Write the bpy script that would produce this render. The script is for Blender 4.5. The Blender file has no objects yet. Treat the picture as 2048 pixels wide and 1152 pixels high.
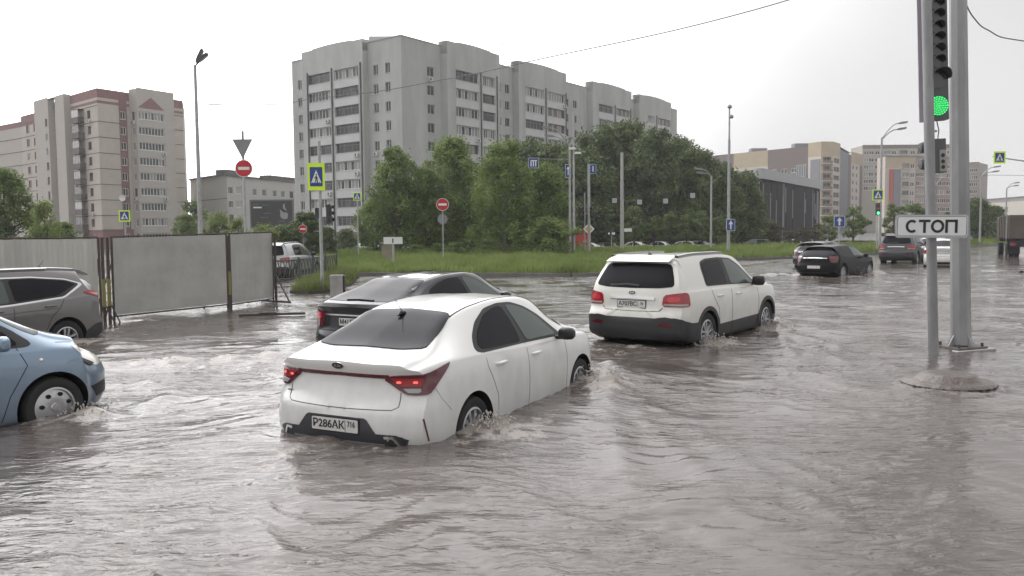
import bpy, bmesh, math, random
import numpy as np
from mathutils import Vector, Matrix
from mathutils.bvhtree import BVHTree
random.seed(7); rng = np.random.default_rng(7)
SC = bpy.context.scene
COL = SC.collection
# ------------------------------------------------------------------ camera
F, CH, PITCH, ROLL = 1690.0, 1.92, 0.0673, 0.009
def _basis():
    cp, sp = math.cos(PITCH), math.sin(PITCH)
    fw = Vector((0, cp, -sp)); up = Vector((0, sp, cp)); rt = Vector((1, 0, 0))
    c, s = math.cos(ROLL), math.sin(ROLL)
    return rt * c - up * s, rt * s + up * c, fw
RT, UP, FW = _basis()
cam = bpy.data.cameras.new('camera'); cam.lens = F / 2048 * 36; cam.sensor_width = 36
cam.clip_start = 0.1; cam.clip_end = 6000
co = bpy.data.objects.new('camera', cam); COL.objects.link(co)
m4 = Matrix.Identity(4)
for i in range(3):
    m4[i][0] = RT[i]; m4[i][1] = UP[i]; m4[i][2] = -FW[i]
m4[2][3] = CH
co.matrix_world = m4
SC.camera = co
# ------------------------------------------------------------------ sky, sun, exposure
SUN_EL, SUN_AZ = math.radians(38), math.radians(-45)      # azimuth from +Y towards +X
w = bpy.data.worlds.new('World'); SC.world = w; w.use_nodes = True
nt = w.node_tree; nt.nodes.clear()
N = nt.nodes.new; L = nt.links.new
out = N('ShaderNodeOutputWorld'); bg = N('ShaderNodeBackground'); bg.inputs[1].default_value = 0.1
sky = N('ShaderNodeTexSky'); sky.sky_type = 'NISHITA'; sky.sun_disc = False
sky.sun_elevation = SUN_EL; sky.sun_rotation = SUN_AZ; sky.dust_density = 5
bw = N('ShaderNodeRGBToBW'); L(sky.outputs[0], bw.inputs[0])
tc = N('ShaderNodeTexCoord')
# overcast cloud deck: brightest towards the hidden sun on the left, greyer to the right
dt = N('ShaderNodeVectorMath'); dt.operation = 'DOT_PRODUCT'
dt.inputs[1].default_value = (math.sin(math.radians(-40)) * math.cos(math.radians(36)), math.cos(math.radians(-40)) * math.cos(math.radians(36)), math.sin(math.radians(36))); L(tc.outputs['Generated'], dt.inputs[0])
mr = N('ShaderNodeMapRange'); mr.interpolation_type = 'SMOOTHSTEP'; mr.inputs[1].default_value = .42; mr.inputs[2].default_value = 1.0
mr.inputs[3].default_value = 8.2; mr.inputs[4].default_value = 34.0; L(dt.outputs['Value'], mr.inputs[0])
ns = N('ShaderNodeTexNoise'); ns.inputs['Scale'].default_value = 2.6; ns.inputs['Detail'].default_value = 3
L(tc.outputs['Generated'], ns.inputs[0])
mn = N('ShaderNodeMapRange'); mn.inputs[1].default_value = .3; mn.inputs[2].default_value = .7
mn.inputs[3].default_value = .90; mn.inputs[4].default_value = 1.07; L(ns.outputs[0], mn.inputs[0])
mu = N('ShaderNodeMath'); mu.operation = 'MULTIPLY'; L(mr.outputs[0], mu.inputs[0]); L(mn.outputs[0], mu.inputs[1])
ad = N('ShaderNodeMixRGB'); ad.inputs[0].default_value = 0.06; L(mu.outputs[0], ad.inputs[1]); L(bw.outputs[0], ad.inputs[2])
sx_ = N('ShaderNodeSeparateXYZ'); L(tc.outputs['Generated'], sx_.inputs[0])
ze = N('ShaderNodeMapRange'); ze.interpolation_type = 'SMOOTHSTEP'; ze.inputs[1].default_value = .3; ze.inputs[2].default_value = .95; ze.inputs[3].default_value = 1.0; ze.inputs[4].default_value = 1.25
L(sx_.outputs['Z'], ze.inputs[0]); by = N('ShaderNodeMapRange'); by.inputs[1].default_value = .2; by.inputs[2].default_value = -.6; by.inputs[3].default_value = 1.0; by.inputs[4].default_value = 1.25
L(sx_.outputs['Y'], by.inputs[0]); zm = N('ShaderNodeMath'); zm.operation = 'MULTIPLY'; L(ze.outputs[0], zm.inputs[0]); L(by.outputs[0], zm.inputs[1])
zs = N('ShaderNodeVectorMath'); zs.operation = 'SCALE'; L(ad.outputs[0], zs.inputs[0]); L(zm.outputs[0], zs.inputs['Scale'])
tn = N('ShaderNodeMixRGB'); tn.blend_type = 'MULTIPLY'; tn.inputs[0].default_value = 1
L(zs.outputs[0], tn.inputs[1]); tn.inputs[2].default_value = (1.0, .99, 1.0, 1)
L(tn.outputs[0], bg.inputs[0]); L(bg.outputs[0], out.inputs[0])
sd = bpy.data.lights.new('sun', 'SUN'); sd.energy = 0.6; sd.angle = math.radians(25); sd.color = (1, .97, .93)
so = bpy.data.objects.new('sun', sd); COL.objects.link(so)
sdir = Vector((math.sin(SUN_AZ) * math.cos(SUN_EL), math.cos(SUN_AZ) * math.cos(SUN_EL), math.sin(SUN_EL)))
so.rotation_euler = sdir.to_track_quat('Z', 'Y').to_euler()
SC.view_settings.view_transform = 'Standard'; SC.view_settings.look = 'None'
SC.view_settings.exposure = 0.0; SC.view_settings.gamma = 1
SC.cycles.max_bounces = 6; SC.cycles.diffuse_bounces = 3; SC.cycles.glossy_bounces = 3
SC.cycles.transmission_bounces = 4; SC.cycles.volume_bounces = 0; SC.cycles.transparent_max_bounces = 6
SC.cycles.use_denoising = True

# ------------------------------------------------------------------ helpers
def ray(u, v):
    return FW + RT * ((u - 1024) / F) + UP * ((576 - v) / F)
def W(u, v, d):                       # point seen at photo pixel u,v at distance Y=d
    r = ray(u, v); return Vector((0, 0, CH)) + r * (d / r.y)
def G(u, v, z=0.0):                   # ground point under photo pixel
    r = ray(u, v); return Vector((0, 0, CH)) + r * ((z - CH) / r.z)
def Pt(u, d, z=0.0):
    p = W(u, 462, d); return Vector((p.x, p.y, z))

MATS = {}
def M(name, col=(.5, .5, .5), rough=.6, metal=0.0, spec=.5, var=0.0, vscale=3.0, bump=0.0, bscale=40.0,
      coat=0.0, emis=None, streak=0.0, dirt=0.0):
    if name in MATS: return MATS[name]
    m = bpy.data.materials.new(name); m.use_nodes = True; MATS[name] = m
    t = m.node_tree; b = t.nodes['Principled BSDF']
    b.inputs['Roughness'].default_value = rough; b.inputs['Metallic'].default_value = metal
    b.inputs['Specular IOR Level'].default_value = spec
    c4 = (*col, 1)
    b.inputs['Base Color'].default_value = c4
    if coat: b.inputs['Coat Weight'].default_value = coat; b.inputs['Coat Roughness'].default_value = .04
    if emis:
        b.inputs['Emission Color'].default_value = (*emis[0], 1); b.inputs['Emission Strength'].default_value = emis[1]
    if var or bump or streak:
        tcn = t.nodes.new('ShaderNodeTexCoord')
    if var or streak:
        n = t.nodes.new('ShaderNodeTexNoise'); n.inputs['Scale'].default_value = vscale; n.inputs['Detail'].default_value = 6
        n.inputs['Roughness'].default_value = .65
        if streak:
            mp = t.nodes.new('ShaderNodeMapping'); mp.inputs['Scale'].default_value = (1, 1, streak)
            t.links.new(tcn.outputs['Object'], mp.inputs[0]); t.links.new(mp.outputs[0], n.inputs[0])
        else: t.links.new(tcn.outputs['Object'], n.inputs[0])
        r = t.nodes.new('ShaderNodeMapRange'); r.inputs[1].default_value = .3; r.inputs[2].default_value = .7
        r.inputs[3].default_value = 1 - var; r.inputs[4].default_value = 1 + var
        t.links.new(n.outputs[0], r.inputs[0])
        x = t.nodes.new('ShaderNodeVectorMath'); x.operation = 'SCALE'; x.inputs[0].default_value = col
        t.links.new(r.outputs[0], x.inputs['Scale']); t.links.new(x.outputs[0], b.inputs['Base Color'])
    if dirt:                                 # road grime thrown up on the lower panels
        tcd = t.nodes.new('ShaderNodeTexCoord'); sp_ = t.nodes.new('ShaderNodeSeparateXYZ'); t.links.new(tcd.outputs['Object'], sp_.inputs[0])
        nz = t.nodes.new('ShaderNodeTexNoise'); nz.inputs['Scale'].default_value = 5; nz.inputs['Detail'].default_value = 7; nz.inputs['Roughness'].default_value = .7
        mpd = t.nodes.new('ShaderNodeMapping'); mpd.inputs['Scale'].default_value = (1, 1, .5); t.links.new(tcd.outputs['Object'], mpd.inputs[0]); t.links.new(mpd.outputs[0], nz.inputs[0])
        m1 = t.nodes.new('ShaderNodeMath'); m1.operation = 'MULTIPLY_ADD'; m1.inputs[1].default_value = .9; t.links.new(nz.outputs[0], m1.inputs[0]); m1.inputs[2].default_value = 0
        m2_ = t.nodes.new('ShaderNodeMath'); m2_.operation = 'SUBTRACT'; t.links.new(m1.outputs[0], m2_.inputs[0]); t.links.new(sp_.outputs['Z'], m2_.inputs[1])
        r2_ = t.nodes.new('ShaderNodeMapRange'); r2_.inputs[1].default_value = -.42; r2_.inputs[2].default_value = .2; r2_.inputs[3].default_value = 0.03; r2_.inputs[4].default_value = dirt; t.links.new(m2_.outputs[0], r2_.inputs[0])
        mxd = t.nodes.new('ShaderNodeMixRGB'); mxd.inputs[1].default_value = c4; mxd.inputs[2].default_value = (.12, .10, .085, 1); t.links.new(r2_.outputs[0], mxd.inputs[0])
        t.links.new(mxd.outputs[0], b.inputs['Base Color']); rr_ = t.nodes.new('ShaderNodeMapRange'); rr_.inputs[3].default_value = rough; rr_.inputs[4].default_value = .6; t.links.new(r2_.outputs[0], rr_.inputs[0]); t.links.new(rr_.outputs[0], b.inputs['Roughness'])
    if bump:
        n2 = t.nodes.new('ShaderNodeTexNoise'); n2.inputs['Scale'].default_value = bscale; n2.inputs['Detail'].default_value = 4
        t.links.new(tcn.outputs['Object'], n2.inputs[0])
        bp = t.nodes.new('ShaderNodeBump'); bp.inputs['Strength'].default_value = bump; bp.inputs['Distance'].default_value = .05
        t.links.new(n2.outputs[0], bp.inputs['Height']); t.links.new(bp.outputs[0], b.inputs['Normal'])
    return m

def tag(o, label=None, cat=None, group=None, kind=None):
    if label: o['label'] = label
    if cat: o['category'] = cat
    if group: o['group'] = group
    if kind: o['kind'] = kind
    return o
def empty(name, loc=(0, 0, 0), rz=0.0, label=None, cat=None, group=None):
    o = bpy.data.objects.new(name, None); COL.objects.link(o)
    o.location = loc; o.rotation_euler = (0, 0, rz); o.empty_display_size = .2
    return tag(o, label, cat, group)
def link(name, me, parent=None, loc=None, rz=None, kind=None):
    o = bpy.data.objects.new(name, me); COL.objects.link(o)
    if parent: o.parent = parent
    if loc is not None: o.location = loc
    if rz is not None: o.rotation_euler = (0, 0, rz)
    if kind: o['kind'] = kind
    return o
KIDS = {}
def copy_tree(o, parent=None, swap=None):
    c = o.copy(); COL.objects.link(c)
    if parent is not None: c.parent = parent
    if swap and c.type == 'MESH':
        for s, mt in swap.items():
            for sl in c.material_slots:
                if sl.material == s: sl.link = 'OBJECT'; sl.material = mt
    for ch in list(o.children): copy_tree(ch, c, swap)
    return c

class MB:
    """collects boxes, tubes, lathes, prisms into one mesh"""
    def __init__(s, mats=None):
        s.v = []; s.f = []; s.mi = []; s.mats = mats or []; s.cur = 0; s.xf = None
    def use(s, m):
        if m not in s.mats: s.mats.append(m)
        s.cur = s.mats.index(m); return s
    def add(s, vs, fs):
        b = len(s.v)
        if s.xf is not None: vs = [s.xf @ Vector(p) for p in vs]
        s.v += [tuple(p) for p in vs]
        for f in fs: s.f.append(tuple(b + i for i in f)); s.mi.append(s.cur)
    def box(s, x0, x1, y0, y1, z0, z1):
        s.add([(x0, y0, z0), (x1, y0, z0), (x1, y1, z0), (x0, y1, z0), (x0, y0, z1), (x1, y0, z1), (x1, y1, z1), (x0, y1, z1)],
              [(3, 2, 1, 0), (4, 5, 6, 7), (0, 1, 5, 4), (1, 2, 6, 5), (2, 3, 7, 6), (3, 0, 4, 7)])
    def tube(s, pts, r, n=10, caps=True):
        pts = [Vector(p) for p in pts]; k = len(pts)
        rs = r if isinstance(r, (list, tuple)) else [r] * k
        vs = []; fs = []; prev = None
        for i, p in enumerate(pts):
            d = (pts[min(i + 1, k - 1)] - pts[max(i - 1, 0)]).normalized()
            a = Vector((0, 0, 1)) if abs(d.z) < .9 else Vector((1, 0, 0))
            if prev is not None: x = (prev - d * prev.dot(d)).normalized()
            else: x = d.cross(a).normalized()
            prev = x; y = d.cross(x)
            for j in range(n):
                t = 2 * math.pi * j / n; vs.append(p + (x * math.cos(t) + y * math.sin(t)) * rs[i])
        for i in range(k - 1):
            for j in range(n):
                a = i * n + j; b = i * n + (j + 1) % n; fs.append((a, b, b + n, a + n))
        if caps: fs.append(tuple(range(n))[::-1]); fs.append(tuple((k - 1) * n + j for j in range(n)))
        s.add(vs, fs)
    def lathe(s, prof, n=24, axis='z', c=(0, 0, 0)):
        vs = []; fs = []; k = len(prof)
        for j in range(n):
            t = 2 * math.pi * j / n
            for (r, h) in prof:
                if axis == 'z': vs.append((c[0] + r * math.cos(t), c[1] + r * math.sin(t), c[2] + h))
                elif axis == 'y': vs.append((c[0] + r * math.cos(t), c[1] + h, c[2] + r * math.sin(t)))
                else: vs.append((c[0] + h, c[1] + r * math.cos(t), c[2] + r * math.sin(t)))
        for j in range(n):
            for i in range(k - 1):
                a = j * k + i; b = ((j + 1) % n) * k + i; fs.append((a, b, b + 1, a + 1))
        s.add(vs, fs)
    def prism(s, poly, y0, y1, plane='xz'):
        """polygon in plane, extruded along the third axis from y0 to y1"""
        n = len(poly)
        def P(p, h):
            return {'xz': (p[0], h, p[1]), 'xy': (p[0], p[1], h), 'yz': (h, p[0], p[1])}[plane]
        vs = [P(p, y0) for p in poly] + [P(p, y1) for p in poly]
        fs = [tuple(range(n)), tuple(range(2 * n - 1, n - 1, -1))] + [(i, n + i, n + (i + 1) % n, (i + 1) % n) for i in range(n)]
        s.add(vs, fs)
    def mesh(s, name='m', smooth=False, ang=40):
        me = bpy.data.meshes.new(name); me.from_pydata(s.v, [], s.f)
        for m in s.mats: me.materials.append(m)
        me.polygons.foreach_set('material_index', s.mi)
        me.update()
        bm = bmesh.new(); bm.from_mesh(me); bmesh.ops.recalc_face_normals(bm, faces=bm.faces); bm.to_mesh(me); bm.free()
        if smooth:
            me.polygons.foreach_set('use_smooth', [True] * len(me.polygons)); me.set_sharp_from_angle(angle=math.radians(ang))
        return me
    def build(s, name, parent=None, loc=None, rz=None, smooth=False, kind=None):
        return link(name, s.mesh(name, smooth), parent, loc, rz, kind)

def circle(cx, cz, r, n=24, r2=None):
    return [(cx + r * math.cos(2 * math.pi * i / n), cz + (r2 or r) * math.sin(2 * math.pi * i / n)) for i in range(n)]
def rrect(x0, x1, z0, z1, r, n=4):
    o = []
    for cx, cz, a in ((x1 - r, z0 + r, -90), (x1 - r, z1 - r, 0), (x0 + r, z1 - r, 90), (x0 + r, z0 + r, 180)):
        for i in range(n + 1):
            t = math.radians(a + 90 * i / n); o.append((cx + r * math.cos(t), cz + r * math.sin(t)))
    return o
def text_mesh(body, size, ext, mat, bold=0.0, sx=1.0):
    c = bpy.data.curves.new('t', 'FONT'); c.body = body; c.size = size; c.extrude = ext; c.offset = bold
    c.align_x = 'CENTER'; c.align_y = 'CENTER'; c.resolution_u = 4
    o = bpy.data.objects.new('t', c); COL.objects.link(o)
    me = bpy.data.meshes.new_from_object(o.evaluated_get(bpy.context.evaluated_depsgraph_get()))
    bpy.data.objects.remove(o); bpy.data.curves.remove(c)
    me.transform(Matrix.Rotation(math.pi / 2, 4, 'X') @ Matrix.Diagonal((sx, 1, 1, 1)))   # reads along +x, faces -y
    me.materials.clear(); me.materials.append(mat)
    return me
def interp(tab, x):
    """smooth (monotone hermite) interpolation through (x,value) keys"""
    xs = [t[0] for t in tab]; ys = [t[1] for t in tab]; n = len(xs)
    if x <= xs[0]: return ys[0]
    if x >= xs[-1]: return ys[-1]
    i = max(k for k in range(n - 1) if xs[k] <= x)
    def sl(k): return (ys[k + 1] - ys[k]) / (xs[k + 1] - xs[k])
    def tg(k):
        if k == 0: return sl(0)
        if k == n - 1: return sl(n - 2)
        a, b = sl(k - 1), sl(k)
        return 0 if a * b <= 0 else 2 * a * b / (a + b)
    h = xs[i + 1] - xs[i]; t = (x - xs[i]) / h
    return ((2 * t**3 - 3 * t * t + 1) * ys[i] + (t**3 - 2 * t * t + t) * h * tg(i) + (-2 * t**3 + 3 * t * t) * ys[i + 1] + (t**3 - t * t) * h * tg(i + 1))
def smooth01(t):
    t = min(1, max(0, t)); return t * t * (3 - 2 * t)

# shared materials
BLACKP = M('black_plastic', (.018, .018, .02), .45, spec=.4)
RUBBER = M('rubber', (.015, .015, .015), .75)
ALLOY = M('alloy', (.42, .43, .44), .3, .7)
ARCH = M('wheel_well', (.008, .008, .008), .9)
GLASS = M('tinted_glass', (.014, .014, .017), .06, spec=.07)
GLASSL = M('clear_car_glass', (.075, .095, .085), .05, spec=.28)
CHROME = M('chrome', (.7, .7, .7), .12, 1.0)
REDL = M('red_lens', (.28, .008, .014), .12, coat=.6)
REDLIT = M('lit_red_lens', (.20, .008, .012), .15, coat=.5, emis=((1, .04, .04), .05))
BULB = M('glowing_bulb', (.7, .1, .1), .3, emis=((1, .12, .1), 1.2))
DARKRED = M('dark_red_lens', (.09, .006, .014), .1, coat=.7)
CLEARL = M('clear_lens', (.30, .31, .29), .1, coat=.6)
PLATE = M('plate_white', (.55, .55, .52), .4, var=.12, vscale=20)
PLTXT = M('plate_ink', (.02, .02, .02), .5)
STEEL = M('galvanised_steel', (.34, .345, .35), .5, .3, var=.18, vscale=4, bump=.15, bscale=30)
DKSTEEL = M('dark_steel', (.07, .072, .075), .5, .3, var=.2, vscale=6)
WHITEP = M('white_paint', (.72, .72, .70), .45, var=.06, vscale=8)
BLUES = M('sign_blue', (.012, .05, .22), .4)
REDS = M('sign_red', (.45, .012, .02), .4)
LIME = M('sign_lime', (.62, .85, .03), .45)
SIGNW = M('sign_white', (.68, .69, .68), .45)
SIGNB = M('sign_back', (.22, .23, .24), .5, .3, var=.1)
BLACKS = M('sign_black', (.015, .015, .015), .5)
CONC = M('concrete', (.34, .33, .32), .85, var=.25, vscale=2.5, bump=.3, bscale=20)
# ------------------------------------------------------------------ cars
def catmull(P, per):
    o = []; n = len(P)
    for i in range(n - 1):
        a = P[max(i - 1, 0)]; b = P[i]; c = P[i + 1]; d = P[min(i + 2, n - 1)]
        for k in range(per):
            t = k / per
            o.append(tuple(.5 * ((2 * b[q]) + (-a[q] + c[q]) * t + (2 * a[q] - 5 * b[q] + 4 * c[q] - d[q]) * t * t + (-a[q] + 3 * b[q] - 3 * c[q] + d[q]) * t**3) for q in (0, 1)))
    o.append(P[-1]); return o

def wheel_meshes(R, style, wd=.2):
    t = MB([RUBBER]); h = wd / 2; ri = R * .66
    t.lathe([(ri, -h * .85), (R * .8, -h), (R * .95, -h * .92), (R, -h * .6), (R, h * .6), (R * .95, h * .92), (R * .8, h), (ri, h * .85)], 36, 'y')
    m = MB([ALLOY, ARCH])
    m.lathe([(ri * 1.02, -h * .86), (ri * .93, -h * .92), (ri * .88, -h * .5), (ri * .86, h * .5)], 32, 'y')
    m.use(ARCH); m.lathe([(ri * .87, -h * .30), (0.001, -h * .30)], 24, 'y'); m.use(ALLOY)
    y0, y1 = -h * .78, -h * .42
    if style == 'cap':
        m.lathe([(ri * .95, -h * .7), (ri * .55, -h * 1.02), (ri * .25, -h * .95), (ri * .2, -h * 1.1), (0.001, -h * 1.12)], 28, 'y')
        m.use(ARCH)
        for k in range(7):
            a = 2 * math.pi * k / 7 + .3; cx, cz = ri * .68 * math.cos(a), ri * .68 * math.sin(a)
            m.prism([(cx + ri * .13 * math.cos(b + a), cz + ri * .11 * math.sin(b + a)) for b in [q * math.pi / 4 for q in range(8)]], -h * 1.03, -h * .7)
    else:
        nsp = 5 if style == 'five' else 10
        for k in range(nsp):
            a = 2 * math.pi * k / nsp + .2; c, s_ = math.cos(a), math.sin(a)
            wi, wo = (ri * .16, ri * .22) if nsp == 5 else (ri * .09, ri * .10)
            if nsp == 5:
                for sg in (-1, 1):
                    pl = [(ri * .12, sg * wi * .2), (ri * .12, sg * wi * 1.1), (ri * .93, sg * wo * 1.35), (ri * .93, sg * wo * .45)]
                    m.prism([(x * c - z * s_, x * s_ + z * c) for x, z in pl], y0, y1)
            else:
                pl = [(ri * .12, -wi), (ri * .93, -wo), (ri * .93, wo), (ri * .12, wi)]
                m.prism([(x * c - z * s_, x * s_ + z * c) for x, z in pl], y0, y1)
        m.lathe([(ri * .24, -h * .45), (ri * .23, -h * .85), (0.001, -h * .9)], 20, 'y')
    return t.mesh('tyre', True), m.mesh('rim', True, 30)

class Car:
    def __init__(s, name, sp, paint, label, cat, group=None):
        s.sp = sp; s.paint = paint
        s.root = empty(name, label=label, cat=cat, group=group)
        s.body()
    def section(s, x):
        sp = s.sp
        zt = interp(sp['top'], x); zb = interp(sp['belt'], x); wd = interp(sp['w'], x); bo = interp(sp['bot'], x)
        zt = max(zt, zb + .02)
        h = zt - zb; g = smooth01(h / .36)
        wr = interp(sp['wroof'], x) if isinstance(sp['wroof'], list) else sp['wroof']
        we = (wd * .86) * (1 - g) + wr * g
        ze = zt - ((h * .45) * (1 - g) + .055 * g)
        sh = wd * .955
        zm = bo + (zb - bo) * .55
        P = [(0, bo), (wd * .7, bo), (wd * .93, bo + .03), (wd * .985, bo + .14), (wd, zm - .06), (wd * .995, zm + (zb - zm) * .5), (sh + .012, zb - .035), (sh - .012, zb + .012)]
        P += [(sh + (we - sh) * .5 + .012 * g, zb + (ze - zb) * .52), (we + .008, ze - .01), (we - .075, ze + (zt - ze) * .62), (we * .5, zt - .012), (0, zt)]
        return catmull(P, 4), bo, zt, wd
    def warp(s, x, y, z, wd):
        sp = s.sp; xr, xf = sp['xr'], sp['xf']
        tr = smooth01((xr + sp.get('rfade', .55) - x) / sp.get('rfade', .55)); tf = smooth01((x - (xf - .6)) / .6)
        q = min(1, abs(y) / max(wd, .01))
        x += tr * (interp(sp['rw'], z) + sp.get('rc', .16) * q**4)
        x -= tf * (interp(sp['fw'], z) + sp.get('fc', .28) * q**3)
        return (x, y, z)
    def body(s):
        sp = s.sp; xr, xf = sp['xr'], sp['xf']; n = 84
        xs = [xr + (xf - xr) * (.5 - .5 * math.cos(math.pi * i / n)) * .35 + (xf - xr) * (i / n) * .65 for i in range(n + 1)]
        vs = []; fs = []; rings = []
        def ring(x, sc):
            half, bo, zt, wd = s.section(x); zc = (bo + zt) / 2
            pts = [(y, z) for y, z in half] + [(-y, z) for y, z in half[-2:0:-1]]
            b = len(vs)
            for y, z in pts:
                vs.append(s.warp(x, y * sc, zc + (z - zc) * sc, wd))
            return list(range(b, b + len(pts)))
        for sc in (.12, .3, .5, .68, .82, .92, .975): rings.append(ring(xs[0], sc))
        for x in xs: rings.append(ring(x, 1))
        for sc in (.975, .92, .82, .68, .5, .3, .12): rings.append(ring(xs[-1], sc))
        k = len(rings[0])
        for a, b in zip(rings[:-1], rings[1:]):
            for j in range(k):
                fs.append((a[j], a[(j + 1) % k], b[(j + 1) % k], b[j]))
        fs.append(tuple(rings[0])); fs.append(tuple(rings[-1][::-1]))
        me = bpy.data.meshes.new('body'); me.from_pydata(vs, [], fs)
        bm = bmesh.new(); bm.from_mesh(me); bmesh.ops.recalc_face_normals(bm, faces=bm.faces)
        s.bvh = BVHTree.FromBMesh(bm); bm.to_mesh(me); bm.free()
        me.materials.append(s.paint); me.materials.append(ARCH)
        o = link('body', me, s.root)
        # wheel arches
        cut = MB([ARCH]); R = sp['R']; ra = R * sp.get('arch', 1.17)
        for cx in (0, sp['wb']):
            for sg in (-1, 1):
                y0, y1 = (.56, 1.3) if sg > 0 else (-1.3, -.56)
                cut.prism(circle(cx, R, ra, 40), y0, y1)
        cm = cut.mesh('cut'); cm.materials.clear(); cm.materials.append(s.paint); cm.materials.append(ARCH)
        cm.polygons.foreach_set('material_index', [1] * len(cm.polygons))
        c = link('cut', cm)
        md = o.modifiers.new('b', 'BOOLEAN'); md.operation = 'DIFFERENCE'; md.object = c; md.solver = 'EXACT'
        dg = bpy.context.evaluated_depsgraph_get(); dg.update()
        nm = bpy.data.meshes.new_from_object(o.evaluated_get(dg))
        o.modifiers.clear(); o.data = nm; nm.name = 'body'
        bpy.data.objects.remove(c)
        nm.polygons.foreach_set('use_smooth', [True] * len(nm.polygons)); nm.set_sharp_from_angle(angle=math.radians(38))
        if 'clad' in sp:
            bm = bmesh.new(); bm.from_mesh(nm)
            bmesh.ops.bisect_plane(bm, geom=bm.verts[:] + bm.edges[:] + bm.faces[:], plane_co=(0, 0, sp['clad']), plane_no=(-.02, 0, 1))
            for f in bm.faces:
                c_ = f.calc_center_median()
                if c_.z - sp['clad'] < .02 * c_.x and f.material_index == 0: f.material_index = 2
            bm.to_mesh(nm); bm.free(); nm.materials.append(M('cladding', (.028, .028, .03), .5))
        s.o = o
    # -- projected trim -------------------------------------------------
    def _basis(s, d):
        d = Vector(d).normalized(); z = Vector((0, 0, 1))
        U = z.cross(d).normalized() if abs(d.z) < .95 else Vector((0, 1, 0))
        V = d.cross(U).normalized(); return d, U, V
    def hit(s, p, d):
        loc, nr, i, dist = s.bvh.ray_cast(p - d * 4, d)
        if loc is None:
            loc, nr, i, dist = s.bvh.find_nearest(p)
        if nr.dot(d) > 0: nr = -nr
        return loc, nr
    def patch(s, name, pts, d, mat, off=.004, step=.07, skirt=.012, parent=None, rnd=0, mb=None):
        d, U, V = s._basis(d)
        P = [Vector(p) for p in pts]; q = [(p.dot(U), p.dot(V)) for p in P]
        for _ in range(rnd):
            r = []
            for i in range(len(q)):
                a, b = q[i], q[(i + 1) % len(q)]
                L_ = math.hypot(a[0] - b[0], a[1] - b[1]); t = min(.25, .035 / max(L_, 1e-6))
                r.append((a[0] + (b[0] - a[0]) * t, a[1] + (b[1] - a[1]) * t)); r.append((b[0] + (a[0] - b[0]) * t, b[1] + (a[1] - b[1]) * t))
            q = r
        md = sum((p.dot(d) for p in P)) / len(P)
        bm = bmesh.new(); f = bm.faces.new([bm.verts.new((a, b, 0)) for a, b in q])
        for ax in (0, 1):
            lo = min(p[ax] for p in q); hi = max(p[ax] for p in q); k = int((hi - lo) / step)
            for i in range(1, k + 1):
                c = [0, 0, 0]; c[ax] = lo + (hi - lo) * i / (k + 1); nn = [0, 0, 0]; nn[ax] = 1
                bmesh.ops.bisect_plane(bm, geom=bm.verts[:] + bm.edges[:] + bm.faces[:], plane_co=c, plane_no=nn)
        outer = [e for e in bm.edges if len(e.link_faces) == 1]
        nrm = {}
        for v in bm.verts:
            p = U * v.co.x + V * v.co.y + d * md
            loc, nr = s.hit(p, d); nr = (nr - d * .3).normalized()
            v.co = loc + nr * off; nrm[v] = nr
        ex = bmesh.ops.extrude_edge_only(bm, edges=outer)
        nv = [g for g in ex['geom'] if isinstance(g, bmesh.types.BMVert)]
        for v in nv:
            src = min((e.other_vert(v) for e in v.link_edges if e.other_vert(v) in nrm), key=lambda w_: (w_.co - v.co).length, default=None)
            if src is not None: v.co = v.co - nrm[src] * (off + skirt)
        bmesh.ops.recalc_face_normals(bm, faces=bm.faces)
        me = bpy.data.meshes.new(name); bm.to_mesh(me); bm.free(); me.materials.append(mat)
        # make sure it faces outwards
        c0 = me.polygons[0]
        if c0.normal.dot(d) > 0 and len(me.polygons) > 0: me.flip_normals()
        me.polygons.foreach_set('use_smooth', [True] * len(me.polygons)); me.set_sharp_from_angle(angle=math.radians(50))
        return link(name, me, parent or s.root)
    def strip(s, name, line, d, width, mat, off=.002, parent=None, th=.0):
        d, U, V = s._basis(d); P = [Vector(p) for p in line]; Q = []
        for a, b in zip(P[:-1], P[1:]):
            k = max(1, int((b - a).length / .05))
            for i in range(k): Q.append(a.lerp(b, i / k))
        Q.append(P[-1]); vs = []
        for i, p in enumerate(Q):
            t = Q[min(i + 1, len(Q) - 1)] - Q[max(i - 1, 0)]; t2 = Vector((t.dot(U), t.dot(V))).normalized(); n2 = Vector((-t2.y, t2.x))
            for sg in (-1, 1):
                pp = p + (U * n2.x + V * n2.y) * (sg * width / 2)
                loc, nr = s.hit(pp, d); vs.append((loc + nr * off)); vs.append(loc - nr * .01)
        fs = []
        for i in range(len(Q) - 1):
            a = i * 4; b = a + 4
            fs += [(a, a + 2, b + 2, b), (a + 1, a, b, b + 1), (a + 2, a + 3, b + 3, b + 2)]
        me = bpy.data.meshes.new(name); me.from_pydata([tuple(v) for v in vs], [], fs); me.materials.append(mat); me.update()
        return link(name, me, parent or s.root)
    def both(s, fn, *a, **k):
        pass
    def side(s, name, xz, mat, sides=(-1, 1), **k):
        o = None
        for sg in sides: o = s.patch(name, [(x, sg * .85, z) for x, z in xz], (0, -sg, 0), mat, **k)
        return o
    def sstrip(s, name, xz, width, mat, sides=(-1, 1), **k):
        for sg in sides: s.strip(name, [(x, sg * .85, z) for x, z in xz], (0, -sg, 0), width, mat, **k)
    def rear(s, name, yz, mat, x=-1, **k):
        return s.patch(name, [(x, y, z) for y, z in yz], (1, 0, 0), mat, **k)
    def topp(s, name, xy, mat, **k):
        return s.patch(name, [(x, y, 1.5) for x, y in xy], (0, 0, -1), mat, **k)
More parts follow.
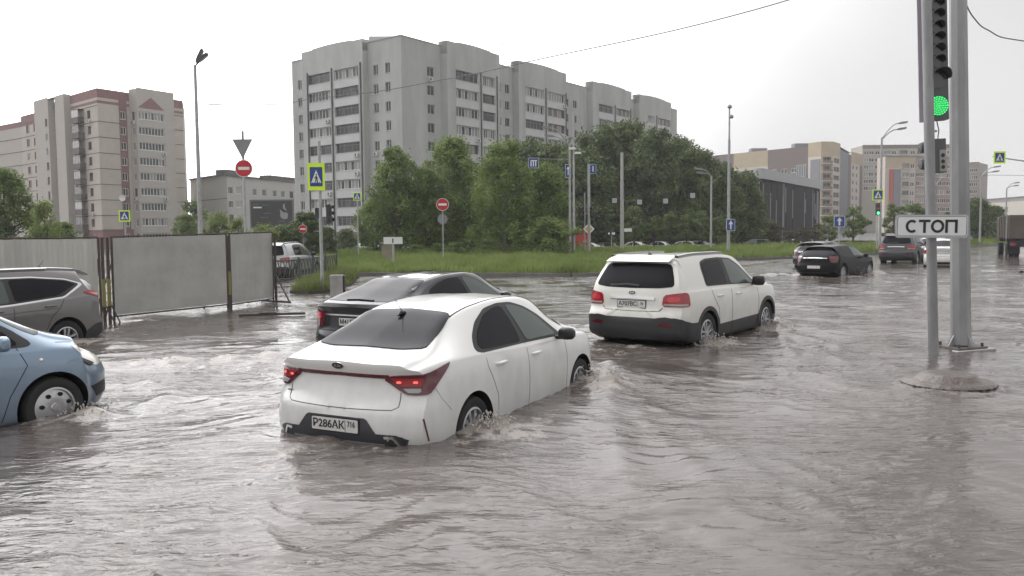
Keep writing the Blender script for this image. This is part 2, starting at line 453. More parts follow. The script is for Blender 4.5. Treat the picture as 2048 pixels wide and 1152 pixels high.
    def wheels(s, style='five', steer=0.0):
        sp = s.sp; tm, rm = wheel_meshes(sp['R'], style, sp.get('wd', .21))
        for cx in (0, sp['wb']):
            for sg in (-1, 1):
                e = bpy.data.objects.new('wheel', None); COL.objects.link(e); e.parent = s.root; e.empty_display_size = .1
                tr = sp.get('track', sp['hw'] - .125)
                e.location = (cx, sg * tr, sp['R']); e.rotation_euler = (0, random.random(), 0 if sg < 0 else 0)
                if sg > 0: e.rotation_euler = (0, 0, math.pi)
                else: e.rotation_euler = (0, random.random(), 0)
                if cx > 0 and steer: e.rotation_euler = (0, 0, (math.pi if sg > 0 else 0) + steer)
                link('tyre', tm, e); link('rim', rm, e)
    def mirror(s, x, z, mat, w_=.2, h_=.15, y0=None):
        for sg in (-1, 1):
            m = MB([mat, BLACKP]); yy = y0 or s.sp['hw'] * .93
            sec = [(yy + .05, .6), (yy + .08, .95), (yy + .15, 1.0), (yy + w_ + .02, .9), (yy + w_ + .05, .5)]
            vs = []; fs = []
            for (y, q) in sec:
                for k in range(12):
                    a = 2 * math.pi * k / 12
                    cx = math.copysign(abs(math.cos(a))**.6, math.cos(a)); cz = math.copysign(abs(math.sin(a))**.6, math.sin(a))
                    vs.append((x + .07 * q * cx + (y - yy) * -.12, sg * y, z + h_ / 2 * q * cz))
            for i in range(len(sec) - 1):
                for k in range(12):
                    a = i * 12 + k; b = i * 12 + (k + 1) % 12; fs.append((a, b, b + 12, a + 12))
            fs.append(tuple(range(12))); fs.append(tuple(48 + k for k in range(12)))
            m.add(vs, fs); m.use(BLACKP); m.tube([(x + .02, sg * (yy - .06), z - h_ * .4), (x, sg * (yy + .1), z - h_ * .3)], .025, 8)
            m.build('mirror', s.root, smooth=True)
    def handle(s, x, z, mat, L_=.19):
        for sg in (-1, 1):
            loc, nr = s.hit(Vector((x, sg * 1.0, z)), Vector((0, -sg, 0)))
            m = MB([mat]); y = loc.y; 
            pts = [(x - L_ / 2, y - sg * .005, z), (x - L_ * .42, y + sg * .028, z + .004), (x, y + sg * .04, z + .006), (x + L_ * .42, y + sg * .028, z + .004), (x + L_ / 2, y - sg * .005, z)]
            m.tube(pts, [.012, .016, .018, .016, .012], 8); m.build('door_handle', s.root, smooth=True)
    def plate(s, z, txt, y=0, x=None, w_=.52, h_=.112, tilt=0.0, region=None):
        loc, nr = s.hit(Vector((-3, y, z)), Vector((1, 0, 0)))
        for dy in (-.2, .2):
            l2, _ = s.hit(Vector((-3, y + dy, z)), Vector((1, 0, 0))); 
            if l2.x < loc.x: loc = l2
        e = bpy.data.objects.new('license_plate', None); COL.objects.link(e); e.parent = s.root; e.empty_display_size = .1
        e.location = (loc.x - .012, y, z); e.rotation_euler = (tilt, 0, -math.pi / 2)
        m = MB([BLACKP]); m.prism(rrect(-w_ / 2 - .012, w_ / 2 + .012, -h_ / 2 - .012, h_ / 2 + .012, .012), .03, .003); m.build('plate_frame', e)
        m = MB([PLATE]); m.prism(rrect(-w_ / 2, w_ / 2, -h_ / 2, h_ / 2, .01), .01, -.003); m.use(PLTXT)
        m.box(w_ / 2 - .135, w_ / 2 - .131, -.005, 0, -h_ / 2 + .006, h_ / 2 - .006); m.build('plate_panel', e)
        if txt:
            t = text_mesh(txt, .098, .0012, PLTXT, .0015, .92); o = link('lettering', t, e, (-.065, -.005, 0))
            sc = .35 / max(o.dimensions.x, .01) if False else 1
            xs_ = [v.co.x for v in t.vertices]; wdt = max(xs_) - min(xs_); k = .345 / wdt; t.transform(Matrix.Diagonal((k, 1, 1, 1)))
            t = text_mesh(region, .07, .0012, PLTXT, .001, .8); link('lettering', t, e, (w_ / 2 - .068, -.005, .014))
    def emblem(s, z, w_=.065, h_=.033, txt='KIA'):
        loc, nr = s.hit(Vector((-3, 0, z)), Vector((1, 0, 0)))
        e = bpy.data.objects.new('emblem', None); COL.objects.link(e); e.parent = s.root; e.location = (loc.x, 0, z)
        e.rotation_euler = (math.atan2(-nr.z, -nr.x) if nr.x < 0 else 0, 0, -math.pi / 2); e.empty_display_size = .1
        m = MB([CHROME]); m.prism(circle(0, 0, w_, 28, h_), .01, -.008); m.use(BLACKS); m.prism(circle(0, 0, w_ * .9, 28, h_ * .85), .0, -.0095); m.build('badge', e)
        if txt:
            t = text_mesh(txt, h_ * 1.15, .001, CHROME, .0006, 1.25); link('lettering', t, e, (0, -.0105, 0))
    def antenna(s, x, mat, fin=True):
        zt = interp(s.sp['top'], x)
        m = MB([mat])
        m.tube([(x + .06, 0, zt - .01), (x, 0, zt + .012), (x - .06, 0, zt + .014), (x - .1, 0, zt - .008)], [.010, .024, .022, .008], 10)
        m.tube([(x - .02, 0, zt + .02), (x - .15, 0, zt + .16)], [.005, .002], 6)
        m.build('antenna', s.root, smooth=True)
    def place(s, x, y, yaw, z=-.216):
        s.root.location = (x, y, z); s.root.rotation_euler = (0, 0, math.pi / 2 - yaw); return s

def paint(name, col, flake=0.0, rough=.28):
    return M(name, col, rough, flake, coat=.8, dirt=.34)
P_WHITE = paint('white_car_paint', (.70, .70, .68)); P_WHITE2 = paint('ivory_car_paint', (.66, .65, .60))
P_BLUE = paint('pale_blue_metallic', (.19, .27, .36), .35); P_GREY = paint('grey_metallic', (.15, .146, .143), .5)
P_DARK = M('charcoal_metallic', (.018, .019, .023), .18, .1, coat=.25); P_BLACK = M('black_car_paint', (.007, .007, .009), .22, spec=.12)
P_SILVER = paint('silver_metallic', (.36, .37, .38), .5); P_RED = paint('red_car_paint', (.35, .015, .02))
P_GREY2 = M('graphite_metallic', (.085, .083, .09), .35, .3)

# ---- spec tables: x from the rear axle, forwards
RIO = dict(xr=-.97, xf=3.43, wb=2.6, R=.31, hw=.87, rc=.17, track=.752,
    top=[(-.97, 1.035), (-.86, 1.06), (-.62, 1.085), (-.45, 1.125), (-.05, 1.285), (.25, 1.39), (.55, 1.44), (1.05, 1.47), (1.5, 1.46), (1.85, 1.405), (2.25, 1.22), (2.62, 1.04), (2.8, 1.0), (3.15, .93), (3.35, .84), (3.43, .76)],
    belt=[(-.97, .95), (-.5, 1.0), (0, 1.005), (1, .975), (2, .94), (2.7, .90), (3.2, .82), (3.43, .70)],
    w=[(-.97, .80), (-.7, .845), (-.3, .868), (.5, .872), (2, .872), (2.7, .87), (3.1, .84), (3.43, .76)],
    bot=[(-.97, .20), (-.6, .17), (0, .17), (2.6, .17), (3.2, .2), (3.43, .24)], wroof=.545,
    rw=[(.2, .13), (.3, .04), (.42, .0), (.6, .015), (.68, .06), (.74, .085), (.9, .10), (.99, .055), (1.06, .05)],
    fw=[(.2, .08), (.4, 0), (.6, .02), (.75, .1), (.95, .25)])
def build_rio():
    c = Car('sedan', RIO, P_WHITE, 'white sedan with tinted rear window driving away through the flood, plate at water level', 'car')
    # side glazing with black surround
    dlo = [(.10, 1.035), (.20, 1.0), (1.1, .985), (2.13, .955), (2.08, 1.0), (1.78, 1.22), (1.55, 1.33), (1.3, 1.395), (1.0, 1.405), (.7, 1.375), (.4, 1.27), (.2, 1.15)]
    c.side('window_surround', [(x + (.0), z) for x, z in dlo], BLACKP, off=.003, rnd=2)
    c.side('side_window', [(.24, 1.03), (1.07, 1.005), (1.05, 1.375), (.85, 1.365), (.62, 1.32), (.36, 1.20), (.21, 1.09)], GLASS, off=.007, rnd=2)
    c.side('side_window', [(1.2, 1.003), (1.98, .985), (1.72, 1.20), (1.5, 1.315), (1.28, 1.365), (1.13, 1.375)], GLASSL, off=.007, rnd=2)
    c.topp('rear_window', [(-.44, .60), (-.5, .4), (-.51, 0), (-.5, -.4), (-.44, -.60), (-.1, -.555), (.20, -.49), (.235, -.35), (.245, 0), (.235, .35), (.20, .49), (-.1, .555)], GLASS, off=.010, rnd=1, step=.045, skirt=.03)
    c.topp('windshield', [(1.75, .50), (1.72, .3), (1.71, 0), (1.72, -.3), (1.75, -.50), (2.5, -.66), (2.58, -.45), (2.62, 0), (2.58, .45), (2.5, .66)], GLASSL, off=.004, rnd=1)
    # tail lights wrapping on to the flank
    for sg in (-1, 1):
        D = (1, -sg * .75, 0)
        lo = [(-.90, sg * .46, .905), (-.80, sg * .60, .78), (-.78, sg * .66, .755), (-.74, sg * .8, .755), (-.70, sg * .84, .775), (-.60, sg * .85, .86), (-.42, sg * .86, 1.0), (-.50, sg * .86, .995), (-.75, sg * .82, .935), (-.88, sg * .6, .93)]
        t = c.patch('taillight', lo, D, DARKRED, off=.013, rnd=1, step=.028, skirt=.02)
        c.patch('lit_lens', [(-.88, sg * .53, .905), (-.82, sg * .60, .835), (-.75, sg * .76, .83), (-.73, sg * .78, .90)], D, REDLIT, off=.018, parent=t, step=.03)
        for yy, xx in ((.60, -.84), (.72, -.77)): c.patch('bulb', [(xx - .01, sg * (yy - .022), .878), (xx, sg * (yy + .022), .878), (xx, sg * (yy + .022), .858), (xx - .01, sg * (yy - .022), .858)], D, BULB, off=.021, parent=t, step=.05, rnd=1)
        c.patch('clear_lens', [(-.80, sg * .61, .815), (-.79, sg * .65, .778), (-.765, sg * .745, .776), (-.75, sg * .76, .79), (-.75, sg * .755, .815)], D, CLEARL, off=.018, parent=t, step=.03)
    c.rear('light_bar', [(-.5, .93), (.5, .93), (.5, .898), (-.5, .898)], DARKRED, off=.007)
    # boot lid seam and lip
    c.strip('lid_seam', [(-1, -.60, .78), (-1, -.60, .66), (-1, -.55, .635), (-1, 0, .622), (-1, .55, .635), (-1, .60, .66), (-1, .60, .78)], (1, 0, 0), .007, M('panel_gap', (.10, .10, .10), .8))
    # lower diffuser with plate recess
    c.rear('rear_diffuser', [(-.70, .385), (-.60, .425), (-.42, .43), (-.33, .54), (-.30, .555), (.30, .555), (.33, .54), (.42, .43), (.60, .425), (.70, .385), (.62, .21), (-.62, .21)], M('dark_bumper', (.035, .037, .043), .4), off=.006)
    c.rear('silver_trim', [(-.5, .345), (.5, .345), (.48, .325), (-.48, .325)], M('satin_silver', (.25, .25, .27), .35, .5), off=.013)
    for sg in (-1, 1):
        c.patch('bumper_corner', [(-.95, sg * .55, .43), (-.9, sg * .66, .41), (-.88, sg * .70, .33), (-.86, sg * .71, .22), (-.95, sg * .55, .22)], (1, -sg * .6, 0), M('dark_bumper', (.035, .037, .043), .4), off=.007, step=.05)
        c.strip('exhaust_trim', [(-1, sg * .50, .405), (-1, sg * .575, .405), (-1, sg * .655, .29)], (1, 0, 0), .022, CHROME, off=.016)
        c.patch('reflector', [(-.80, sg * .80, .56), (-.79, sg * .81, .565), (-.745, sg * .842, .36), (-.755, sg * .835, .355)], (1, -sg * 1.0, 0), DARKRED, off=.005, step=.05)
    c.plate(.478, 'Р286АК', region='716', w_=.50)
    c.emblem(.992)
    m = MB([M('badge_grey', (.3, .3, .3), .3, .6)]); loc, _ = c.hit(Vector((-3, .60, .70)), Vector((1, 0, 0))); m.box(loc.x - .004, loc.x + .02, .54, .64, .715, .727); m.build('badge', c.root)
    # seams
    SEA = M('panel_gap', (.10, .10, .10), .8)
    c.sstrip('door_seam', [(.24, 1.0), (.27, .86), (.36, .72), (.45, .56), (.47, .3)], .005, SEA)
    c.sstrip('door_seam', [(1.14, .98), (1.16, .6), (1.14, .25)], .005, SEA)
    c.sstrip('door_seam', [(2.12, .95), (2.16, .7), (2.14, .3)], .005, SEA)
    c.sstrip('bumper_seam', [(-.62, .80), (-.56, .70), (-.43, .58)], .003, SEA)
    for sg in (-1, 1): c.strip('roof_molding', [(.15, sg * .50, 1.4), (.6, sg * .50, 1.45), (1.1, sg * .49, 1.45), (1.6, sg * .49, 1.45)], (0, 0, -1), .014, ARCH)
    c.handle(.52, .865, P_WHITE); c.handle(1.33, .855, P_WHITE)
    c.patch('fuel_flap', [(-.35, .9, .93), (-.17, .9, .93), (-.17, .9, .77), (-.35, .9, .77)], (0, -1, 0), P_WHITE, off=.002, rnd=1)
    c.mirror(1.93, 1.0, BLACKP, .19, .14, .83)
    c.antenna(.12, BLACKP)
    for sg in (-1, 1): c.patch('headlight', [(3.1, sg * .8, .80), (3.3, sg * .62, .76), (3.33, sg * .62, .66), (3.1, sg * .82, .70)], (-1, -sg * 1.2, 0), CLEARL, off=.006)
    c.wheels('ten')
    return c.place(-1.122, 8.18, .470, -.235)

SOR = dict(xr=-1.03, xf=3.66, wb=2.7, R=.365, hw=.94, rc=.13, track=.81, arch=1.13, wd=.235, rfade=.5, clad=.485,
    top=[(-1.03, 1.60), (-.9, 1.635), (-.6, 1.675), (.2, 1.71), (1.0, 1.705), (1.6, 1.66), (1.95, 1.55), (2.35, 1.33), (2.62, 1.17), (2.9, 1.12), (3.3, 1.06), (3.55, .97), (3.66, .85)],
    belt=[(-1.03, 1.13), (0, 1.13), (1, 1.11), (2, 1.08), (2.8, 1.04), (3.3, .98), (3.66, .8)],
    w=[(-1.03, .86), (-.7, .925), (-.3, .942), (2.9, .942), (3.3, .91), (3.66, .82)],
    bot=[(-1.03, .33), (-.7, .26), (0, .22), (2.7, .22), (3.3, .25), (3.66, .3)], wroof=.66,
    rw=[(.3, .08), (.45, .0), (.72, .0), (.80, .06), (1.0, .08), (1.18, .11), (1.4, .235), (1.58, .33), (1.62, .33), (1.70, .35)],
    fw=[(.2, .08), (.5, 0), (.8, .03), (1.0, .12), (1.15, .3)])
def build_sor(name, paint_, label, full=True, plate='А707ВС', reg='16', cat='suv', group=None, emb='KIA'):
    c = Car(name, SOR, paint_, label, cat, group)
    c.side('window_surround', [(.02, 1.165), (.9, 1.15), (2.24, 1.11), (2.05, 1.27), (1.75, 1.46), (1.42, 1.60), (.9, 1.63), (.35, 1.62), (.10, 1.575), (.03, 1.45)], BLACKP, off=.003, rnd=2)
    c.side('side_window', [(.07, 1.185), (.93, 1.165), (.93, 1.60), (.38, 1.59), (.14, 1.55), (.08, 1.44)], GLASS, off=.007, rnd=2)
    c.side('side_window', [(1.05, 1.165), (2.1, 1.13), (1.88, 1.31), (1.62, 1.47), (1.38, 1.575), (1.05, 1.60)], GLASSL, off=.007, rnd=2)
    c.rear('rear_window', [(-.72, 1.20), (-.5, 1.175), (0, 1.165), (.5, 1.175), (.72, 1.20), (.70, 1.3), (.60, 1.54), (.52, 1.565), (0, 1.575), (-.52, 1.565), (-.60, 1.54), (-.70, 1.3)], GLASS, off=.006, rnd=1)
    c.strip('rear_wiper', [(-.8, -.12, 1.205), (-.8, .1, 1.225), (-.8, .42, 1.20)], (1, 0, 0), .03, BLACKP, off=.02)
    c.topp('windshield', [(1.8, .58), (1.77, 0), (1.8, -.58), (2.5, -.74), (2.6, 0), (2.5, .74)], GLASSL, off=.004, rnd=1)
    # roof spoiler
    m = MB([paint_]); m.prism([(-.80, 1.60), (-.62, 1.66), (-.45, 1.70), (-.45, 1.66), (-.76, 1.585)], -.58, .58); m.build('spoiler', c.root, smooth=True)
    for sg in (-1, 1):
        D = (1, -sg * .45, 0)
        t = c.patch('taillight', [(-.9, sg * .56, 1.065), (-.82, sg * .80, 1.10), (-.72, sg * .87, 1.105), (-.68, sg * .90, 1.07), (-.66, sg * .92, .88), (-.75, sg * .87, .87), (-.92, sg * .535, .88)], D, REDL, off=.01, rnd=1)
        c.patch('clear_lens', [(-.9, sg * .56, .925), (-.7, sg * .89, .92), (-.68, sg * .89, .89), (-.9, sg * .56, .895)], D, CLEARL, off=.014, parent=t, step=.05)
        if full: c.patch('lens', [(-.9, sg * .62, 1.03), (-.8, sg * .80, 1.05), (-.8, sg * .80, .96), (-.9, sg * .62, .95)], D, REDLIT if False else M('bright_red_lens', (.5, .03, .04), .15, coat=.5), off=.013, parent=t, step=.05, rnd=1)
        # cladding behind and between the wheels
        c.patch('fog_light', [(-1, sg * .50, .60), (-1, sg * .62, .625), (-.95, sg * .76, .60), (-.95, sg * .74, .56), (-1, sg * .56, .55)], (1, -sg * .2, 0), DARKRED, off=.016, step=.05, rnd=1)
        c.strip('roof_rail', [(-.55, sg * .60, 1.7), (0, sg * .60, 1.7), (.6, sg * .60, 1.7), (1.3, sg * .58, 1.7)], (0, 0, -1), .055, M('satin_rail', (.4, .4, .4), .35, .5), off=.045)
    pl = M('cladding', (.028, .028, .03), .5)
    c.rear('rear_bumper', [(-.86, .675), (-.72, .70), (-.62, .715), (-.45, .69), (.45, .69), (.62, .715), (.72, .70), (.86, .675), (.86, .33), (-.86, .33)], pl, off=.008)
    c.side('rear_cladding', [(-.86, .665), (-.6, .60), (-.34, .60), (-.30, .3), (-.86, .34)], pl, off=.008)
    for sg in (-1, 1):
        c.patch('corner_cladding', [(-1.0, sg * .55, .70), (-.93, sg * .78, .70), (-.86, sg * .86, .675), (-.78, sg * .90, .64), (-.66, sg * .92, .61), (-.5, sg * .93, .60), (-.5, sg * .93, .36), (-.8, sg * .8, .36), (-1.0, sg * .55, .36)], (1, -sg * 1.1, 0), pl, off=.013, step=.025, skirt=.02)
    for cx in (0, 2.7):
        for sg in (-1, 1):
            pts = [(cx + .41 * math.cos(a), sg * .94, .365 + .41 * math.sin(a)) for a in [math.radians(-10 + 200 * i / 16) for i in range(17)]]
            c.strip('arch_cladding', [(p[0] * 1.0 + (p[0] - cx) * .07, p[1], p[2] + (p[2] - .365) * .07) for p in pts], (0, -sg, 0), .07, pl, off=.01)
    c.strip('plate_trim', [(-1, -.42, 1.0), (-1, 0, 1.012), (-1, .42, 1.0)], (1, 0, 0), .04, CHROME, off=.02)
    c.strip('tailgate_seam', [(-1, -.56, .86), (-1, -.50, .80), (-1, 0, .79), (-1, .50, .80), (-1, .56, .86)], (1, 0, 0), .008, ARCH)
    if plate: c.plate(.905, plate, region=reg)
    if emb: c.emblem(1.09, .07, .034, emb)
    c.sstrip('door_seam', [(1.0, 1.1), (1.0, .7), (.98, .3)], .009, ARCH); c.sstrip('door_seam', [(.16, 1.13), (.25, .95), (.42, .78), (.47, .5)], .009, ARCH)
    c.sstrip('door_seam', [(2.2, 1.08), (2.26, .8), (2.2, .4)], .009, ARCH)
    c.handle(.48, .985, paint_ if full else CHROME, .22); c.handle(1.28, .975, paint_, .22)
    c.mirror(2.03, 1.17, BLACKP, .23, .19, .86)
    c.antenna(-.3, BLACKP)
    for sg in (-1, 1): c.patch('headlight', [(3.2, sg * .86, .98), (3.5, sg * .62, .93), (3.52, sg * .62, .80), (3.2, sg * .9, .85)], (-1, -sg * 1.2, 0), CLEARL, off=.006)
    c.wheels('five')
    return c
# ---- further cars
MER = dict(xr=-.78, xf=3.48, wb=2.64, R=.318, hw=.885, rc=.14, fc=.34, track=.765, rfade=.45, arch=1.2,
    top=[(-.78, 1.50), (-.5, 1.56), (.3, 1.61), (1.1, 1.61), (1.6, 1.57), (2.0, 1.45), (2.5, 1.20), (2.72, 1.10), (3.0, 1.03), (3.3, .93), (3.42, .85), (3.48, .78)],
    belt=[(-.78, 1.06), (0, 1.03), (1, .99), (2, .96), (2.7, .93), (3.2, .84), (3.48, .72)],
    w=[(-.78, .83), (-.4, .87), (0, .885), (2.7, .885), (3.0, .86), (3.3, .80), (3.48, .72)],
    bot=[(-.78, .3), (-.4, .22), (0, .17), (2.6, .17), (3.2, .2), (3.48, .24)], wroof=.60,
    rw=[(.3, .04), (.5, 0), (.8, .03), (1.0, .06), (1.5, .22)], fw=[(.2, .10), (.4, 0), (.55, 0), (.7, .06), (.85, .2), (1.0, .35)])
def build_meriva():
    c = Car('hatchback', MER, P_BLUE, 'pale blue hatchback at the left edge, nose and front wheel in the water', 'car')
    c.side('window_surround', [(-.3, 1.09), (1.0, 1.02), (2.02, .985), (2.42, .985), (2.47, 1.02), (2.3, 1.17), (1.95, 1.37), (1.6, 1.49), (1.0, 1.53), (.2, 1.51), (-.25, 1.42)], BLACKP, off=.003, rnd=1)
    c.side('side_window', [(1.16, 1.035), (1.96, 1.01), (1.96, 1.33), (1.6, 1.455), (1.16, 1.49)], GLASSL, off=.008, rnd=1)
    c.side('side_window', [(2.03, 1.01), (2.34, 1.01), (2.2, 1.16), (2.03, 1.27)], GLASS, off=.008, rnd=1)
    c.side('side_window', [(.15, 1.09), (1.05, 1.045), (1.05, 1.49), (.3, 1.47)], GLASS, off=.008, rnd=1)
    c.topp('windshield', [(1.85, .54), (1.80, 0), (1.85, -.54), (2.58, -.68), (2.7, -.4), (2.74, 0), (2.7, .4), (2.58, .68)], GLASSL, off=.004, rnd=1)
    c.rear('rear_window', [(-.6, 1.12), (.6, 1.12), (.52, 1.46), (-.52, 1.46)], GLASS, off=.006, rnd=1)
    for sg in (-1, 1):
        t = c.patch('headlight', [(2.86, sg * .80, .955), (3.0, sg * .75, .96), (3.28, sg * .62, .845), (3.38, sg * .60, .74), (3.33, sg * .70, .685), (3.2, sg * .79, .70), (3.02, sg * .85, .79), (2.9, sg * .86, .90)], (-.55, -sg * 1.0, -.12), M('headlamp_clear', (.62, .61, .55), .12, coat=.6), off=.008, rnd=1, step=.05)
        c.patch('indicator', [(2.98, sg * .84, .845), (3.1, sg * .8, .78), (3.22, sg * .76, .72), (3.16, sg * .80, .70), (3.02, sg * .85, .78)], (-.55, -sg * 1.0, -.12), BLACKP, off=.013, parent=t, step=.05)
        c.patch('fog_recess', [(3.12, sg * .80, .47), (3.4, sg * .60, .50), (3.42, sg * .6, .36), (3.22, sg * .76, .34)], (-.8, -sg * 1.0, 0), BLACKP, off=.006, step=.05)
    c.sstrip('door_seam', [(2.30, .98), (2.38, .8), (2.20, .5), (2.1, .2)], .008, ARCH); c.sstrip('door_seam', [(1.1, 1.0), (1.12, .3)], .008, ARCH)
    c.strip('bonnet_seam', [(2.72, -.72, .95), (3.0, -.66, .9), (3.3, -.58, .8)], (0, .6, -1), .008, ARCH); c.strip('bonnet_seam', [(2.72, .72, .95), (3.0, .66, .9), (3.3, .58, .8)], (0, -.6, -1), .008, ARCH)
    c.strip('grille', [(3.45, -.4, .62), (3.45, .4, .62)], (-1, 0, 0), .1, BLACKP, off=.004)
    m = MB([CHROME])
    for sg in (-1, 1): 
        loc, nr = c.hit(Vector((2.52, sg * 1, .835)), Vector((0, -sg, 0))); m.lathe([(.001, .006), (.022, .004), (.026, -.004)], 14, 'y', (2.52, loc.y, .835)) if sg > 0 else m.lathe([(.001, -.006), (.022, -.004), (.026, .004)], 14, 'y', (2.52, loc.y, .835))
    m.build('side_indicator', c.root)
    c.mirror(2.12, 1.06, P_BLUE, .2, .16, .84); c.handle(.25, .93, P_BLUE); c.handle(1.3, .92, P_BLUE)
    c.wheels('cap', .06)
    return c
SAN = dict(xr=-.99, xf=3.70, wb=2.70, R=.36, hw=.93, rc=.18, track=.80, arch=1.17, wd=.23, rfade=.6,
    top=[(-.99, 1.50), (-.85, 1.55), (-.5, 1.61), (.3, 1.66), (1.1, 1.665), (1.7, 1.61), (2.1, 1.47), (2.5, 1.26), (2.72, 1.16), (3.0, 1.10), (3.4, 1.01), (3.70, .85)],
    belt=[(-.99, 1.18), (0, 1.12), (1, 1.07), (2, 1.03), (2.8, 1.0), (3.3, .93), (3.70, .78)],
    w=[(-.99, .85), (-.6, .915), (-.2, .935), (2.9, .935), (3.3, .9), (3.70, .8)],
    bot=[(-.99, .36), (-.7, .27), (0, .22), (2.7, .22), (3.3, .25), (3.70, .3)], wroof=.62,
    rw=[(.3, .12), (.45, .0), (.66, .0), (.75, .05), (1.05, .07), (1.2, .12), (1.4, .32), (1.5, .42), (1.7, .4)],
    fw=[(.2, .08), (.5, 0), (.8, .03), (1.0, .12), (1.15, .3)])
def build_santafe():
    c = Car('suv', SAN, P_GREY, 'grey metallic suv passing the corrugated fence panel, tail towards the right', 'suv')
    c.side('chrome_surround', [(.0, 1.12), (1.0, 1.055), (2.2, 1.02), (2.5, 1.02), (2.1, 1.32), (1.7, 1.48), (1.2, 1.54), (.5, 1.53), (-.15, 1.46), (-.45, 1.365), (-.46, 1.335)], CHROME, off=.003, rnd=1)
    c.side('window_surround', [(.0, 1.15), (1.0, 1.085), (2.2, 1.05), (2.42, 1.05), (2.07, 1.30), (1.68, 1.455), (1.2, 1.515), (.5, 1.505), (-.13, 1.44), (-.40, 1.352)], BLACKP, off=.007, rnd=1)
    c.side('side_window', [(.12, 1.17), (.93, 1.115), (.93, 1.49), (.5, 1.485), (-.1, 1.42), (-.32, 1.352)], GLASS, off=.010, rnd=1)
    c.side('side_window', [(1.03, 1.11), (2.0, 1.075), (2.0, 1.29), (1.66, 1.43), (1.2, 1.49), (1.03, 1.49)], GLASSL, off=.010, rnd=1)
    c.rear('rear_window', [(-.66, 1.22), (.66, 1.22), (.54, 1.45), (-.54, 1.45)], GLASS, off=.006, rnd=1)
    c.topp('windshield', [(1.9, .54), (1.86, 0), (1.9, -.54), (2.55, -.72), (2.7, 0), (2.55, .72)], GLASSL, off=.004, rnd=1)
    for sg in (-1, 1):
        D = (1, -sg * 1.3, 0)
        t = c.patch('taillight', [(-.42, sg * .90, 1.20), (-.60, sg * .88, 1.23), (-.78, sg * .80, 1.20), (-.90, sg * .66, 1.12), (-.90, sg * .66, 1.07), (-.80, sg * .80, 1.07), (-.6, sg * .89, 1.13)], D, REDL, off=.01, rnd=1, step=.05)
        c.patch('clear_lens', [(-.56, sg * .89, 1.175), (-.75, sg * .82, 1.165), (-.86, sg * .7, 1.125), (-.86, sg * .7, 1.10), (-.78, sg * .81, 1.10)], D, M('pale_red_lens', (.5, .3, .3), .2, coat=.5), off=.014, parent=t, step=.05)
        c.strip('roof_rail', [(-.5, sg * .55, 1.6), (.2, sg * .57, 1.65), (1.0, sg * .57, 1.65), (1.7, sg * .55, 1.6)], (0, 0, -1), .05, M('satin_rail', (.4, .4, .4), .35, .5), off=.04)
    pl = M('cladding', (.028, .028, .03), .5)
    c.side('rear_cladding', [(-.85, .62), (-.62, .60), (-.42, .5), (-.36, .34), (-.85, .36)], pl, off=.008)
    c.rear('rear_bumper', [(-.8, .62), (.8, .62), (.8, .36), (-.8, .36)], pl, off=.008)
    m = MB([P_GREY]); m.prism([(-.82, 1.50), (-.62, 1.59), (-.4, 1.63), (-.4, 1.59), (-.78, 1.485)], -.52, .52); m.build('spoiler', c.root, smooth=True)
    c.sstrip('door_seam', [(.98, 1.06), (1.0, .7), (.96, .3)], .009, ARCH); c.sstrip('door_seam', [(.02, 1.1), (.12, .95), (.30, .8), (.45, .5)], .009, ARCH)
    c.sstrip('painted_crease_shade', [(.15, .955), (1.0, .93), (2.2, .90)], .012, M('crease_shade', (.07, .07, .07), .4, .5))  # dark strip paints in the shade of a crease along the doors
    c.handle(.30, 1.0, P_GREY, .22); c.handle(1.28, .98, P_GREY, .22); c.mirror(2.05, 1.12, P_GREY, .23, .18, .86); c.antenna(-.15, BLACKP)
    c.wheels('five'); return c
def gsed(name, paint_, label, lights='sedan', group=None, txt=None, cat='car', emb=True):
    sp = dict(RIO); c = Car(name, sp, paint_, label, cat, group)
    c.side('side_window', [(.16, 1.035), (1.07, 1.005), (1.07, 1.375), (.7, 1.34), (.36, 1.22)], GLASS, off=.006, rnd=1)
    c.side('side_window', [(1.16, 1.003), (2.02, .985), (1.72, 1.20), (1.5, 1.315), (1.13, 1.375)], GLASS, off=.006, rnd=1)
    c.topp('rear_window', [(-.44, .60), (-.51, 0), (-.44, -.60), (.20, -.49), (.245, 0), (.20, .49)], GLASS, off=.004, rnd=1)
    c.topp('windshield', [(1.75, .50), (1.71, 0), (1.75, -.50), (2.5, -.66), (2.62, 0), (2.5, .66)], GLASSL, off=.004, rnd=1)
    for sg in (-1, 1):
        c.patch('taillight', [(-.9, sg * .50, .95), (-.75, sg * .82, .93), (-.55, sg * .86, .90), (-.60, sg * .86, .75), (-.8, sg * .80, .74), (-.9, sg * .52, .78)], (1, -sg * .6, 0), REDL, off=.008, rnd=1)
        c.patch('headlight', [(3.0, sg * .82, .82), (3.3, sg * .62, .78), (3.33, sg * .62, .64), (3.05, sg * .84, .68)], (-1, -sg * 1.2, 0), CLEARL, off=.006)
    c.strip('lid_seam', [(-1, -.56, .74), (-1, -.5, .64), (-1, .5, .64), (-1, .56, .74)], (1, 0, 0), .01, ARCH)
    c.strip('grille', [(3.4, -.35, .62), (3.4, .35, .62)], (-1, 0, 0), .12, BLACKP, off=.004)
    c.sstrip('door_seam', [(1.14, .98), (1.14, .25)], .01, ARCH)
    c.rear('lower_bumper', [(-.6, .36), (.6, .36), (.55, .26), (-.55, .26)], BLACKP, off=.006)
    c.plate(.82, None); c.mirror(1.93, 1.0, paint_, .19, .14, .83); c.wheels('five'); return c
